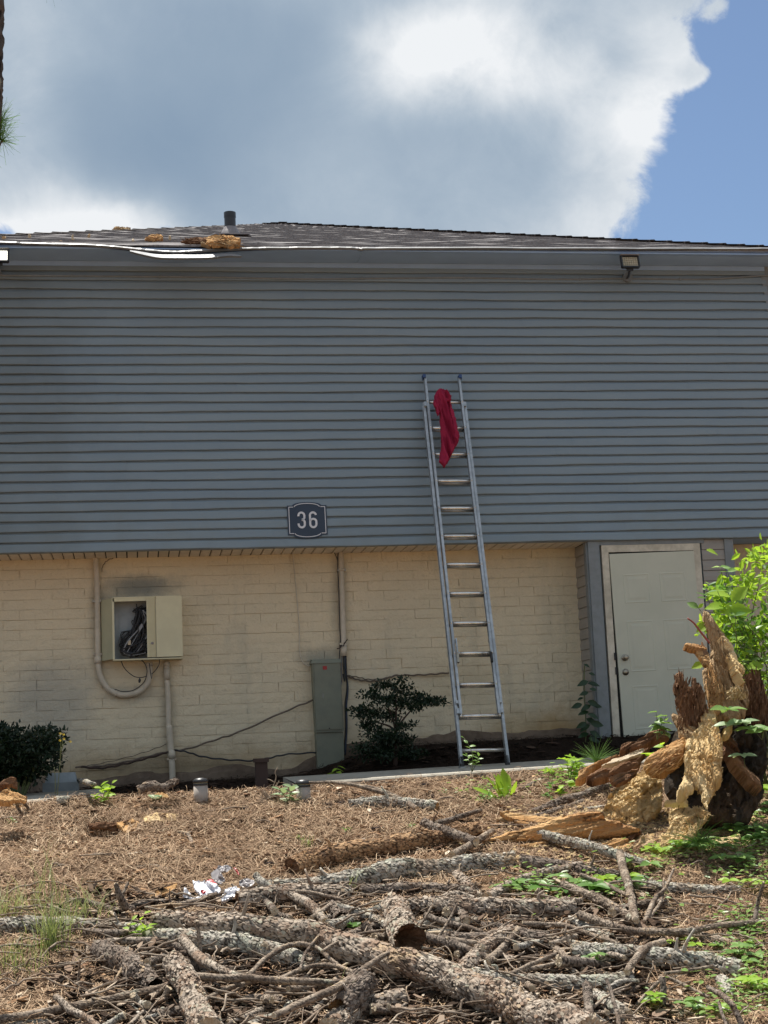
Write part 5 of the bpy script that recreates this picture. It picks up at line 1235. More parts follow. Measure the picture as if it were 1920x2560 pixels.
W('fallen_branch', [(686, 2534), (811, 2482), (895, 2432), (971, 2384)], [8, 9, 8, 6], 'twig', 'slim limb rising right over the big trunk', 'branch', lift=.2)
W('fallen_branch', [(807, 2380), (850, 2352), (910, 2332), (1000, 2324)], [4, 4, 4, 3], 'twig', 'thin curved twig resting on the trunk near the hollow stub', 'branch', lift=.17)
W('fallen_branch', [(753, 2425), (765, 2380), (800, 2335)], [4, 4, 3], 'bark_dark', 'thin bowed twig standing in front of the trunk', 'branch', lift=.16)
W('fallen_branch', [(1022, 2335), (1052, 2310), (1082, 2265)], [4, 4, 3], 'twig', 'thin upright twig right of the hollow stub', 'branch', hs=[.05, .12, .2])
W('fallen_branch', [(1075, 2370), (1110, 2320), (1142, 2258)], [4, 4, 3], 'twig', 'longer upright twig crossing the straight brown log', 'branch', hs=[.05, .12, .22])
W('fallen_log', [(820, 2580), (865, 2545), (925, 2518), (1012, 2498)], [28, 28, 27, 25], 'bark', 'short thick log at the bottom centre with a pale knob', stubs=1)
W('fallen_log', [(842, 2520), (872, 2488), (908, 2446)], [28, 32, 34], 'bark_dark', 'splintered hollow log end glowing orange inside below the trunk', hollow=True, endm='rot_orange', hs=[.05, .08, .12])
W('fallen_branch', [(325, 2555), (400, 2540), (470, 2528)], [14, 16, 14], 'bark_dark', 'dark log half hidden at the bottom left', 'log')
W('fallen_branch', [(330, 2512), (400, 2508), (460, 2504)], [8, 9, 9], 'bark_grey', 'grey limb above the dark bottom left log', 'branch')
W('fallen_branch', [(-10, 2580), (60, 2558), (140, 2556)], [14, 14, 12], 'bark_grey', 'grey lichened log cut by the lower left corner', 'log')
W('fallen_branch', [(145, 2495), (180, 2528), (260, 2575)], [9, 9, 8], 'bark', 'rough limb crossing the smooth one at the bottom left', 'branch', lift=.08)
W('fallen_branch', [(600, 2578), (690, 2545), (790, 2522)], [12, 14, 11], 'bark_grey', 'pale lichened limb at the bottom left of centre', 'branch', stubs=1)
W('fallen_branch', [(620, 2560), (670, 2490), (700, 2510)], [10, 14, 12], 'bark_dark', 'curled dark hollow bark at the bottom left of centre', 'branch', hollow=True)
W('fallen_branch', [(700, 2465), (740, 2490), (780, 2510)], [7, 8, 6], 'bare', 'split pale stick under the slim rising limb', 'branch')
W('fallen_branch', [(520, 2500), (570, 2475), (640, 2455)], [6, 6, 5], 'twig', 'thin stick just right of the scaly log end', 'branch', lift=.07)
W('fallen_branch', [(525, 2475), (590, 2462), (660, 2470)], [7, 7, 6], 'bark_dark', 'dark stick hidden under the straight smooth limb', 'branch')
W('fallen_branch', [(570, 2225), (600, 2240), (640, 2262)], [4, 5, 5], 'twig', 'twig lying below the torn bag', 'branch', lift=.02)
W('fallen_branch', [(0, 2368), (40, 2364), (82, 2366)], [5, 5, 4], 'twig', 'short stick in the grass at the left edge', 'branch', lift=.05)
W('fallen_branch', [(620, 2380), (660, 2350), (720, 2335)], [12, 13, 10], 'bark_dark', 'dark limb wedged behind the mossy pale log', 'branch')
W('fallen_branch', [(190, 2470), (196, 2430), (200, 2400)], [3, 3, 2.5], 'twig', 'thin dry twig upright in the lower left straw', 'branch', hs=[.0, .08, .16])
W('fallen_log', [(495, 2300), (498, 2345), (503, 2390)], [4, 5, 4], 'twig', 'thin vertical stick standing across the big trunk', 'branch', hs=[.30, .2, .12])
# dark limbs on right slope
W('fallen_branch', [(1330, 2032), (1400, 2008), (1490, 1975), (1545, 1958)], [9, 12, 11, 8], 'bark_dark', 'dark split limb running up toward the stump', 'branch')
W('fallen_branch', [(1335, 2042), (1400, 2025), (1460, 2005)], [7, 8, 7], 'bark_dark', 'second dark split limb below the first near the stump', 'branch')
W('fallen_branch', [(1310, 1975), (1345, 1952), (1365, 1948)], [5, 6, 6], 'bark_dark', 'weathered grey sticks in the straw by the walk edge', 'branch')
W('fallen_branch', [(1420, 2018), (1470, 2022), (1520, 2018)], [5, 7, 6], 'bark_grey', 'pale bark strip left of the round wood slab', 'branch')
W('fallen_branch', [(1820, 1990), (1850, 1982), (1885, 1970)], [6, 8, 6], 'bark_red', 'reddish stick on the bank right of the stump', 'branch')
rgp = np.random.default_rng(404)
LMK = [(590, 2330, 'the mossy pale log'), (480, 2480, 'the scaly log end'), (330, 2420, 'the stout dark log end'), (720, 2450, 'the straight smooth limb'), (760, 2370, 'the arched slim limb'), (870, 2480, 'the splintered orange hollow'), (920, 2530, 'the thick bottom centre log'), (1010, 2320, 'the hollow stub facing the camera'),
       (1210, 2390, 'the thick leaning limb'), (1230, 2270, 'the straight brown log'), (1110, 2440, 'the big scaly trunk'), (1400, 2455, 'the green spotted log'), (1640, 2400, 'the long lichened right log'), (1480, 2500, 'the hanging dark snag'), (750, 2250, 'the brown sided log'), (1550, 2320, 'the long sweeping limb'), (1250, 2500, 'the near end of the trunk'), (640, 2540, 'the pale bottom limb'), (200, 2500, 'the smooth bottom left limb'), (1080, 2180, 'the curved pale log')]
pend = []
KF = ['bark_dark', 'twig', 'bark', 'bark_grey', 'bark_dark']
for k in range(74):
    cx, cy = rgp.uniform(200, 1640), rgp.uniform(2245, 2575)
    if cy < 2300 and cx < 600: cy += 120
    an = rgp.normal(0, .45)+(-.1 if cx > 900 else .12); l = rgp.uniform(50, 170)*(1 if k % 3 else 1.5); sl = math.tan(an)*.45 if abs(an) < 1.2 else 1
    dx, dy = l*.5*math.cos(an), -l*.5*math.sin(an)*.7; q = rgp.normal(size=2)*7
    W('fallen_branch', [(cx-dx, cy-dy), (cx+q[0], cy+q[1]), (cx+dx, cy+dy)], [rgp.uniform(5, 15), rgp.uniform(4, 11)], KF[k % 5], 'broken stick lying deep in the tangle of the foreground pile', 'branch', group='broken sticks deep in the pile', hs=[rgp.uniform(-.01, .09), rgp.uniform(0, .06), rgp.uniform(-.01, .09)], dens=.8)
    near_ = min(LMK, key=lambda t_: (t_[0]-cx)**2+((t_[1]-cy)*2)**2)
    pend.append([S.objects[-1] if False else LASTW[0], cx, cy, '%s %s stick %s %s %s' % ('long' if l > 130 else ('short' if l < 80 else 'mid length'), {'bark_dark': 'dark', 'twig': 'smooth brown', 'bark': 'scaly', 'bark_grey': 'pale grey'}[KF[k % 5]],
                 'rising right' if an > .25 else ('falling right' if an < -.25 else 'lying level'), ('beyond' if cy < near_[1]-18 else ('in front of' if cy > near_[1]+18 else 'beside')), near_[2])])
seen = {}
for p_ in pend: seen.setdefault(p_[3], []).append(p_)
for lb_, ps_ in seen.items():
    ps_.sort(key=lambda p_: p_[1]); nm_ = {1: [''], 2: ['left ', 'right '], 3: ['left ', 'middle ', 'right '], 4: ['far left ', 'left ', 'right ', 'far right ']}.get(len(ps_), [''])
    for i_, p_ in enumerate(ps_): p_[0]['label'] = nm_[min(i_, len(nm_)-1)]+lb_
rg = np.random.default_rng(88); n = 5200  # dark bark chips added so the gaps in the pile look deeply shaded
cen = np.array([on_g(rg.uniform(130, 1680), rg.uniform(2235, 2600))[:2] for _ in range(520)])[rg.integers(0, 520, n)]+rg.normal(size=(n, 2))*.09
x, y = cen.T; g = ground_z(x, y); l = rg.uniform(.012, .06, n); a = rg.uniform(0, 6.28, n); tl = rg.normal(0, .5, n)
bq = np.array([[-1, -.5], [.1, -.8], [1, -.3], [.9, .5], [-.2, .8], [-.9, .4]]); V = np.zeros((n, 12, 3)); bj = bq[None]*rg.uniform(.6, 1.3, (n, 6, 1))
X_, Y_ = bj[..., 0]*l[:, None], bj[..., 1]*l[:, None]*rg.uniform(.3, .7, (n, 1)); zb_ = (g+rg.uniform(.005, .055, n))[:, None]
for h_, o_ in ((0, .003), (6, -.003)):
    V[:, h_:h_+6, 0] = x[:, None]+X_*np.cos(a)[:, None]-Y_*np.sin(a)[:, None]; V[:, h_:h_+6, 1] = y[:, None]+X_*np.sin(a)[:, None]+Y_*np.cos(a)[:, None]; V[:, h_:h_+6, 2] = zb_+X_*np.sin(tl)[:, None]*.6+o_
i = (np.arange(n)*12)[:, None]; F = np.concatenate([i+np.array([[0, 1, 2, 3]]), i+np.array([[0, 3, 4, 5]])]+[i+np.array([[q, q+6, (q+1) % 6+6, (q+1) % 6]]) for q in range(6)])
V = V.reshape(-1, 3); tag(mesh_np('gap_shade_bark', V, [F], M['debris'], None, False, {'tint': np.repeat(rg.random(n), 12)}), kind='stuff')
# small litter sticks nobody could count
lit = MB(); rg = np.random.default_rng(77); lbk = []
for k in range(900):
    x, y = rg.uniform(-2, 6), rg.uniform(7.8, 12.9)
    if y > 10.8 and rg.random() < .62: continue
    if not fov(np.array([x]), np.array([y]), rg)[0]: continue
    z = ground_z(x, y)[0]; a = rg.uniform(0, 6.28); l = rg.uniform(.06, .34); r0 = rg.uniform(.0025, .0075); hz = rg.uniform(.005, .07 if y < 10.6 else .02)
    P = spline([(x, y, z+hz), (x+math.cos(a)*l*.5, y+math.sin(a)*l*.5, z+hz+rg.uniform(-.01, .03)), (x+math.cos(a+rg.normal()*.3)*l, y+math.sin(a)*l, z+rg.uniform(.005, .1 if y < 10.6 else .02))], 6)
    V, F, _ = tube_geo(P, [r0, r0*.7], 5); lit.add(V, F); lbk.append(V)
for k in range(300):
    px_, py_ = rg.uniform(-60, 1900), rg.uniform(2235, 2600)
    if px_ < 150 and rg.random() < .6: continue
    if px_ > 1650 and rg.random() < .6: continue
    c = on_g(px_, py_); a = rg.uniform(-1.5, 1.5)*rg.uniform(.3, 1); l = rg.uniform(.12, .6); r0 = rg.uniform(.003, .010); d = np.array([math.cos(a), math.sin(a), 0])
    A = c-d*l/2; B = c+d*l/2; m_ = c+rg.normal(size=3)*.03
    for q_, lo_h in ((A, .01), (m_, .03), (B, .01)): q_[2] = ground_z(q_[0], q_[1])[0]+lo_h+rg.uniform(0, .09)
    P = spline([A, m_, B], 9); P += rg.normal(size=P.shape)*.006
    V, F, _ = tube_geo(P, [r0, r0*.55], 6); lit.add(V, F); lbk.append(V)
lbk = np.concatenate(lbk)
tag(lit.build('twig_litter', M['twig'], None, True, {'bk': lbk, 'crack': .5+.5*vnoise(lbk*50)}), kind='stuff')

# ------------------------------------------------------------------ stump and rotten slabs
zs_ = lambda L: [(1480+a/3.402, 1500+b/3.402) for a, b in L]
z7 = lambda L: [(1200+a/2.304, 1750+b/2.304) for a, b in L]
stp = empty('broken_stump', on_g(1760, 2090), 'rotten pine stump splintered into a tall spire beside the white door', 'tree stump')
SYD = 11.15
slab('spire', zs_([(940, 96), (975, 108), (1015, 150), (1060, 205), (1110, 280), (1150, 330), (1172, 400), (1210, 520), (1245, 590), (1275, 660), (1330, 790), (1345, 900), (1300, 1010), (1180, 1050), (1050, 1040), (990, 930), (960, 800), (950, 700), (930, 620), (960, 560), (1000, 500), (1010, 400), (990, 330), (965, 240), (935, 160)]), SYD+.02, M['rot_mid'], stp, lean=14, yawn=-14, thick=.16, res=.009, rough=.035, grain=100, fib=6, seed=11, ragged=.02)
slab('spire_ridge', zs_([(1110, 280), (1150, 320), (1185, 420), (1230, 540), (1270, 640), (1300, 760), (1255, 740), (1200, 640), (1160, 540), (1120, 430), (1075, 330)]), SYD-.09, M['rot_tan'], stp, lean=30, yawn=25, thick=.07, res=.009, rough=.035, grain=115, fib=4, seed=12, ragged=.02)
slab('crumbled_face', zs_([(990, 530), (1040, 560), (1080, 650), (1110, 720), (1130, 860), (1100, 960), (1040, 1010), (1000, 960), (975, 820), (960, 700), (975, 620)]), SYD-.08, M['rot_orange'], stp, lean=28, yawn=-10, thick=.07, res=.009, rough=.028, grain=95, fib=2, seed=13)
slab('dark_splinter', zs_([(695, 650), (715, 630), (742, 600), (760, 640), (790, 665), (805, 720), (835, 730), (850, 655), (880, 668), (895, 705), (925, 720), (960, 800), (985, 900), (1000, 980), (960, 1060), (900, 1150), (850, 1190), (790, 1180), (740, 1100), (740, 950), (705, 880), (690, 800), (682, 760), (715, 700)]), SYD-.12, M['rot_brown'], stp, lean=10, yawn=-18, thick=.13, res=.009, rough=.045, grain=85, fib=3.5, seed=14, ragged=.03)
slab('bark_splinter', zs_([(672, 960), (700, 945), (745, 985), (800, 1040), (880, 1080), (900, 1150), (840, 1180), (770, 1200), (735, 1150), (700, 1060), (675, 1010)]), SYD-.22, M['rot_mid'], stp, lean=30, yawn=-10, thick=.07, res=.009, rough=.03, grain=120, fib=3, seed=15, ragged=.02)
slab('side_splinter', zs_([(1290, 640), (1330, 625), (1350, 680), (1370, 590), (1402, 565), (1425, 640), (1445, 720), (1470, 790), (1500, 880), (1560, 960), (1560, 1100), (1450, 1120), (1360, 1060), (1300, 900), (1285, 760)]), SYD+.10, M['rot_brown'], stp, lean=12, yawn=15, thick=.15, res=.010, rough=.04, grain=80, fib=5, seed=16, ragged=.025)
slab('charred_core', zs_([(1180, 820), (1320, 790), (1420, 840), (1450, 1000), (1430, 1200), (1340, 1300), (1200, 1260), (1090, 1150), (1080, 960)]), SYD+.16, M['rot_dark'], stp, lean=8, thick=.16, res=.013, rough=.04, grain=90, fib=3, seed=17)
slab('crumbled_ledge', zs_([(1140, 780), (1190, 740), (1260, 720), (1310, 760), (1320, 820), (1290, 860), (1230, 830), (1180, 850), (1130, 820)]), SYD-.10, M['rot_tan'], stp, lean=45, thick=.09, res=.009, rough=.04, grain=40, fib=1.5, seed=18)
slab('snapped_branch', zs_([(760, 400), (790, 382), (900, 400), (960, 420), (1000, 480), (1000, 560), (950, 560), (880, 450), (780, 425)]), SYD-.1, M['rot_orange'], stp, lean=35, yawn=0, thick=.06, res=.008, rough=.02, grain=165, fib=6, seed=19)
slab('small_shard', zs_([(925, 340), (945, 380), (975, 440), (1000, 520), (980, 570), (950, 500), (930, 430)]), SYD-.12, M['rot_brown'], stp, lean=20, thick=.03, res=.007, rough=.012, grain=100, fib=6, seed=20)
slab('stump_base', zs_([(700, 1120), (900, 1080), (1200, 1060), (1420, 1120), (1480, 1400), (1440, 1700), (1300, 1950), (1000, 1950), (760, 1850), (620, 1600), (640, 1350)]), SYD+.06, M['rot_dark'], stp, lean=20, thick=.2, res=.018, rough=.06, grain=70, fib=2, seed=21)
slab('front_slab', zs_([(935, 1010), (960, 985), (1010, 978), (1052, 1000), (1062, 1060), (1085, 1180), (1112, 1330), (1100, 1450), (1103, 1560), (1050, 1620), (1010, 1700), (975, 1775), (945, 1720), (935, 1650), (880, 1600), (830, 1640), (780, 1690), (725, 1705), (722, 1640), (770, 1560), (795, 1440), (780, 1320), (800, 1200), (860, 1150), (910, 1080), (900, 1050)]), SYD-.52, M['rot_tan'], stp, lean=50, yawn=-6, thick=.11, res=.0075, rough=.048, grain=95, fib=2.4, seed=22, ragged=.025)
slab('layered_block', zs_([(440, 1410), (470, 1370), (560, 1300), (700, 1240), (790, 1205), (800, 1280), (785, 1360), (700, 1440), (600, 1500), (520, 1490), (450, 1455)]), SYD-.36, M['rot_orange'], stp, lean=38, yawn=-12, thick=.15, res=.008, rough=.03, grain=28, fib=5, seed=23, strat=.02)
slab('root_log', z7([(1380, 225), (1440, 240), (1500, 340), (1560, 430), (1620, 520), (1600, 545), (1540, 505), (1450, 400), (1390, 300)]), SYD-.25, M['rot_brown'], stp, lean=35, yawn=15, thick=.12, res=.009, rough=.03, grain=-55, fib=6, seed=24)
slab('tan_tuft', zs_([(1110, 1120), (1150, 1075), (1195, 1085), (1190, 1150), (1150, 1190), (1100, 1180)]), SYD-.3, M['rot_tan'], stp, lean=30, thick=.06, res=.008, rough=.035, grain=60, fib=1.5, seed=25)
b = MB().tube(spline([at(1480+a/3.402, 1500+c/3.402, SYD-.16) for a, c in [(812, 155), (870, 200), (930, 280), (1000, 365)]], 16), [.006, .008, .009], 8).build('red_cane', M['stem_red'], stp, True)
def splinters(parent, poly, Y, n, ang, L, w0, mt, seed, spread=.25, out=.08, tilt=0.):
    """loose splinters that stand off the torn wood"""
    rg = np.random.default_rng(seed+70); pp = np.array(poly, float); lo_, hi_ = pp.min(0), pp.max(0); V = []; F = []
    while len(V) < n*6:
        c = rg.uniform(lo_, hi_)
        if not inside(c[None], pp)[0]: continue
        p = at(c[0], c[1], Y-out*rg.uniform(.3, 1.)+tilt*(c[1]-pp[:, 1].mean())/FPX*Y*-1.)
        a = R(ang)+rg.normal()*spread; d = nrm(np.array([math.cos(a), rg.normal()*.25-.1, math.sin(a)])); l = rg.uniform(*L); w_ = w0*rg.uniform(.5, 1.5)
        s2 = nrm(np.cross(d, rg.normal(size=3))); s3 = np.cross(d, s2); i = len(V)
        V += [p-d*l*.5, p+s2*w_, p-s2*w_*.7+s3*w_*.6, p-s2*w_*.6-s3*w_*.7, p+d*l*.5+s2*w_*.2, p+d*l*.45-s2*w_*.2]
        F += [[i, i+1, i+2], [i, i+2, i+3], [i, i+3, i+1], [i+1, i+4, i+2], [i+2, i+4, i+5], [i+2, i+5, i+3], [i+3, i+5, i+4], [i+3, i+4, i+1]]
    V = np.array(V); o = mesh_np('splinters', V, [F], M[mt], parent, False, {'bk': V*1.+rg.normal(size=(len(V)//6, 1, 3)).repeat(6, 1).reshape(-1, 3)*.3, 'crack': np.full(len(V), 1.)}); return tag(o, kind='stuff')
SPN = [(zs_([(940, 120), (1060, 205), (1172, 400), (1275, 660), (1330, 900), (1180, 1040), (1050, 1030), (960, 800), (1000, 400)]), SYD-.06, 150, 100, (.04, .16), .006, 'rot_mid', .16),
       (zs_([(695, 640), (742, 610), (850, 665), (960, 800), (985, 960), (850, 1180), (740, 1100), (690, 800)]), SYD-.20, 170, 88, (.03, .12), .007, 'rot_brown', .2),
       (zs_([(1290, 640), (1400, 580), (1500, 880), (1540, 1080), (1360, 1060)]), SYD+.02, 110, 84, (.04, .14), .007, 'rot_brown', .16),
       (zs_([(935, 1010), (1052, 1000), (1112, 1330), (1100, 1560), (975, 1750), (880, 1600), (725, 1700), (795, 1440), (780, 1320), (910, 1080)]), SYD-.60, 330, 80, (.015, .07), .007, 'rot_tan', .7),
       (zs_([(440, 1410), (700, 1240), (800, 1280), (700, 1440), (520, 1490)]), SYD-.44, 90, 28, (.03, .12), .006, 'rot_orange', .2),
       (zs_([(1140, 780), (1260, 720), (1320, 820), (1180, 850)]), SYD-.18, 90, 50, (.02, .07), .006, 'rot_tan', .8),
       (zs_([(980, 540), (1080, 650), (1130, 860), (1040, 1010), (975, 820)]), SYD-.15, 60, 95, (.02, .08), .006, 'rot_orange', .6)]
for q_, (po, Yq, n_, an_, L_, w_q, m_q, sp_q) in enumerate(SPN): splinters(stp, po, Yq, n_, an_, L_, w_q, m_q, q_, sp_q)
def chunk(name, poly, label, mt, cat='wood chunk', Y=None, group='pieces of rotten wood around the stump', **kw):
    pp = np.array(poly); by = pp[np.argmax(pp[:, 1])]; g = on_g(by[0], by[1])
    o = slab(name, poly, float(g[1]) if Y is None else Y, M[mt], None, ref=by if Y is None else None, **kw)
    return tag(o, label, cat, group)
chunk('rotten_slab', zs_([(92, 1790), (140, 1700), (165, 1630), (230, 1560), (330, 1490), (430, 1470), (530, 1490), (590, 1560), (602, 1660), (590, 1770), (540, 1850), (470, 1910), (380, 1930), (290, 1925), (200, 1880), (110, 1860)]), 'big rounded slab of crumbly tan wood leaning left of the stump', 'rot_tan', lean=44, yawn=-12, thick=.075, res=.0075, rough=.045, grain=40, fib=1.8, seed=31, ragged=.018)
chunk('rotten_slab', zs_([(655, 1800), (720, 1760), (800, 1745), (900, 1742), (965, 1775), (1000, 1825), (985, 1870), (920, 1950), (870, 2030), (790, 2110), (740, 2150), (600, 2140), (575, 2080), (610, 1990), (660, 1930), (650, 1860)]), 'flat tan slab of wood standing low in front of the stump', 'rot_tan', lean=42, yawn=0, thick=.06, res=.0085, rough=.032, grain=35, fib=3.5, seed=32, ragged=.015)
chunk('rotten_plank', z7([(0, 828), (60, 800), (170, 760), (300, 730), (420, 690), (560, 655), (700, 640), (720, 690), (820, 720), (925, 745), (905, 775), (800, 790), (640, 800), (480, 815), (300, 822), (120, 832)]), 'long orange splintered plank reaching left from the round slab', 'rot_orange', lean=22, yawn=-8, thick=.14, res=.009, rough=.03, grain=8, fib=8, seed=33, ragged=.012)
chunk('rotten_shard', z7([(95, 648), (180, 655), (300, 672), (420, 682), (520, 660), (470, 700), (380, 720), (300, 735), (230, 720), (150, 680)]), 'thin pointed orange shard above the long splintered plank', 'rot_orange', lean=50, yawn=-5, thick=.05, res=.008, rough=.018, grain=-8, fib=6, seed=34)
chunk('rotten_log', z7([(808, 285), (840, 262), (930, 240), (985, 205), (1050, 195), (1098, 210), (1080, 235), (1000, 255), (930, 290), (850, 310), (800, 315)]), 'brown rotten log end lying against the foot of the white door', 'rot_brown', Y=11.6, lean=45, yawn=-10, thick=.11, res=.008, rough=.03, grain=20, fib=5, seed=35)
chunk('rotten_log', z7([(545, 490), (570, 430), (640, 385), (740, 350), (820, 320), (800, 360), (700, 395), (640, 440), (590, 480)]), 'orange faced wedge of wood pointing down left toward the walk', 'rot_orange', Y=11.7, lean=45, yawn=-10, thick=.10, res=.008, rough=.025, grain=28, fib=5, seed=36)
chunk('bark_plate', z7([(600, 470), (700, 400), (830, 340), (940, 300), (985, 290), (930, 350), (920, 400), (820, 440), (720, 470), (640, 490)]), 'dark bark plate with a pale edge between the wedge and the stump', 'rot_brown', Y=11.45, lean=42, yawn=-8, thick=.10, res=.008, rough=.035, grain=22, fib=5, seed=37, strat=.015)
chunk('bark_plate', z7([(690, 385), (760, 345), (880, 305), (960, 282), (940, 310), (850, 345), (760, 385)]), 'silvery white strip of bark on top of the dark bark plate', 'bare', Y=11.35, lean=52, yawn=-8, thick=.03, res=.008, rough=.014, grain=22, fib=5, seed=38)
chunk('rotten_log', z7([(745, 445), (830, 420), (915, 400), (910, 430), (860, 470), (800, 500), (760, 490)]), 'dark shaded chunk just above the round tan slab', 'rot_brown', Y=11.3, lean=30, thick=.08, res=.009, rough=.03, grain=20, fib=4, seed=39)
chunk('rotten_shard', z7([(865, 875), (930, 790), (960, 795), (1030, 840), (1035, 890), (960, 885)]), 'broken brown piece of bark below the round tan slab', 'rot_mid', lean=40, thick=.05, res=.008, rough=.025, grain=30, fib=3, seed=40)
chunk('rotten_shard', z7([(1210, 850), (1290, 820), (1400, 785), (1500, 775), (1495, 810), (1400, 835), (1300, 860), (1230, 875)]), 'pale splintered stick of wood among the leaves on the right bank', 'rot_tan', lean=55, thick=.05, res=.008, rough=.02, grain=12, fib=7, seed=41)
chunk('rotten_shard', z7([(1060, 588), (1120, 580), (1190, 590), (1200, 610), (1120, 612), (1065, 610)]), 'narrow tan splinter wedged between the two tan slabs', 'rot_tan', Y=10.75, lean=45, thick=.05, res=.008, rough=.018, grain=2, fib=4, seed=42)
chunk('rotten_shard', z7([(1440, 640), (1500, 605), (1590, 590), (1600, 620), (1520, 650), (1460, 665)]), 'reddish wood piece on the bank right of the flat slab', 'rot_orange', lean=55, thick=.04, res=.008, rough=.02, grain=15, fib=5, seed=43)
chunk('rotten_shard', z7([(760, 845), (830, 800), (905, 765), (930, 740), (925, 775), (860, 820), (800, 850)]), 'brown root splinter running under the round slab', 'rot_brown', lean=40, thick=.05, res=.008, rough=.02, grain=35, fib=6, seed=44)
for k_, (po_, l_, m_, gr_) in enumerate([([(1235, 2050), (1290, 2035), (1345, 2040), (1330, 2056), (1270, 2062)], 'flat brown chip beyond the tip of the long splintered plank', 'rot_mid', 10),
        ([(1480, 2120), (1540, 2098), (1590, 2100), (1570, 2122), (1500, 2138)], 'orange wedge under the right end of the long plank', 'rot_orange', 20), ([(1545, 2140), (1600, 2118), (1625, 2128), (1590, 2150)], 'small brown wedge between the round slab and the creeper', 'rot_brown', 30),
        ([(1380, 2130), (1450, 2112), (1500, 2116), (1440, 2138)], 'thin dark sliver below the middle of the long plank', 'rot_brown', 10), ([(1280, 2118), (1340, 2105), (1372, 2110), (1320, 2126)], 'thin orange sliver in front of the long plank', 'rot_orange', 8),
        ([(1770, 2080), (1820, 2062), (1850, 2068), (1810, 2092)], 'tan chip on the bank at the foot of the stump', 'rot_tan', 15), ([(1610, 1925), (1660, 1890), (1690, 1900), (1650, 1935)], 'brown piece tucked under the layered block', 'rot_brown', 30)]):
    chunk('rotten_shard', po_, l_, m_, lean=45, thick=.035, res=.008, rough=.022, grain=gr_, fib=5, seed=140+k_)
# scattered pieces left
ge = 'loose rotten wood pieces on the left'
chunk('rotten_shard', [(-20, 1968), (8, 1955), (28, 1945), (44, 1948), (44, 1972), (20, 1968), (0, 1975), (-20, 1990)], 'brown piece of bark standing on edge at the left border', 'rot_brown', group=ge, Y=12.3, lean=25, thick=.05, res=.009, rough=.02, grain=15, fib=3, seed=51)
chunk('rotten_shard', [(-10, 1985), (20, 1968), (48, 1980), (70, 1990), (66, 2003), (40, 2000), (20, 2012), (-10, 2010)], 'pale orange splintered piece at the left border', 'rot_orange', group=ge, Y=12.15, lean=48, thick=.06, res=.008, rough=.03, grain=-20, fib=4, seed=52)
chunk('rotten_shard', [(0, 2022), (25, 2008), (45, 1998), (62, 2010), (70, 2022), (40, 2028), (15, 2030)], 'flat orange chip lying lowest at the left border', 'rot_orange', group=ge, lean=55, thick=.04, res=.009, rough=.02, grain=0, fib=3, seed=53)
W('fallen_branch', [(55, 1996), (110, 1998), (150, 2000), (172, 1995)], [6, 8, 9, 6], 'bark_grey', 'pale bark tube lying against the left path slab', 'bark piece', group=ge, rag=.3)
W('fallen_branch', [(5, 1972), (40, 1996), (72, 2024)], [3.5, 4, 3], 'twig', 'thin stick slanting over the orange pieces at the left border', 'branch', group=ge, hs=[.12, .08, .02])
chunk('hollow_bark', [(203, 2078), (222, 2062), (262, 2058), (300, 2062), (313, 2082), (300, 2095), (285, 2078), (250, 2072), (225, 2076)], 'curled dark bark rim over a small hollow in the straw', 'rot_brown', group=ge, lean=35, thick=.035, res=.008, rough=.02, grain=0, fib=3, seed=54)
tag(slab('rotten_shard', [(285, 2062), (330, 2052), (350, 2062), (340, 2078), (315, 2085), (298, 2070)], float(on_g(315, 2080)[1]), M['rot_orange'], lean=72, thick=.03, res=.01, rough=.015, seed=55), 'orange rotten patch right beside the hollow in the straw', 'wood chunk', ge)
tag(slab('rotten_shard', [(350, 2042), (400, 2032), (448, 2036), (440, 2052), (400, 2058), (360, 2060)], float(on_g(400, 2050)[1]), M['rot_tan'], lean=74, thick=.025, res=.01, rough=.012, seed=56), 'flat tan patch of crumbled wood beyond the hollow', 'wood chunk', ge)
W('fallen_branch', [(345, 1976), (378, 1962), (405, 1966), (440, 1952)], [8, 10, 9, 7], 'bark_dark', 'grey bark strips in the shade under the ground conduit', 'bark piece', group=ge, hs=[.12, .14, .14, .14])
W('fallen_branch', [(195, 1950), (215, 1956), (236, 1964)], [4, 5, 4], 'bark_grey', 'curved bark strip in the shade right of the drain box', 'bark piece', group=ge, hs=[.12, .12, .12])
W('fallen_branch', [(345, 2172), (385, 2168), (425, 2178)], [4, 5, 5], 'twig', 'crossed sticks lying in the straw above the torn bag', 'branch', group=ge)
W('fallen_branch', [(360, 2162), (400, 2166), (430, 2174)], [3, 4, 3], 'bare', 'pale stick lying over the crossed sticks', 'branch', group=ge)
W('fallen_branch', [(445, 2080), (470, 2085), (485, 2112)], [3, 5, 5], 'bark', 'short bent stick in the middle of the straw', 'branch', group=ge)
chunk('rotten_shard', [(370, 2245), (395, 2225), (430, 2215), (445, 2205), (440, 2225), (410, 2240), (385, 2255)], 'orange root splinters left of the torn bag', 'rot_orange', group=ge, lean=60, thick=.03, res=.008, rough=.015, grain=30, fib=6, seed=57)
chunk('rotten_shard', [(375, 1995), (395, 1983), (420, 1988), (425, 2000), (395, 2003)], 'small orange chip near the first bollard light', 'rot_orange', group=ge, lean=50, thick=.03, res=.008, rough=.012, seed=58)
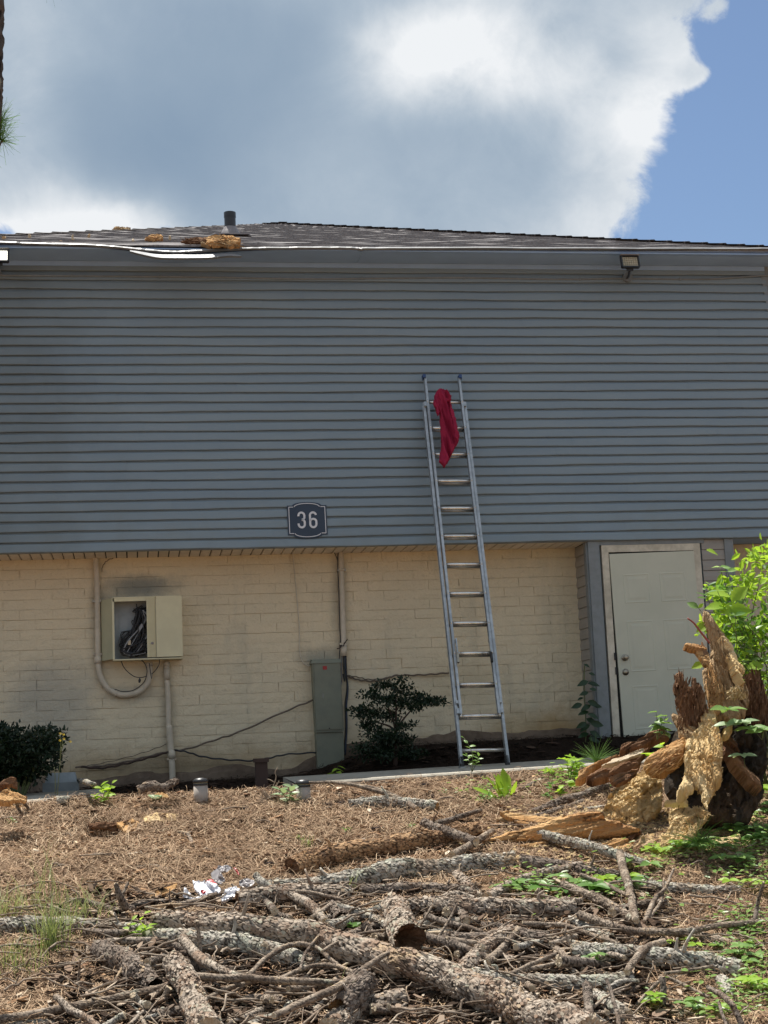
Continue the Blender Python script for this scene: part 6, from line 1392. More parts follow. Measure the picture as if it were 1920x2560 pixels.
# roof debris
gr = 'rotten wood lying on the roof'
def rdeb(poly, mt, label, Yo=.3, lean=40, th=.05, seed=0, grain=10):
    o = slab('roof_debris', poly, Ye+Yo, M[mt], None, lean=lean, thick=th, res=.01, rough=.03, grain=grain, fib=3, seed=seed, ragged=.03); tag(o, label, 'wood chunk', gr)
z1 = lambda L: [(a/1.659, 500+b/1.659) for a, b in L]
rdeb(z1([(855, 155), (880, 150), (920, 152), (960, 158), (998, 175), (1000, 192), (960, 200), (920, 192), (880, 195), (850, 178)]), 'rot_orange', 'largest orange lump of rotten wood at the damaged eave', -.02, 45, .045, 61)
rdeb(z1([(740, 168), (790, 160), (850, 160), (870, 172), (830, 178), (780, 176)]), 'rot_brown', 'flat brown splinters left of the largest lump on the eave', .25, 50, .05, 62)
rdeb(z1([(820, 178), (850, 180), (880, 200), (900, 208), (870, 206), (840, 192)]), 'rot_mid', 'grey brown stick hanging below the largest lump on the eave', -.04, 30, .04, 63, 150)
rdeb(z1([(600, 160), (630, 152), (670, 154), (680, 164), (640, 168), (605, 166)]), 'rot_orange', 'small reddish wood pieces halfway up the roof on the left', .6, 60, .04, 64)
rdeb(z1([(460, 135), (480, 118), (510, 122), (545, 120), (540, 132), (500, 136)]), 'rot_mid', 'tangle of bark on the roof ridge line at the left', 3.4, 40, .08, 65)
rdeb(z1([(930, 180), (975, 182), (1000, 196), (990, 204), (950, 200)]), 'rot_dark', 'dark underside piece below the largest lump at the eave', -.0, 20, .06, 66)
for k, (a, b_) in enumerate([(15, 152), (300, 158), (370, 148), (550, 166), (640, 184), (700, 160), (250, 172), (120, 150)]):
    rdeb(z1([(a-8, b_+3), (a, b_-4), (a+9, b_-1), (a+10, b_+4)]), 'bare' if k % 2 else 'rot_mid', ['pale chip at the far left of the roof', 'white chip on the shingles left of the reddish pieces', 'pale curl of bark high on the left roof', 'tiny chip beside the reddish roof pieces', 'tiny chip at the bent drip edge', 'small chip left of the brown roof splinters', 'small pale chip near the left eave', 'small chip near the left ridge line'][k], .5+.2*(k % 3), 60, .03, 70+k)

for k, (po, n_, an_) in enumerate([(z1([(850, 178), (880, 155), (960, 158), (1000, 180), (990, 194), (900, 194)]), 34, 172), (z1([(740, 170), (800, 158), (870, 165), (860, 178), (780, 178)]), 26, 175), (z1([(600, 160), (640, 150), (682, 160), (640, 170)]), 12, 170), (z1([(455, 136), (500, 116), (548, 122), (540, 134)]), 18, 160)]):
    splinters(o if False else bpy.data.objects[('roof_debris', 'roof_debris.001', 'roof_debris.003', 'roof_debris.004')[k]], po, Ye+(-.05, .2, .55, 3.4)[k], n_, an_, (.03, .13 if k else .2), .009, ('rot_mid', 'rot_brown', 'rot_orange', 'rot_mid')[k], 30+k, .45)
for o_ in [x_ for x_ in S.objects if x_.name.startswith('rotten_slab')]:
    vs_ = np.array([v_.co[:] for v_ in o_.data.vertices]); rg = np.random.default_rng(len(vs_)); n = 420; c = vs_[rg.integers(0, len(vs_)//2, n)]
    d = rg.normal(size=(n, 3))+np.array([0, -.5, .6]); d /= np.linalg.norm(d, axis=1)[:, None]; l = rg.uniform(.010, .045, n)[:, None]; s2 = np.cross(d, rg.normal(size=(n, 3))); s2 /= np.linalg.norm(s2, axis=1)[:, None]; s3 = np.cross(d, s2); w_ = rg.uniform(.003, .009, n)[:, None]
    tdir = np.cross(d, [0, -.7, .7]); tdir /= np.linalg.norm(tdir, axis=1)[:, None]+1e-6
    V = np.stack([c+s2*w_, c-s2*w_*.7+s3*w_, c-s2*w_*.6-s3*w_, c+tdir*l+d*l*.35], 1).reshape(-1, 3); i = (np.arange(n)*4)[:, None]
    tag(mesh_np('splinters', V, [np.concatenate([i+np.array([[0, 1, 3]]), i+np.array([[1, 2, 3]]), i+np.array([[2, 0, 3]])])], M['rot_tan'], o_, False, {'bk': V*1., 'crack': np.full(len(V), 1.)}), kind='stuff')

# ------------------------------------------------------------------ torn plastic bag
zA = lambda L: [(a/2.37, 2160+b/2.37) for a, b in L]
bagp = on_g(530, 2240)
bag = empty('torn_bag', bagp, 'crumpled white and red plastic bag caught on the pile', 'plastic bag')
# crumbled wood spilled round the stump
rg = np.random.default_rng(91); n = 2600; xc_, yc_ = on_g(1640, 2090)[:2]
x = xc_+rg.normal(size=n)*.55; y = yc_+rg.normal(size=n)*.35; g = ground_z(x, y); l = rg.uniform(.006, .034, n); a = rg.uniform(0, 6.28, n)
bq = np.array([[-1, -.5, 0], [.2, -.7, .2], [1, .1, 0], [.1, .7, .1], [-.1, 0, .8]]); V = np.zeros((n, 5, 3)); bj = bq[None]*rg.uniform(.5, 1.4, (n, 5, 1))
V[..., 0] = x[:, None]+l[:, None]*(bj[..., 0]*np.cos(a)[:, None]-bj[..., 1]*np.sin(a)[:, None]); V[..., 1] = y[:, None]+l[:, None]*(bj[..., 0]*np.sin(a)[:, None]+bj[..., 1]*np.cos(a)[:, None]); V[..., 2] = (g+.022)[:, None]+l[:, None]*bj[..., 2]*.7
i = (np.arange(n)*5)[:, None]; F = np.concatenate([i+np.array([[j_, (j_+1) % 4, 4]]) for j_ in range(4)])
V = V.reshape(-1, 3); tag(mesh_np('wood_crumbs', V, [F], M['rot_tan'], None, False, {'bk': V*1., 'crack': np.repeat(rg.uniform(.2, 1.2, n), 5)}), kind='stuff')
for nm, poly, mt, ln, yw, sd2, dy in (('white_flap', [(1085, 215), (1090, 130), (1110, 150), (1150, 185), (1210, 195), (1180, 215), (1120, 212)], 'plastic_white', 40, -20, 81, 0), ('white_fold', [(1140, 100), (1200, 95), (1255, 115), (1310, 150), (1310, 195), (1240, 200), (1170, 180), (1145, 140)], 'plastic_white', 55, 10, 82, -.03),
                             ('red_print', [(1215, 90), (1250, 80), (1280, 105), (1285, 130), (1265, 135), (1240, 118)], 'plastic_red', 50, 0, 83, -.05), ('red_fold', [(1180, 155), (1210, 155), (1225, 170), (1200, 180)], 'plastic_red', 40, 15, 84, -.06),
                             ('white_edge', [(1310, 190), (1340, 150), (1400, 130), (1430, 145), (1400, 190), (1350, 225), (1315, 235)], 'plastic_white', 50, -15, 85, -.03), ('grey_liner', [(1250, 50), (1290, 10), (1350, 0), (1380, 20), (1350, 50), (1300, 60), (1340, 110), (1300, 130), (1255, 80)], 'plastic_grey', 45, 8, 86, .04),
                             ('grey_flap', [(1410, 110), (1460, 85), (1500, 95), (1525, 135), (1470, 150), (1420, 140)], 'plastic_grey', 50, 0, 87, .0), ('red_edge', [(1370, 10), (1395, 20), (1425, 50), (1420, 75), (1400, 50)], 'plastic_red', 40, 0, 88, .02)):
    pq = zA(poly); by_ = max(pq, key=lambda v_: v_[1])
    slab(nm, pq, float(on_g(by_[0], by_[1], .02)[1])-.04+dy, M[mt], bag, ref=by_, lean=ln, yawn=yw, thick=.012, res=.007, rough=.022, grain=30*sd2, fib=1.6, seed=sd2, ragged=.008, freq=1.3)

# ------------------------------------------------------------------ leaves and plants
def leaf_mesh(kind):
    """leaf along +x, length 1, lying in xy, normal z"""
    if kind == 'ovate': prof = [(0, .015), (.12, .13), (.32, .24), (.55, .235), (.78, .14), (.93, .05), (1, .0)]
    elif kind == 'narrow': prof = [(0, .01), (.2, .055), (.5, .075), (.8, .05), (1, .0)]
    elif kind == 'lance': prof = [(0, .03), (.15, .06), (.3, .12), (.38, .09), (.52, .17), (.62, .14), (.8, .13), (.93, .06), (1, .0)]
    elif kind == 'heart': prof = [(-.08, .12), (.02, .30), (.22, .42), (.45, .38), (.68, .24), (.87, .09), (1, .0)]
    elif kind == 'toothed': prof = [(0, .02), (.10, .2), (.14, .16), (.28, .34), (.33, .27), (.48, .36), (.53, .28), (.68, .25), (.73, .17), (.86, .12), (1, 0)]
    elif kind == 'lobed': prof = [(0, .02), (.08, .10), (.12, .42), (.25, .30), (.33, .16), (.42, .22), (.50, .48), (.60, .38), (.66, .16), (.80, .14), (1, 0)]
    V = []; n = len(prof)
    for x, w_ in prof:
        dz = -.18*x*x; V += [(x, w_, dz+w_*.28), (x, 0, dz), (x, -w_, dz+w_*.28)]
    F = [[i*3+q, (i+1)*3+q, (i+1)*3+q+1, i*3+q+1] for i in range(n-1) for q in (0, 1)]
    return np.array(V, float), np.array(F)
LK = {k: leaf_mesh(k) for k in ('ovate', 'narrow', 'lance', 'heart', 'toothed', 'lobed')}
LM = {}
def leaf_data(kind, mt):
    if (kind, mt) not in LM:
        V, F = LK[kind]; me = bpy.data.meshes.new('leaf'); me.from_pydata(V.tolist(), [], F.tolist()); me.materials.append(M[mt])
        for p in me.polygons: p.use_smooth = True
        LM[(kind, mt)] = me
    return LM[(kind, mt)]
def lmat(d, up, s_, roll=0.):
    d = Vector([float(c) for c in d]).normalized(); up = Vector([float(c) for c in up]); y = up.cross(d)
    if y.length < 1e-3: y = Vector((0, 1, 0)).cross(d)
    y.normalize(); z = d.cross(y); m = Matrix((d, y, z)).transposed().to_4x4()
    return m @ Matrix.Rotation(roll, 4, 'X') @ Matrix.Scale(s_, 4)
def put_leaf(parent, p, d, s_, kind, mt, roll=0., up=(0, -.35, 1)):
    o = bpy.data.objects.new('leaf', leaf_data(kind, mt)); COL.objects.link(o)
    m = lmat(d, up, s_, roll); m.translation = Vector([float(c) for c in p]); o.parent = parent; o.matrix_world = m
    o.matrix_basis = world_m(parent).inverted() @ m
    return o
def plant(label, cat, px, py, stems, kind, mt, size, n, name='weed', group=None, seed=0, spread=.9, Y=None, tips=False, stemr=.003, top=False, upw=.45):
    """stems: list of pixel paths (from base up)"""
    rg = np.random.default_rng(seed+500)
    base = on_g(px, py) if Y is None else at(px, py, Y)
    Yd = float(base[1]); e = empty(name, base, label, cat, group); sb = MB()
    for st in stems:
        P = spline([at(a, b_, Yd+rg.uniform(-.04, .04)) if i else base for i, (a, b_) in enumerate(st)], 14)
        sb.tube(P, [stemr*1.2, stemr*.5], 6)
        for k in range(n):
            t = (.35+.65*(k+1)/n) if not top else .97; i = min(13, int(t*13)); a = k*2.4+rg.uniform(-.4, .4)
            d = np.array([math.cos(a), math.sin(a)*.7, rg.uniform(-.1, spread*.6)]); d = nrm(d)*(1, 1, 1)
            d = nrm(d+np.array([0, 0, upw*t-.15]))
            put_leaf(e, P[i], d, size*rg.uniform(.65, 1.1)*(1.05-.35*t if not top else 1), kind, mt, rg.uniform(-.5, .5))
    st_o = sb.build('stem', M['stem'], None, True); attach(st_o, e)
    return e
GW = 'weeds growing in the pine straw'
plant('bright green leafy weed in the straw at the end of the left path slab', 'weed', 262, 2014, [[(262, 2014), (258, 1985), (252, 1965)], [(262, 2014), (270, 1985), (280, 1958)], [(262, 2014), (245, 2000), (238, 1990)]], 'toothed', 'leaf_lime', .10, 6, group=GW, seed=1)
plant('small wilted pale weed on the straw crest left of the bollard', 'weed', 380, 2003, [[(380, 2003), (385, 1992)], [(380, 2003), (398, 1996)]], 'ovate', 'leaf_pale', .09, 4, group=GW, seed=2)
plant('pale green broadleaf weed touching the sunlit bollard light', 'weed', 722, 2010, [[(722, 2010), (712, 1990), (700, 1975)], [(722, 2010), (725, 1985), (730, 1968)], [(722, 2010), (735, 2000)]], 'ovate', 'leaf_pale', .13, 5, group=GW, seed=3)
plant('drooping lime seedling in front of the dark bed near the walk end', 'seedling', 838, 1962, [[(838, 1962), (840, 1935), (845, 1915)], [(838, 1962), (850, 1940)]], 'ovate', 'leaf_lime', .12, 6, group=GW, seed=4, upw=-.5)
e = plant('tall clump of long bright lime leaves in front of the ladder', 'weed', 1258, 1998, [[(1258, 1998), (1262, 1970)]], 'narrow', 'leaf_lime', .1, 2, group=GW, seed=5)
bp = np.array(e.location)
for dx, dz, s_ in ((-.10, .25, 0.22), (-.04, .3, 0.20), (.03, .3, 0.25), (.07, .26, 0.21), (-.20, .16, 0.20), (.0, .28, .19), (.12, .16, .16), (-.14, .1, .15), (.05, .2, .2), (-.02, .2, .22)): put_leaf(e, bp+(dx*.3, random.uniform(-.03, .03), .0), (dx, random.uniform(-.08, .08), dz), s_, 'lance', 'leaf_lime', random.uniform(-1.2, 1.2), up=(0, -1, .4))
plant('low fuzzy green weed left of the tall lime leaves', 'weed', 1215, 2010, [[(1215, 2010), (1205, 1985)], [(1215, 2010), (1222, 1980)], [(1215, 2010), (1230, 1992)], [(1215, 2010), (1198, 1998)]], 'ovate', 'leaf_mid', .05, 7, group=GW, seed=6)
plant('slender vine with round leaves climbing beside the ladder foot', 'vine', 1180, 1930, [[(1180, 1930), (1182, 1905), (1178, 1875), (1160, 1845)], [(1180, 1930), (1190, 1910), (1196, 1890)], [(1180, 1930), (1172, 1900), (1165, 1885)]], 'ovate', 'leaf_mid', .075, 8, group=GW, seed=7, Y=13.0)
plant('small lime lobed seedling on the walk edge left of the pine sprout', 'seedling', 1380, 1945, [[(1380, 1945), (1378, 1925)], [(1380, 1945), (1365, 1925)]], 'lobed', 'leaf_lime', .10, 4, group=GW, seed=8)
plant('lime seedling with large lobed leaves standing at the walk edge', 'seedling', 1425, 1955, [[(1425, 1955), (1420, 1925), (1418, 1900)], [(1425, 1955), (1430, 1920), (1440, 1900)], [(1425, 1955), (1440, 1935)]], 'lobed', 'leaf_lime', .15, 5, group=GW, seed=9)
plant('low green leaves under the orange wedge beside the stump', 'weed', 1370, 2000, [[(1370, 2000), (1375, 1975), (1380, 1950)], [(1370, 2000), (1360, 1985)]], 'ovate', 'leaf_green', .07, 6, group=GW, seed=10)
plant('round leaved lime seedling in front of the dark bark plate', 'seedling', 1395, 1995, [[(1395, 1995), (1400, 1970)], [(1395, 1995), (1425, 1960), (1465, 1948)]], 'heart', 'leaf_lime', .085, 4, group=GW, seed=11)
plant('heart leaved seedling rising in front of the white door', 'seedling', 1642, 1850, [[(1642, 1850), (1643, 1815), (1640, 1780)], [(1642, 1850), (1650, 1820), (1665, 1790)], [(1642, 1850), (1655, 1835), (1665, 1822)]], 'heart', 'leaf_mid', .12, 5, group=GW, seed=12, Y=11.2, upw=-.2)
plant('lime leaves sprouting from the bark left of the layered block', 'seedling', 1660, 1885, [[(1660, 1885), (1655, 1862)], [(1660, 1885), (1630, 1885), (1622, 1890)]], 'heart', 'leaf_lime', .10, 3, group=GW, seed=13, Y=10.8)
plant('lime seedling with oval leaves in front of the big trunk on the left', 'seedling', 330, 2365, [[(330, 2365), (340, 2320), (362, 2285)], [(330, 2365), (322, 2330), (330, 2300)], [(330, 2365), (310, 2345)], [(330, 2365), (350, 2330), (372, 2315)]], 'ovate', 'leaf_lime', .10, 4, group=GW, seed=14)
plant('small dark green leaves beside the trunk behind the hollow chunk', 'seedling', 870, 2330, [[(870, 2330), (865, 2315)], [(870, 2330), (882, 2312)], [(870, 2330), (850, 2325)]], 'ovate', 'leaf_green', .10, 5, group=GW, seed=15)
plant('small yellow green leaf pair left of the hollow chunk', 'seedling', 775, 2315, [[(775, 2315), (772, 2306)]], 'ovate', 'leaf_lime', .06, 4, group=GW, seed=16)
for k, (x, y, l) in enumerate([(745, 2105, 'tiny green sprout in the open straw right of centre'), (1030, 2075, 'tiny lime sprout just above the orange log'), (870, 2085, 'small soft green sprout above the middle of the orange log'), (1110, 1990, 'tiny sprout at the middle of the walk edge'), (1065, 1945, 'small weed growing against the walk edge left of the ladder'), (30, 2065, 'tiny green sprout at the far left in the straw')]):
    plant(l, 'sprout', x, y, [[(x, y), (x+3, y-16)], [(x, y), (x-8, y-12)]], 'ovate', 'leaf_mid', .045, 5, group='tiny sprouts in the straw', seed=40+k, name='sprout')
# pine sprout
def needle_tuft(name, base, n, L, label, cat, mt='leaf_mid', r=.0016, up=1., seed=0, spreadv=1., parent=None):
    rg = np.random.default_rng(seed); b = MB()
    for k in range(n):
        d = nrm(rg.normal(size=3)*np.array([1, 1, .6])*spreadv+np.array([0, 0, up])); l = L*rg.uniform(.6, 1.1)
        p1 = base+d*l*.5; p2 = base+d*l+np.array([0, 0, -.12*l]); b.tube([base, p1, p2], [r, r*.9, r*.3], 4, False)
    o = b.build(name, M[mt], parent, False)
    if parent is None: tag(o, label, cat)
    return o
needle_tuft('pine_sprout', at(1492, 1905, 12.3), 90, .26, 'spiky pale green pine sprout in front of the closet corner', 'seedling', 'leaf_mid', seed=3)
needle_tuft('pine_sprout', at(1745, 2105, 10.4), 70, .24, 'dark green pine sprout in front of the flat tan slab', 'seedling', 'leaf_green', seed=4, up=.6)
# yellow flower on thin stem
e = empty('yellow_flower', at(150, 1985, 12.9), 'tall thin weed with a few small yellow flowers beside the hedge', 'flower')
sb = MB()
for st in ([(143, 1988), (148, 1930), (153, 1880), (158, 1845)], [(153, 1880), (160, 1860), (175, 1853)], [(150, 1900), (152, 1860), (150, 1840)], [(138, 1985), (138, 1950), (136, 1918)]):
    sb.tube(spline([at(a, b_, 12.9) for a, b_ in st], 10), .0028, 5)
sb.build('stem', M['stem'], e, True)
for a, b_ in ((151, 1834), (159, 1836), (160, 1847), (150, 1851), (176, 1854)):
    q = at(a, b_, 12.88); bb = MB()
    for k in range(7):
        an = k*.9; bb.add([q, q+(.011*math.cos(an), -.006, .009*math.sin(an)), q+(.011*math.cos(an+.5), -.004, .009*math.sin(an+.5))], [[0, 1, 2]])
    bb.build('flower_head', M['petal'], e)
# shrubs
def foliage(name, blobs, n, ls, mt, parent, seed=0, kind='ovate', shell=.45):
    """blobs: (centre, radii). one leafy mesh"""
    rg = np.random.default_rng(seed); V0, F0 = LK[kind]
    V0 = V0[[0, 1, 2, 6, 7, 8, 12, 13, 14, len(V0)-2]] if False else V0
    keep = {'ovate': [0, 2, 3, 4, 6]}.get(kind)
    bl_ = np.array([[*c, *r_] for c, r_ in blobs]); vol = bl_[:, 3]*bl_[:, 4]*bl_[:, 5]; ids = rg.choice(len(bl_), n, p=(vol**.7)/(vol**.7).sum())
    d = rg.normal(size=(n, 3)); d /= np.linalg.norm(d, axis=1)[:, None]; rr = (shell+(1-shell)*rg.random(n))
    P = bl_[ids, :3]+d*rr[:, None]*bl_[ids, 3:]; P = P+.03*np.stack([fbm(P*9+j, 2) for j in range(3)], 1)
    out = nrm(d) if False else d; T_ = out*.6+rg.normal(size=(n, 3))*.6; T_ /= np.linalg.norm(T_, axis=1)[:, None]
    U_ = np.cross(T_, rg.normal(size=(n, 3))); U_ /= np.linalg.norm(U_, axis=1)[:, None]; N_ = np.cross(T_, U_)
    q = np.array([[0, 0, 0], [.35, .24, .06], [.75, .17, .0], [1, 0, -.1], [.75, -.17, 0], [.35, -.24, .06]])
    s_ = ls*rg.uniform(.6, 1.2, n)
    V = P[:, None]+s_[:, None, None]*(q[None, :, :1]*T_[:, None]+q[None, :, 1:2]*U_[:, None]+q[None, :, 2:]*N_[:, None])
    i = (np.arange(n)*6)[:, None]; F = np.concatenate([i+np.array([[0, 1, 2, 3]]), i+np.array([[0, 3, 4, 5]])])
    return mesh_np(name, V.reshape(-1, 3), [F], M[mt], parent, False, {'tint': np.repeat(rg.random(n), 6)})
hy = 13.95; hc = at(40, 1880, hy); px_m = FPX/14.0
hd = empty('clipped_hedge', (hc[0], hy, ground_z(hc[0], hy)[0]), 'dark clipped evergreen hedge block at the left edge against the wall', 'hedge')
bls = []
rg = np.random.default_rng(8)
for k in range(46):
    q = at(rg.uniform(-120, 128), rg.uniform(1835, 1935), hy+rg.uniform(-.25, .35)); bls.append((q, (.16, .16, .13)))
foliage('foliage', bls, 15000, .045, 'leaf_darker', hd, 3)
b = MB()
for k in range(9): q = at(rg.uniform(-60, 110), 1940, hy); b.tube(spline([(hc[0], hy, ground_z(hc[0], hy)[0]), (q[0]*.6+hc[0]*.4, hy, q[2]-.02), q+(0, 0, .3)], 8), [.02, .008], 6)
b.build('stem', M['stem'], hd, True)
sy_ = 14.75; sc_ = at(985, 1860, sy_)
sh = empty('shrub', (sc_[0], sy_, ground_z(sc_[0], sy_)[0]), 'dark unclipped evergreen shrub spreading over the bed left of the ladder', 'shrub')
bls = []
for (a, b_, r1, r2) in [(960, 1712, .13, .07), (1000, 1722, .14, .08), (925, 1738, .12, .07), (965, 1750, .17, .1), (1010, 1752, .16, .1), (1050, 1745, .14, .08), (1085, 1755, .10, .05), (905, 1785, .11, .06), (940, 1790, .14, .08), (975, 1785, .12, .1), (1035, 1765, .12, .08), (935, 1825, .12, .09), (960, 1850, .13, .08), (1005, 1815, .10, .08), (990, 1845, .12, .08), (1030, 1810, .06, .04), (915, 1812, .08, .05), (1000, 1700, .08, .04), (960, 1870, .12, .07), (940, 1885, .2, .08), (985, 1880, .2, .08), (1030, 1885, .16, .07), (910, 1870, .14, .07), (960, 1845, .2, .1), (1075, 1748, .16, .035), (1095, 1760, .10, .03), (900, 1770, .14, .04), (1010, 1850, .14, .08)]:
    q = at(a, b_, sy_+rg.uniform(-.15, .15)); bls.append((q, (r1, r1, r2)))
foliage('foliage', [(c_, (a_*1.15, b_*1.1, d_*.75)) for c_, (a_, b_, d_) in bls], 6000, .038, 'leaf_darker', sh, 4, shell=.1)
b = MB(); bq = np.array([sc_[0], sy_, ground_z(sc_[0], sy_)[0]-.03])
for (a, c) in ((960, 1740), (1040, 1760), (925, 1800), (1005, 1790), (990, 1720)): b.tube(spline([bq, at(990, 1830, sy_), at(a, c, sy_)], 10), [.02, .012, .005], 7)
b.build('trunk', M['post'], sh, True)
# climbing plant at the closet corner
vy = YC-.12; vb = at(1462, 1880, vy); vn = empty('corner_vine', vb, 'dark leafy plant climbing the grey closet corner beside the door', 'vine')
P = spline([at(a, b_, vy) for a, b_ in [(1462, 1890), (1465, 1820), (1462, 1760), (1460, 1700), (1462, 1660)]], 24); MB().tube(P, .006, 6).build('stem', M['stem'], vn, True)
zv = lambda a, b_: (1400+a/3.685, 1340+b_/3.685)
for (a, c, dx, s_) in [(215, 1340, -1, .125), (300, 1355, 1, .13), (225, 1440, -1, .10), (200, 1490, -.6, .07), (160, 1550, -1, .12), (240, 1560, -1, .12), (300, 1520, 1, .13), (230, 1620, -.8, .12), (300, 1640, 1, .12), (200, 1720, -1, .12), (250, 1740, -.5, .13), (330, 1720, 1, .14), (220, 1820, -1, .12), (300, 1800, .6, .13), (270, 1860, .2, .12), (240, 1180, .8, .07), (290, 1265, 1, .07), (300, 1410, 1, .08), (340, 1560, 1, .09), (260, 1680, .4, .12), (240, 1900, -.4, .13), (320, 1880, .8, .12)]:
    q = at(*zv(a, c), vy-random.uniform(0, .06)); put_leaf(vn, q-np.array([dx*s_*.4, 0, 0]), (dx, -.15, -.25+random.uniform(-.2, .2)), s_, 'ovate', 'leaf_dark', random.uniform(-.4, .4), up=(0, -1, .6))
# bright bush on the right
bb_ = at(1890, 1960, 11.6)
rb = empty('leafy_bush', bb_, 'bright sunlit green bush filling the right edge behind the stump', 'bush')
rg = np.random.default_rng(31); sb = MB(); cnt = 0
for k in range(44):
    tx, ty = rg.uniform(1742, 1965), rg.uniform(1360, 1725)
    if ty < 1360+(1860-tx)*.9: ty = 1370+(1860-tx)*.9+rg.uniform(0, 60)
    if tx < 1800 and ty > 1600: tx += 90
    Yk = 11.5+rg.uniform(-.3, .35); q = at(tx, ty, Yk)
    P = spline([bb_+rg.normal(size=3)*(.08, .08, 0), (bb_+q)/2+rg.normal(size=3)*.1+(.05, 0, .1), q], 14); sb.tube(P, [.008, .0025], 5)
    for j in range(6):
        i = 13-int(j*.8); dv = nrm(P[min(i, 13)]-P[max(0, i-1)]); a = j*2.3
        d = nrm(dv*.5+np.array([math.cos(a), math.sin(a)*.8, rg.uniform(-.5, .3)])); cnt += 1
        put_leaf(rb, P[i], d, rg.uniform(.06, .11), 'ovate', 'leaf_lime' if rg.random() < .55 else ('leaf_mid' if rg.random() < .7 else 'leaf_green'), rg.uniform(-.8, .8), up=(rg.normal()*.4, -.5, 1))
bl2 = [(at(a, c, 11.6+rg.uniform(-.2, .3)), (.13, .2, .11)) for a, c in ((1890, 1400), (1915, 1380), (1850, 1450), (1880, 1480), (1930, 1450), (1810, 1540), (1850, 1570), (1900, 1560), (1940, 1540), (1830, 1610), (1880, 1640), (1930, 1620), (1860, 1690), (1910, 1700), (1950, 1660), (1800, 1480), (1960, 1400), (1780, 1570))]
tag(foliage('leaves', bl2, 850, .075, 'leaf_lime', rb, 9, shell=.05), kind='stuff')
tag(foliage('leaves', bl2[6:], 420, .075, 'leaf_green', rb, 10, shell=.1), kind='stuff')
for (a, c, dx, dz, s_) in [(1795, 1492, -1, .25, .19), (1790, 1520, -1, .1, .18), (1815, 1520, .8, -.2, .17), (1848, 1530, .9, .1, .2), (1845, 1500, .6, .5, .17), (1760, 1560, -.6, -.3, .12), (1775, 1375, .6, -.2, .10), (1745, 1660, -.8, -.2, .10), (1890, 1665, -.8, .0, .15), (1880, 1680, .6, -.4, .16)]:
    q = at(a, c, 11.25); put_leaf(rb, q-np.array([dx*s_*.5, 0, 0]), (dx, -.1, dz), s_, 'toothed', 'leaf_lime', random.uniform(-.3, .3), up=(0, -.9, .8)); 
sb.build('stem', M['stem'], rb, True)
# five-leaflet creeper: each spray is a plant of its own
GC = 'creeper sprays on the right bank'
def creeper(x, y, s_, mt, label, Y=None, n=5, hh=.05, sprays=1, seed=0):
    rg = np.random.default_rng(seed+900); base = on_g(x, y) if Y is None else at(x, y, Y); e = empty('creeper', base, label, 'creeper', GC); sb = MB()
    for sp_ in range(sprays):
        off = rg.normal(size=3)*np.array([.10, .08, 0])*(sprays > 1); c = base+off+np.array([0, 0, hh*rg.uniform(.6, 1.6)]); c[2] = max(c[2], ground_z(c[0], c[1])[0]+.03)
        sb.tube([base, (base+c)/2+(0, 0, .01), c], .0022, 5); a0 = rg.uniform(0, 6)
        for k in range(n):
            a = a0+k*2*math.pi/n; d = nrm(np.array([math.cos(a), math.sin(a), .12+rg.uniform(-.15, .15)])); put_leaf(e, c, d, s_*rg.uniform(.8, 1.1), 'ovate', mt, rg.uniform(-.25, .25), up=(0, -.45, 1))
    st_o = sb.build('stem', M['stem'], None, True); attach(st_o, e)
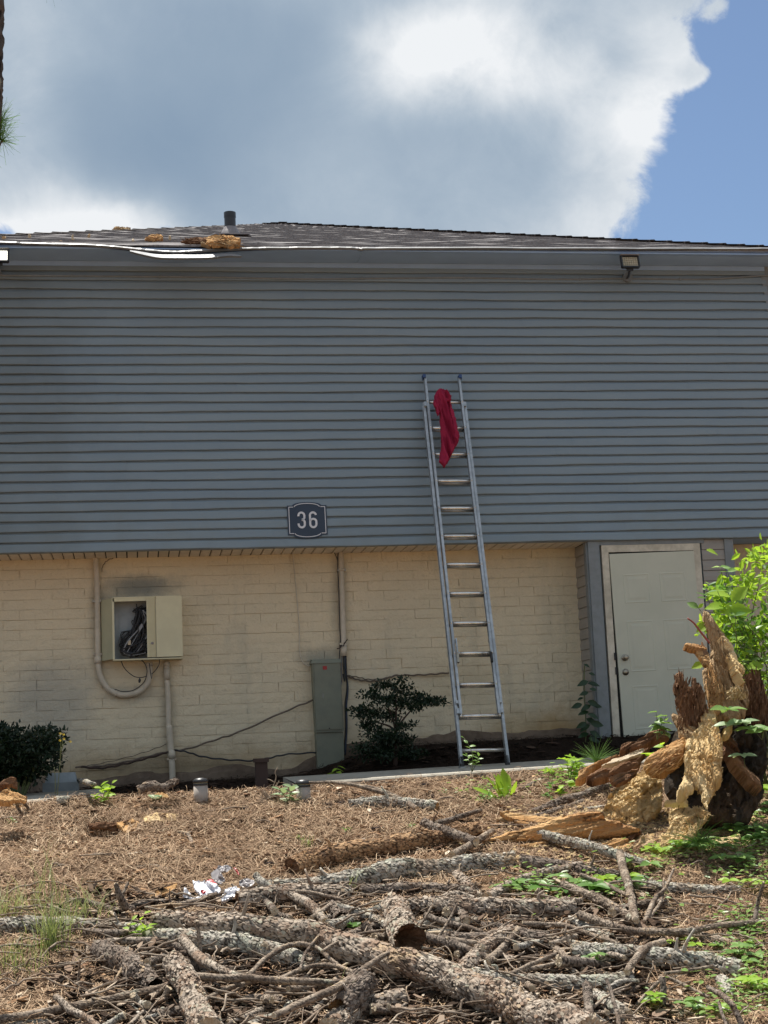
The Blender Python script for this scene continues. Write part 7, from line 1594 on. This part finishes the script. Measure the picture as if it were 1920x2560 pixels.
cl_ = [(1820, 1790, .16, 'leaf_mid', 'large five leaflet creeper spray on the dark middle of the stump', 10.7, 6, 1), (1880, 1835, .15, 'leaf_pale', 'pale creeper spray right of the stump middle', 10.8, 5, 2), (1905, 1850, .15, 'leaf_mid', 'pale green creeper spray at the right edge near the root log', 10.7, 5, 2), (1862, 1920, .12, 'leaf_pale', 'creeper spray hanging below the root log', 10.6, 5, 1),
       (1885, 1990, .13, 'leaf_lime', 'lime creeper spray on the bank right of the root log', None, 5, 3), (1845, 2010, .10, 'leaf_green', 'dark creeper leaves at the foot of the root log', None, 5, 2), (1900, 2040, .11, 'leaf_mid', 'creeper leaves at the right edge beside the reddish wood', None, 5, 4),
       (1620, 2175, .12, 'leaf_mid', 'creeper spray just left of the white ended log', None, 5, 2), (1672, 2140, .11, 'leaf_lime', 'yellowish creeper leaves below the flat tan slab', None, 5, 4), (1740, 2130, .09, 'leaf_mid', 'creeper leaves under the pale splintered stick', None, 5, 5), (1790, 2130, .09, 'leaf_green', 'creeper leaves right of the pale splintered stick', None, 5, 5),
       (1840, 2090, .09, 'leaf_mid', 'dense creeper patch on the upper right bank', None, 5, 6), (1895, 2110, .09, 'leaf_green', 'dense creeper patch at the right edge of the upper bank', None, 5, 6), (1880, 2170, .10, 'leaf_mid', 'creeper patch right of the white ended log', None, 5, 5), (1905, 2230, .09, 'leaf_lime', 'creeper leaves beside the dark standing twig', None, 5, 4),
       (1320, 2232, .10, 'leaf_mid', 'pale creeper leaves just above the straight brown log', None, 5, 4), (1370, 2225, .10, 'leaf_mid', 'creeper leaves above the cut end of the brown log', None, 5, 4), (1440, 2240, .12, 'leaf_green', 'darker creeper leaves right of the cut end', None, 5, 4), (1500, 2245, .12, 'leaf_green', 'creeper leaves crossed by the thin straight stick', None, 5, 4), (1545, 2210, .12, 'leaf_lime', 'lime creeper spray beside the knobbly limb', None, 5, 2), (1600, 2235, .12, 'leaf_green', 'creeper leaves in front of the white ended log', None, 5, 3),
       (1870, 2340, .08, 'leaf_mid', 'creeper leaves at the end of the long thin limb', None, 5, 4), (1760, 2385, .07, 'leaf_lime', 'low lime leaves behind the long lichened log', None, 5, 4), (1850, 2400, .07, 'leaf_mid', 'low leaves at the end of the long lichened log', None, 5, 5), (1900, 2430, .08, 'leaf_mid', 'creeper leaves at the right edge near the pale knob', None, 5, 5), (1880, 2490, .08, 'leaf_lime', 'lime creeper leaves near the lower right corner', None, 5, 5),
       (1500, 2415, .07, 'leaf_mid', 'low green leaves between the two right lichened logs', None, 5, 4), (1600, 2520, .07, 'leaf_lime', 'low lime leaves at the foot of the thin prop', None, 5, 3), (1680, 2535, .07, 'leaf_mid', 'low leaves along the bottom right straw', None, 5, 4), (1750, 2545, .07, 'leaf_lime', 'lime leaves beside the small black prong', None, 5, 4), (1470, 1925, .09, 'leaf_lime', 'lime leaves below the pine sprout at the walk edge', None, 5, 2)]
for k, (x, y, s_, mt, l, Y, n, sp) in enumerate(cl_): creeper(x, y, s_, mt, l, Y, n, .06, sp, k)
# ground cover nobody could count
def cover(n, centers, seed, size, mt, name):
    rg = np.random.default_rng(seed); V = []; T_ = []
    q = np.array([[0, 0, 0], [.35, .24, .06], [.75, .17, .0], [1, 0, -.1], [.75, -.17, 0], [.35, -.24, .06]])
    C = []
    for (x, y, sp, m_) in centers:
        p = on_g(x, y)
        for k in range(int(n*m_)): C.append((p[0]+rg.normal()*sp, p[1]+rg.normal()*sp*1.3))
    C = np.array(C); k = len(C); g = ground_z(C[:, 0], C[:, 1]); a = rg.uniform(0, 6.28, k); s_ = size*rg.uniform(.5, 1.2, k); ht = rg.uniform(.02, .10, k)
    D = np.stack([np.cos(a), np.sin(a), rg.uniform(-.2, .4, k)], 1); U_ = np.stack([-np.sin(a), np.cos(a), rg.normal(size=k)*.3], 1); N_ = np.cross(D, U_)
    P = np.stack([C[:, 0], C[:, 1], g+ht], 1)
    V = P[:, None]+s_[:, None, None]*(q[None, :, :1]*D[:, None]+q[None, :, 1:2]*U_[:, None]+q[None, :, 2:]*N_[:, None])
    i = (np.arange(k)*6)[:, None]; F = np.concatenate([i+np.array([[0, 1, 2, 3]]), i+np.array([[0, 3, 4, 5]])])
    tag(mesh_np(name, V.reshape(-1, 3), [F], M[mt], None, False, {'tint': np.repeat(rg.random(k), 6)}), kind='stuff')
cover(180, [(1860, 2070, .16, 1.4), (1900, 2130, .14, 1.4), (1760, 2130, .15, .9), (1890, 2200, .12, .8), (1880, 2320, .12, .8), (1890, 2410, .15, 1), (1900, 2500, .14, 1), (1820, 2545, .14, .6), (1500, 2235, .2, .6), (1340, 2232, .14, .5), (1640, 2165, .12, .6), (1430, 1955, .10, .5), (1400, 1975, .14, .4), (1225, 1995, .12, .4), (1880, 1990, .12, .8), (1840, 1960, .1, .5)], 5, .05, 'leaf_mid', 'ground_cover')
# grass
def grass(label, x, y, n, L, seed, sp=.08, name='grass_tuft'):
    rg = np.random.default_rng(seed); base = on_g(x, y); V = []; F = []; ti = []
    for k in range(n):
        b0 = base+rg.normal(size=3)*(sp, sp, 0); b0[2] = ground_z(b0[0], b0[1])[0]; a = rg.uniform(0, 6.28); l = L*rg.uniform(.5, 1.2); out = rg.uniform(.15, .8); w_ = rg.uniform(.002, .0036)
        d = np.array([math.cos(a), math.sin(a), 0]); s2 = np.array([-d[1], d[0], 0])*w_; i = len(V)
        for t in (0, .35, .7, 1): p = b0+d*out*l*t*t*.9+np.array([0, 0, l*(t-.42*out*t*t)]); V += [p-s2*(1-t*.8), p+s2*(1-t*.8)]
        F += [[i+q, i+q+1, i+q+3, i+q+2] for q in (0, 2, 4)]; ti += [rg.random()]*8
    tag(mesh_np(name, V, [F], M['grass'], None, False, {'tint': ti}), label, 'grass', 'grass tufts on the left')
grass('tallest striped grass tuft with drooping blades on the left', 130, 2385, 90, .40, 1, .035)
grass('green grass tuft at the left edge above the grey log', 25, 2285, 110, .20, 2, .10)
grass('fine bright grass at the left edge below the grey log', 45, 2420, 130, .17, 3, .10)
grass('thin grass growing through the pale thin log', 215, 2300, 60, .24, 4, .10)
grass('sparse seedheads of grass behind the tall tuft', 95, 2260, 22, .40, 5, .08)
grass('wispy grass between the seedheads and the tall tuft', 160, 2345, 60, .26, 6, .08)
grass('few pale blades beside the bottom centre limbs', 860, 2540, 14, .26, 7, .03)
grass('small pale blue green tuft alone in the straw', 765, 2118, 22, .09, 8, .02)
grass('thin blades in front of the mossy snag', 880, 2240, 8, .2, 9, .02)
# dry brush by the sunlit bollard
db = on_g(672, 2006); b = MB(); rg = np.random.default_rng(44); lb = []
for k in range(40):
    e_ = at(rg.uniform(640, 720), rg.uniform(1958, 2006), 12.6)
    P = spline([db+rg.normal(size=3)*(.09, .05, 0), (db+e_)/2+rg.normal(size=3)*.02, e_], 6); V, F, _ = tube_geo(P, [.0028, .0016], 4); b.add(V, F); lb.append(V)
for st in ([(672, 2005), (682, 1970), (690, 1945), (688, 1930), (695, 1918)], [(680, 1975), (690, 1965), (698, 1952)], [(684, 1955), (676, 1950), (668, 1948)]):
    V, F, _ = tube_geo(spline([at(a, b_, 12.6) for a, b_ in st], 14), [.005, .003], 5); b.add(V, F); lb.append(V)
lb = np.concatenate(lb); tag(b.build('dry_brush', M['twig'], None, True, {'bk': lb, 'crack': np.full(len(lb), .9)}), 'tangle of dry grey twigs left of the sunlit bollard light', 'dead brush')
# pine cones
def cone(x, y, label, s_=.035):
    c = on_g(x, y, s_*.7); b = MB(); rg = np.random.default_rng(int(x)); b.tube([c-(s_, 0, 0), c, c+(s_, 0, 0)], [s_*.2, s_*.45, s_*.15], 7)
    for k in range(44):
        t = k/44*2-1; a = k*2.4; r0 = s_*(1-t*t*.75)*.9; d = np.array([.35*np.sign(t), math.cos(a), math.sin(a)]); d = nrm(d); p = c+np.array([t*s_, 0, 0]); s2 = nrm(np.cross(d, [1, 0, 0]))*s_*.28
        b.add([p-s2*.4, p+s2*.4, p+d*r0+s2, p+d*r0-s2], [[0, 1, 2, 3]])
    tag(b.build('pine_cone', M['post'], None), label, 'pine cone', 'pine cones in the straw')
for x, y, l in ((768, 2006, 'pine cone leaning on the sunlit bollard light'), (820, 2012, 'left pine cone of the pair before the lichened log'), (852, 2008, 'right pine cone of the pair before the lichened log'), (812, 2125, 'pine cone alone above the orange log'), (940, 2072, 'small pine cone in the open straw below the lichened log'), (1075, 1992, 'pine cone beneath the walk edge left of the ladder'), (612, 2022, 'pine cone in the straw left of the dry brush'), (672, 2160, 'pine cone left of the orange log end'), (1062, 1962, 'dark pine cone near the walk edge weed')): cone(x, y, l)

# ------------------------------------------------------------------ pine tree at the left edge of the frame
ty_ = 9.3
pt_ = empty('pine_tree', (float(at(-260, 2300, ty_)[0]), ty_, ground_z(float(at(-260, 2300, ty_)[0]), ty_)[0]), 'tall pine whose dark trunk and needles just enter the upper left', 'tree')
base = np.array(pt_.location)
pts = [base+(0, 0, -.1), at(-170, 1500, ty_), at(-90, 900, ty_), at(-38, 300, ty_), at(-22, 0, ty_), at(0, -500, ty_), at(15, -1100, ty_)]
P = spline(pts, 130); nseg = 36
rad = np.interp(np.linspace(0, 1, 130), [0, .6, 1], [.15, .085, .05]); V, F, D = tube_geo(P, rad, nseg)
q = np.stack([V[:, 0]*1., V[:, 1], V[:, 2]*.5], 1); f1, f2 = worley(q*22, 5); ck = np.clip((f2-f1)*2.4, 0, 1); V = V+D*((ck-.5)*.016)[:, None]
mesh_np('trunk', V, [F], M['trunk_bark'], pt_, False, {'bk': q, 'crack': ck})
rg = np.random.default_rng(12)
def needles(parent, ends, seed):
    rg = np.random.default_rng(seed); V = []; F = []
    n_ = 0; Vs = []
    for p in ends:
        k = 60; d = rg.normal(size=(k, 3)); d[:, 2] += .5; d /= np.linalg.norm(d, axis=1)[:, None]; l = rg.uniform(.09, .17, k)
        s2 = np.cross(d, rg.normal(size=(k, 3))); s2 /= np.linalg.norm(s2, axis=1)[:, None]; s2 *= .0016
        a = np.stack([p-s2, p+s2, p+d*l[:, None]+s2*.4, p+d*l[:, None]-s2*.4], 1); Vs.append(a.reshape(-1, 3)); n_ += k
    F = (np.arange(n_)*4)[:, None]+np.arange(4)[None]
    return mesh_np('needles', np.concatenate(Vs), [F], M['leaf_green'], parent, False, {'tint': np.repeat(rg.random(n_), 4)})
br = MB(); ends = []; lb = []
ept = [at(a, c, ty_) for a, c in ((2, 300), (-4, 345), (6, 352), (-20, 320), (-35, 370), (-14, 285), (-2, 322))]
j0 = at(-45, 420, ty_)
for p in ept: V, F, _ = tube_geo(spline([j0, (j0+p)/2+(0, 0, -.02), p], 6), [.008, .004], 6); br.add(V, F); lb.append(V); ends.append(p)
for k in range(26):
    t = rg.uniform(.72, 1); i = int(t*129); a = rg.uniform(0, 6.28); L = rg.uniform(.7, 1.7)*(1.25-t*.6); d = np.array([math.cos(a), math.sin(a), rg.uniform(0, .4)])
    if d[0] > 0.2: L *= .6
    p1 = P[i]+d*L
    V, F, _ = tube_geo(spline([P[i], P[i]+d*L*.5+(0, 0, .08), p1], 8), [.022, .006], 6); br.add(V, F); lb.append(V)
    for m_ in range(11): u = rg.uniform(.35, 1.); ends.append(P[i]+d*L*u+rg.normal(size=3)*.17)
lb = np.concatenate(lb); br.build('branches', M['bark_dark'], pt_, True, {'bk': lb, 'crack': np.full(len(lb), .8)})
needles(pt_, ends, 3)
print('TRIS', sum(len(o.data.loops)-2*len(o.data.polygons) for o in S.objects if o.type == 'MESH'), 'OBJS', len(S.objects))
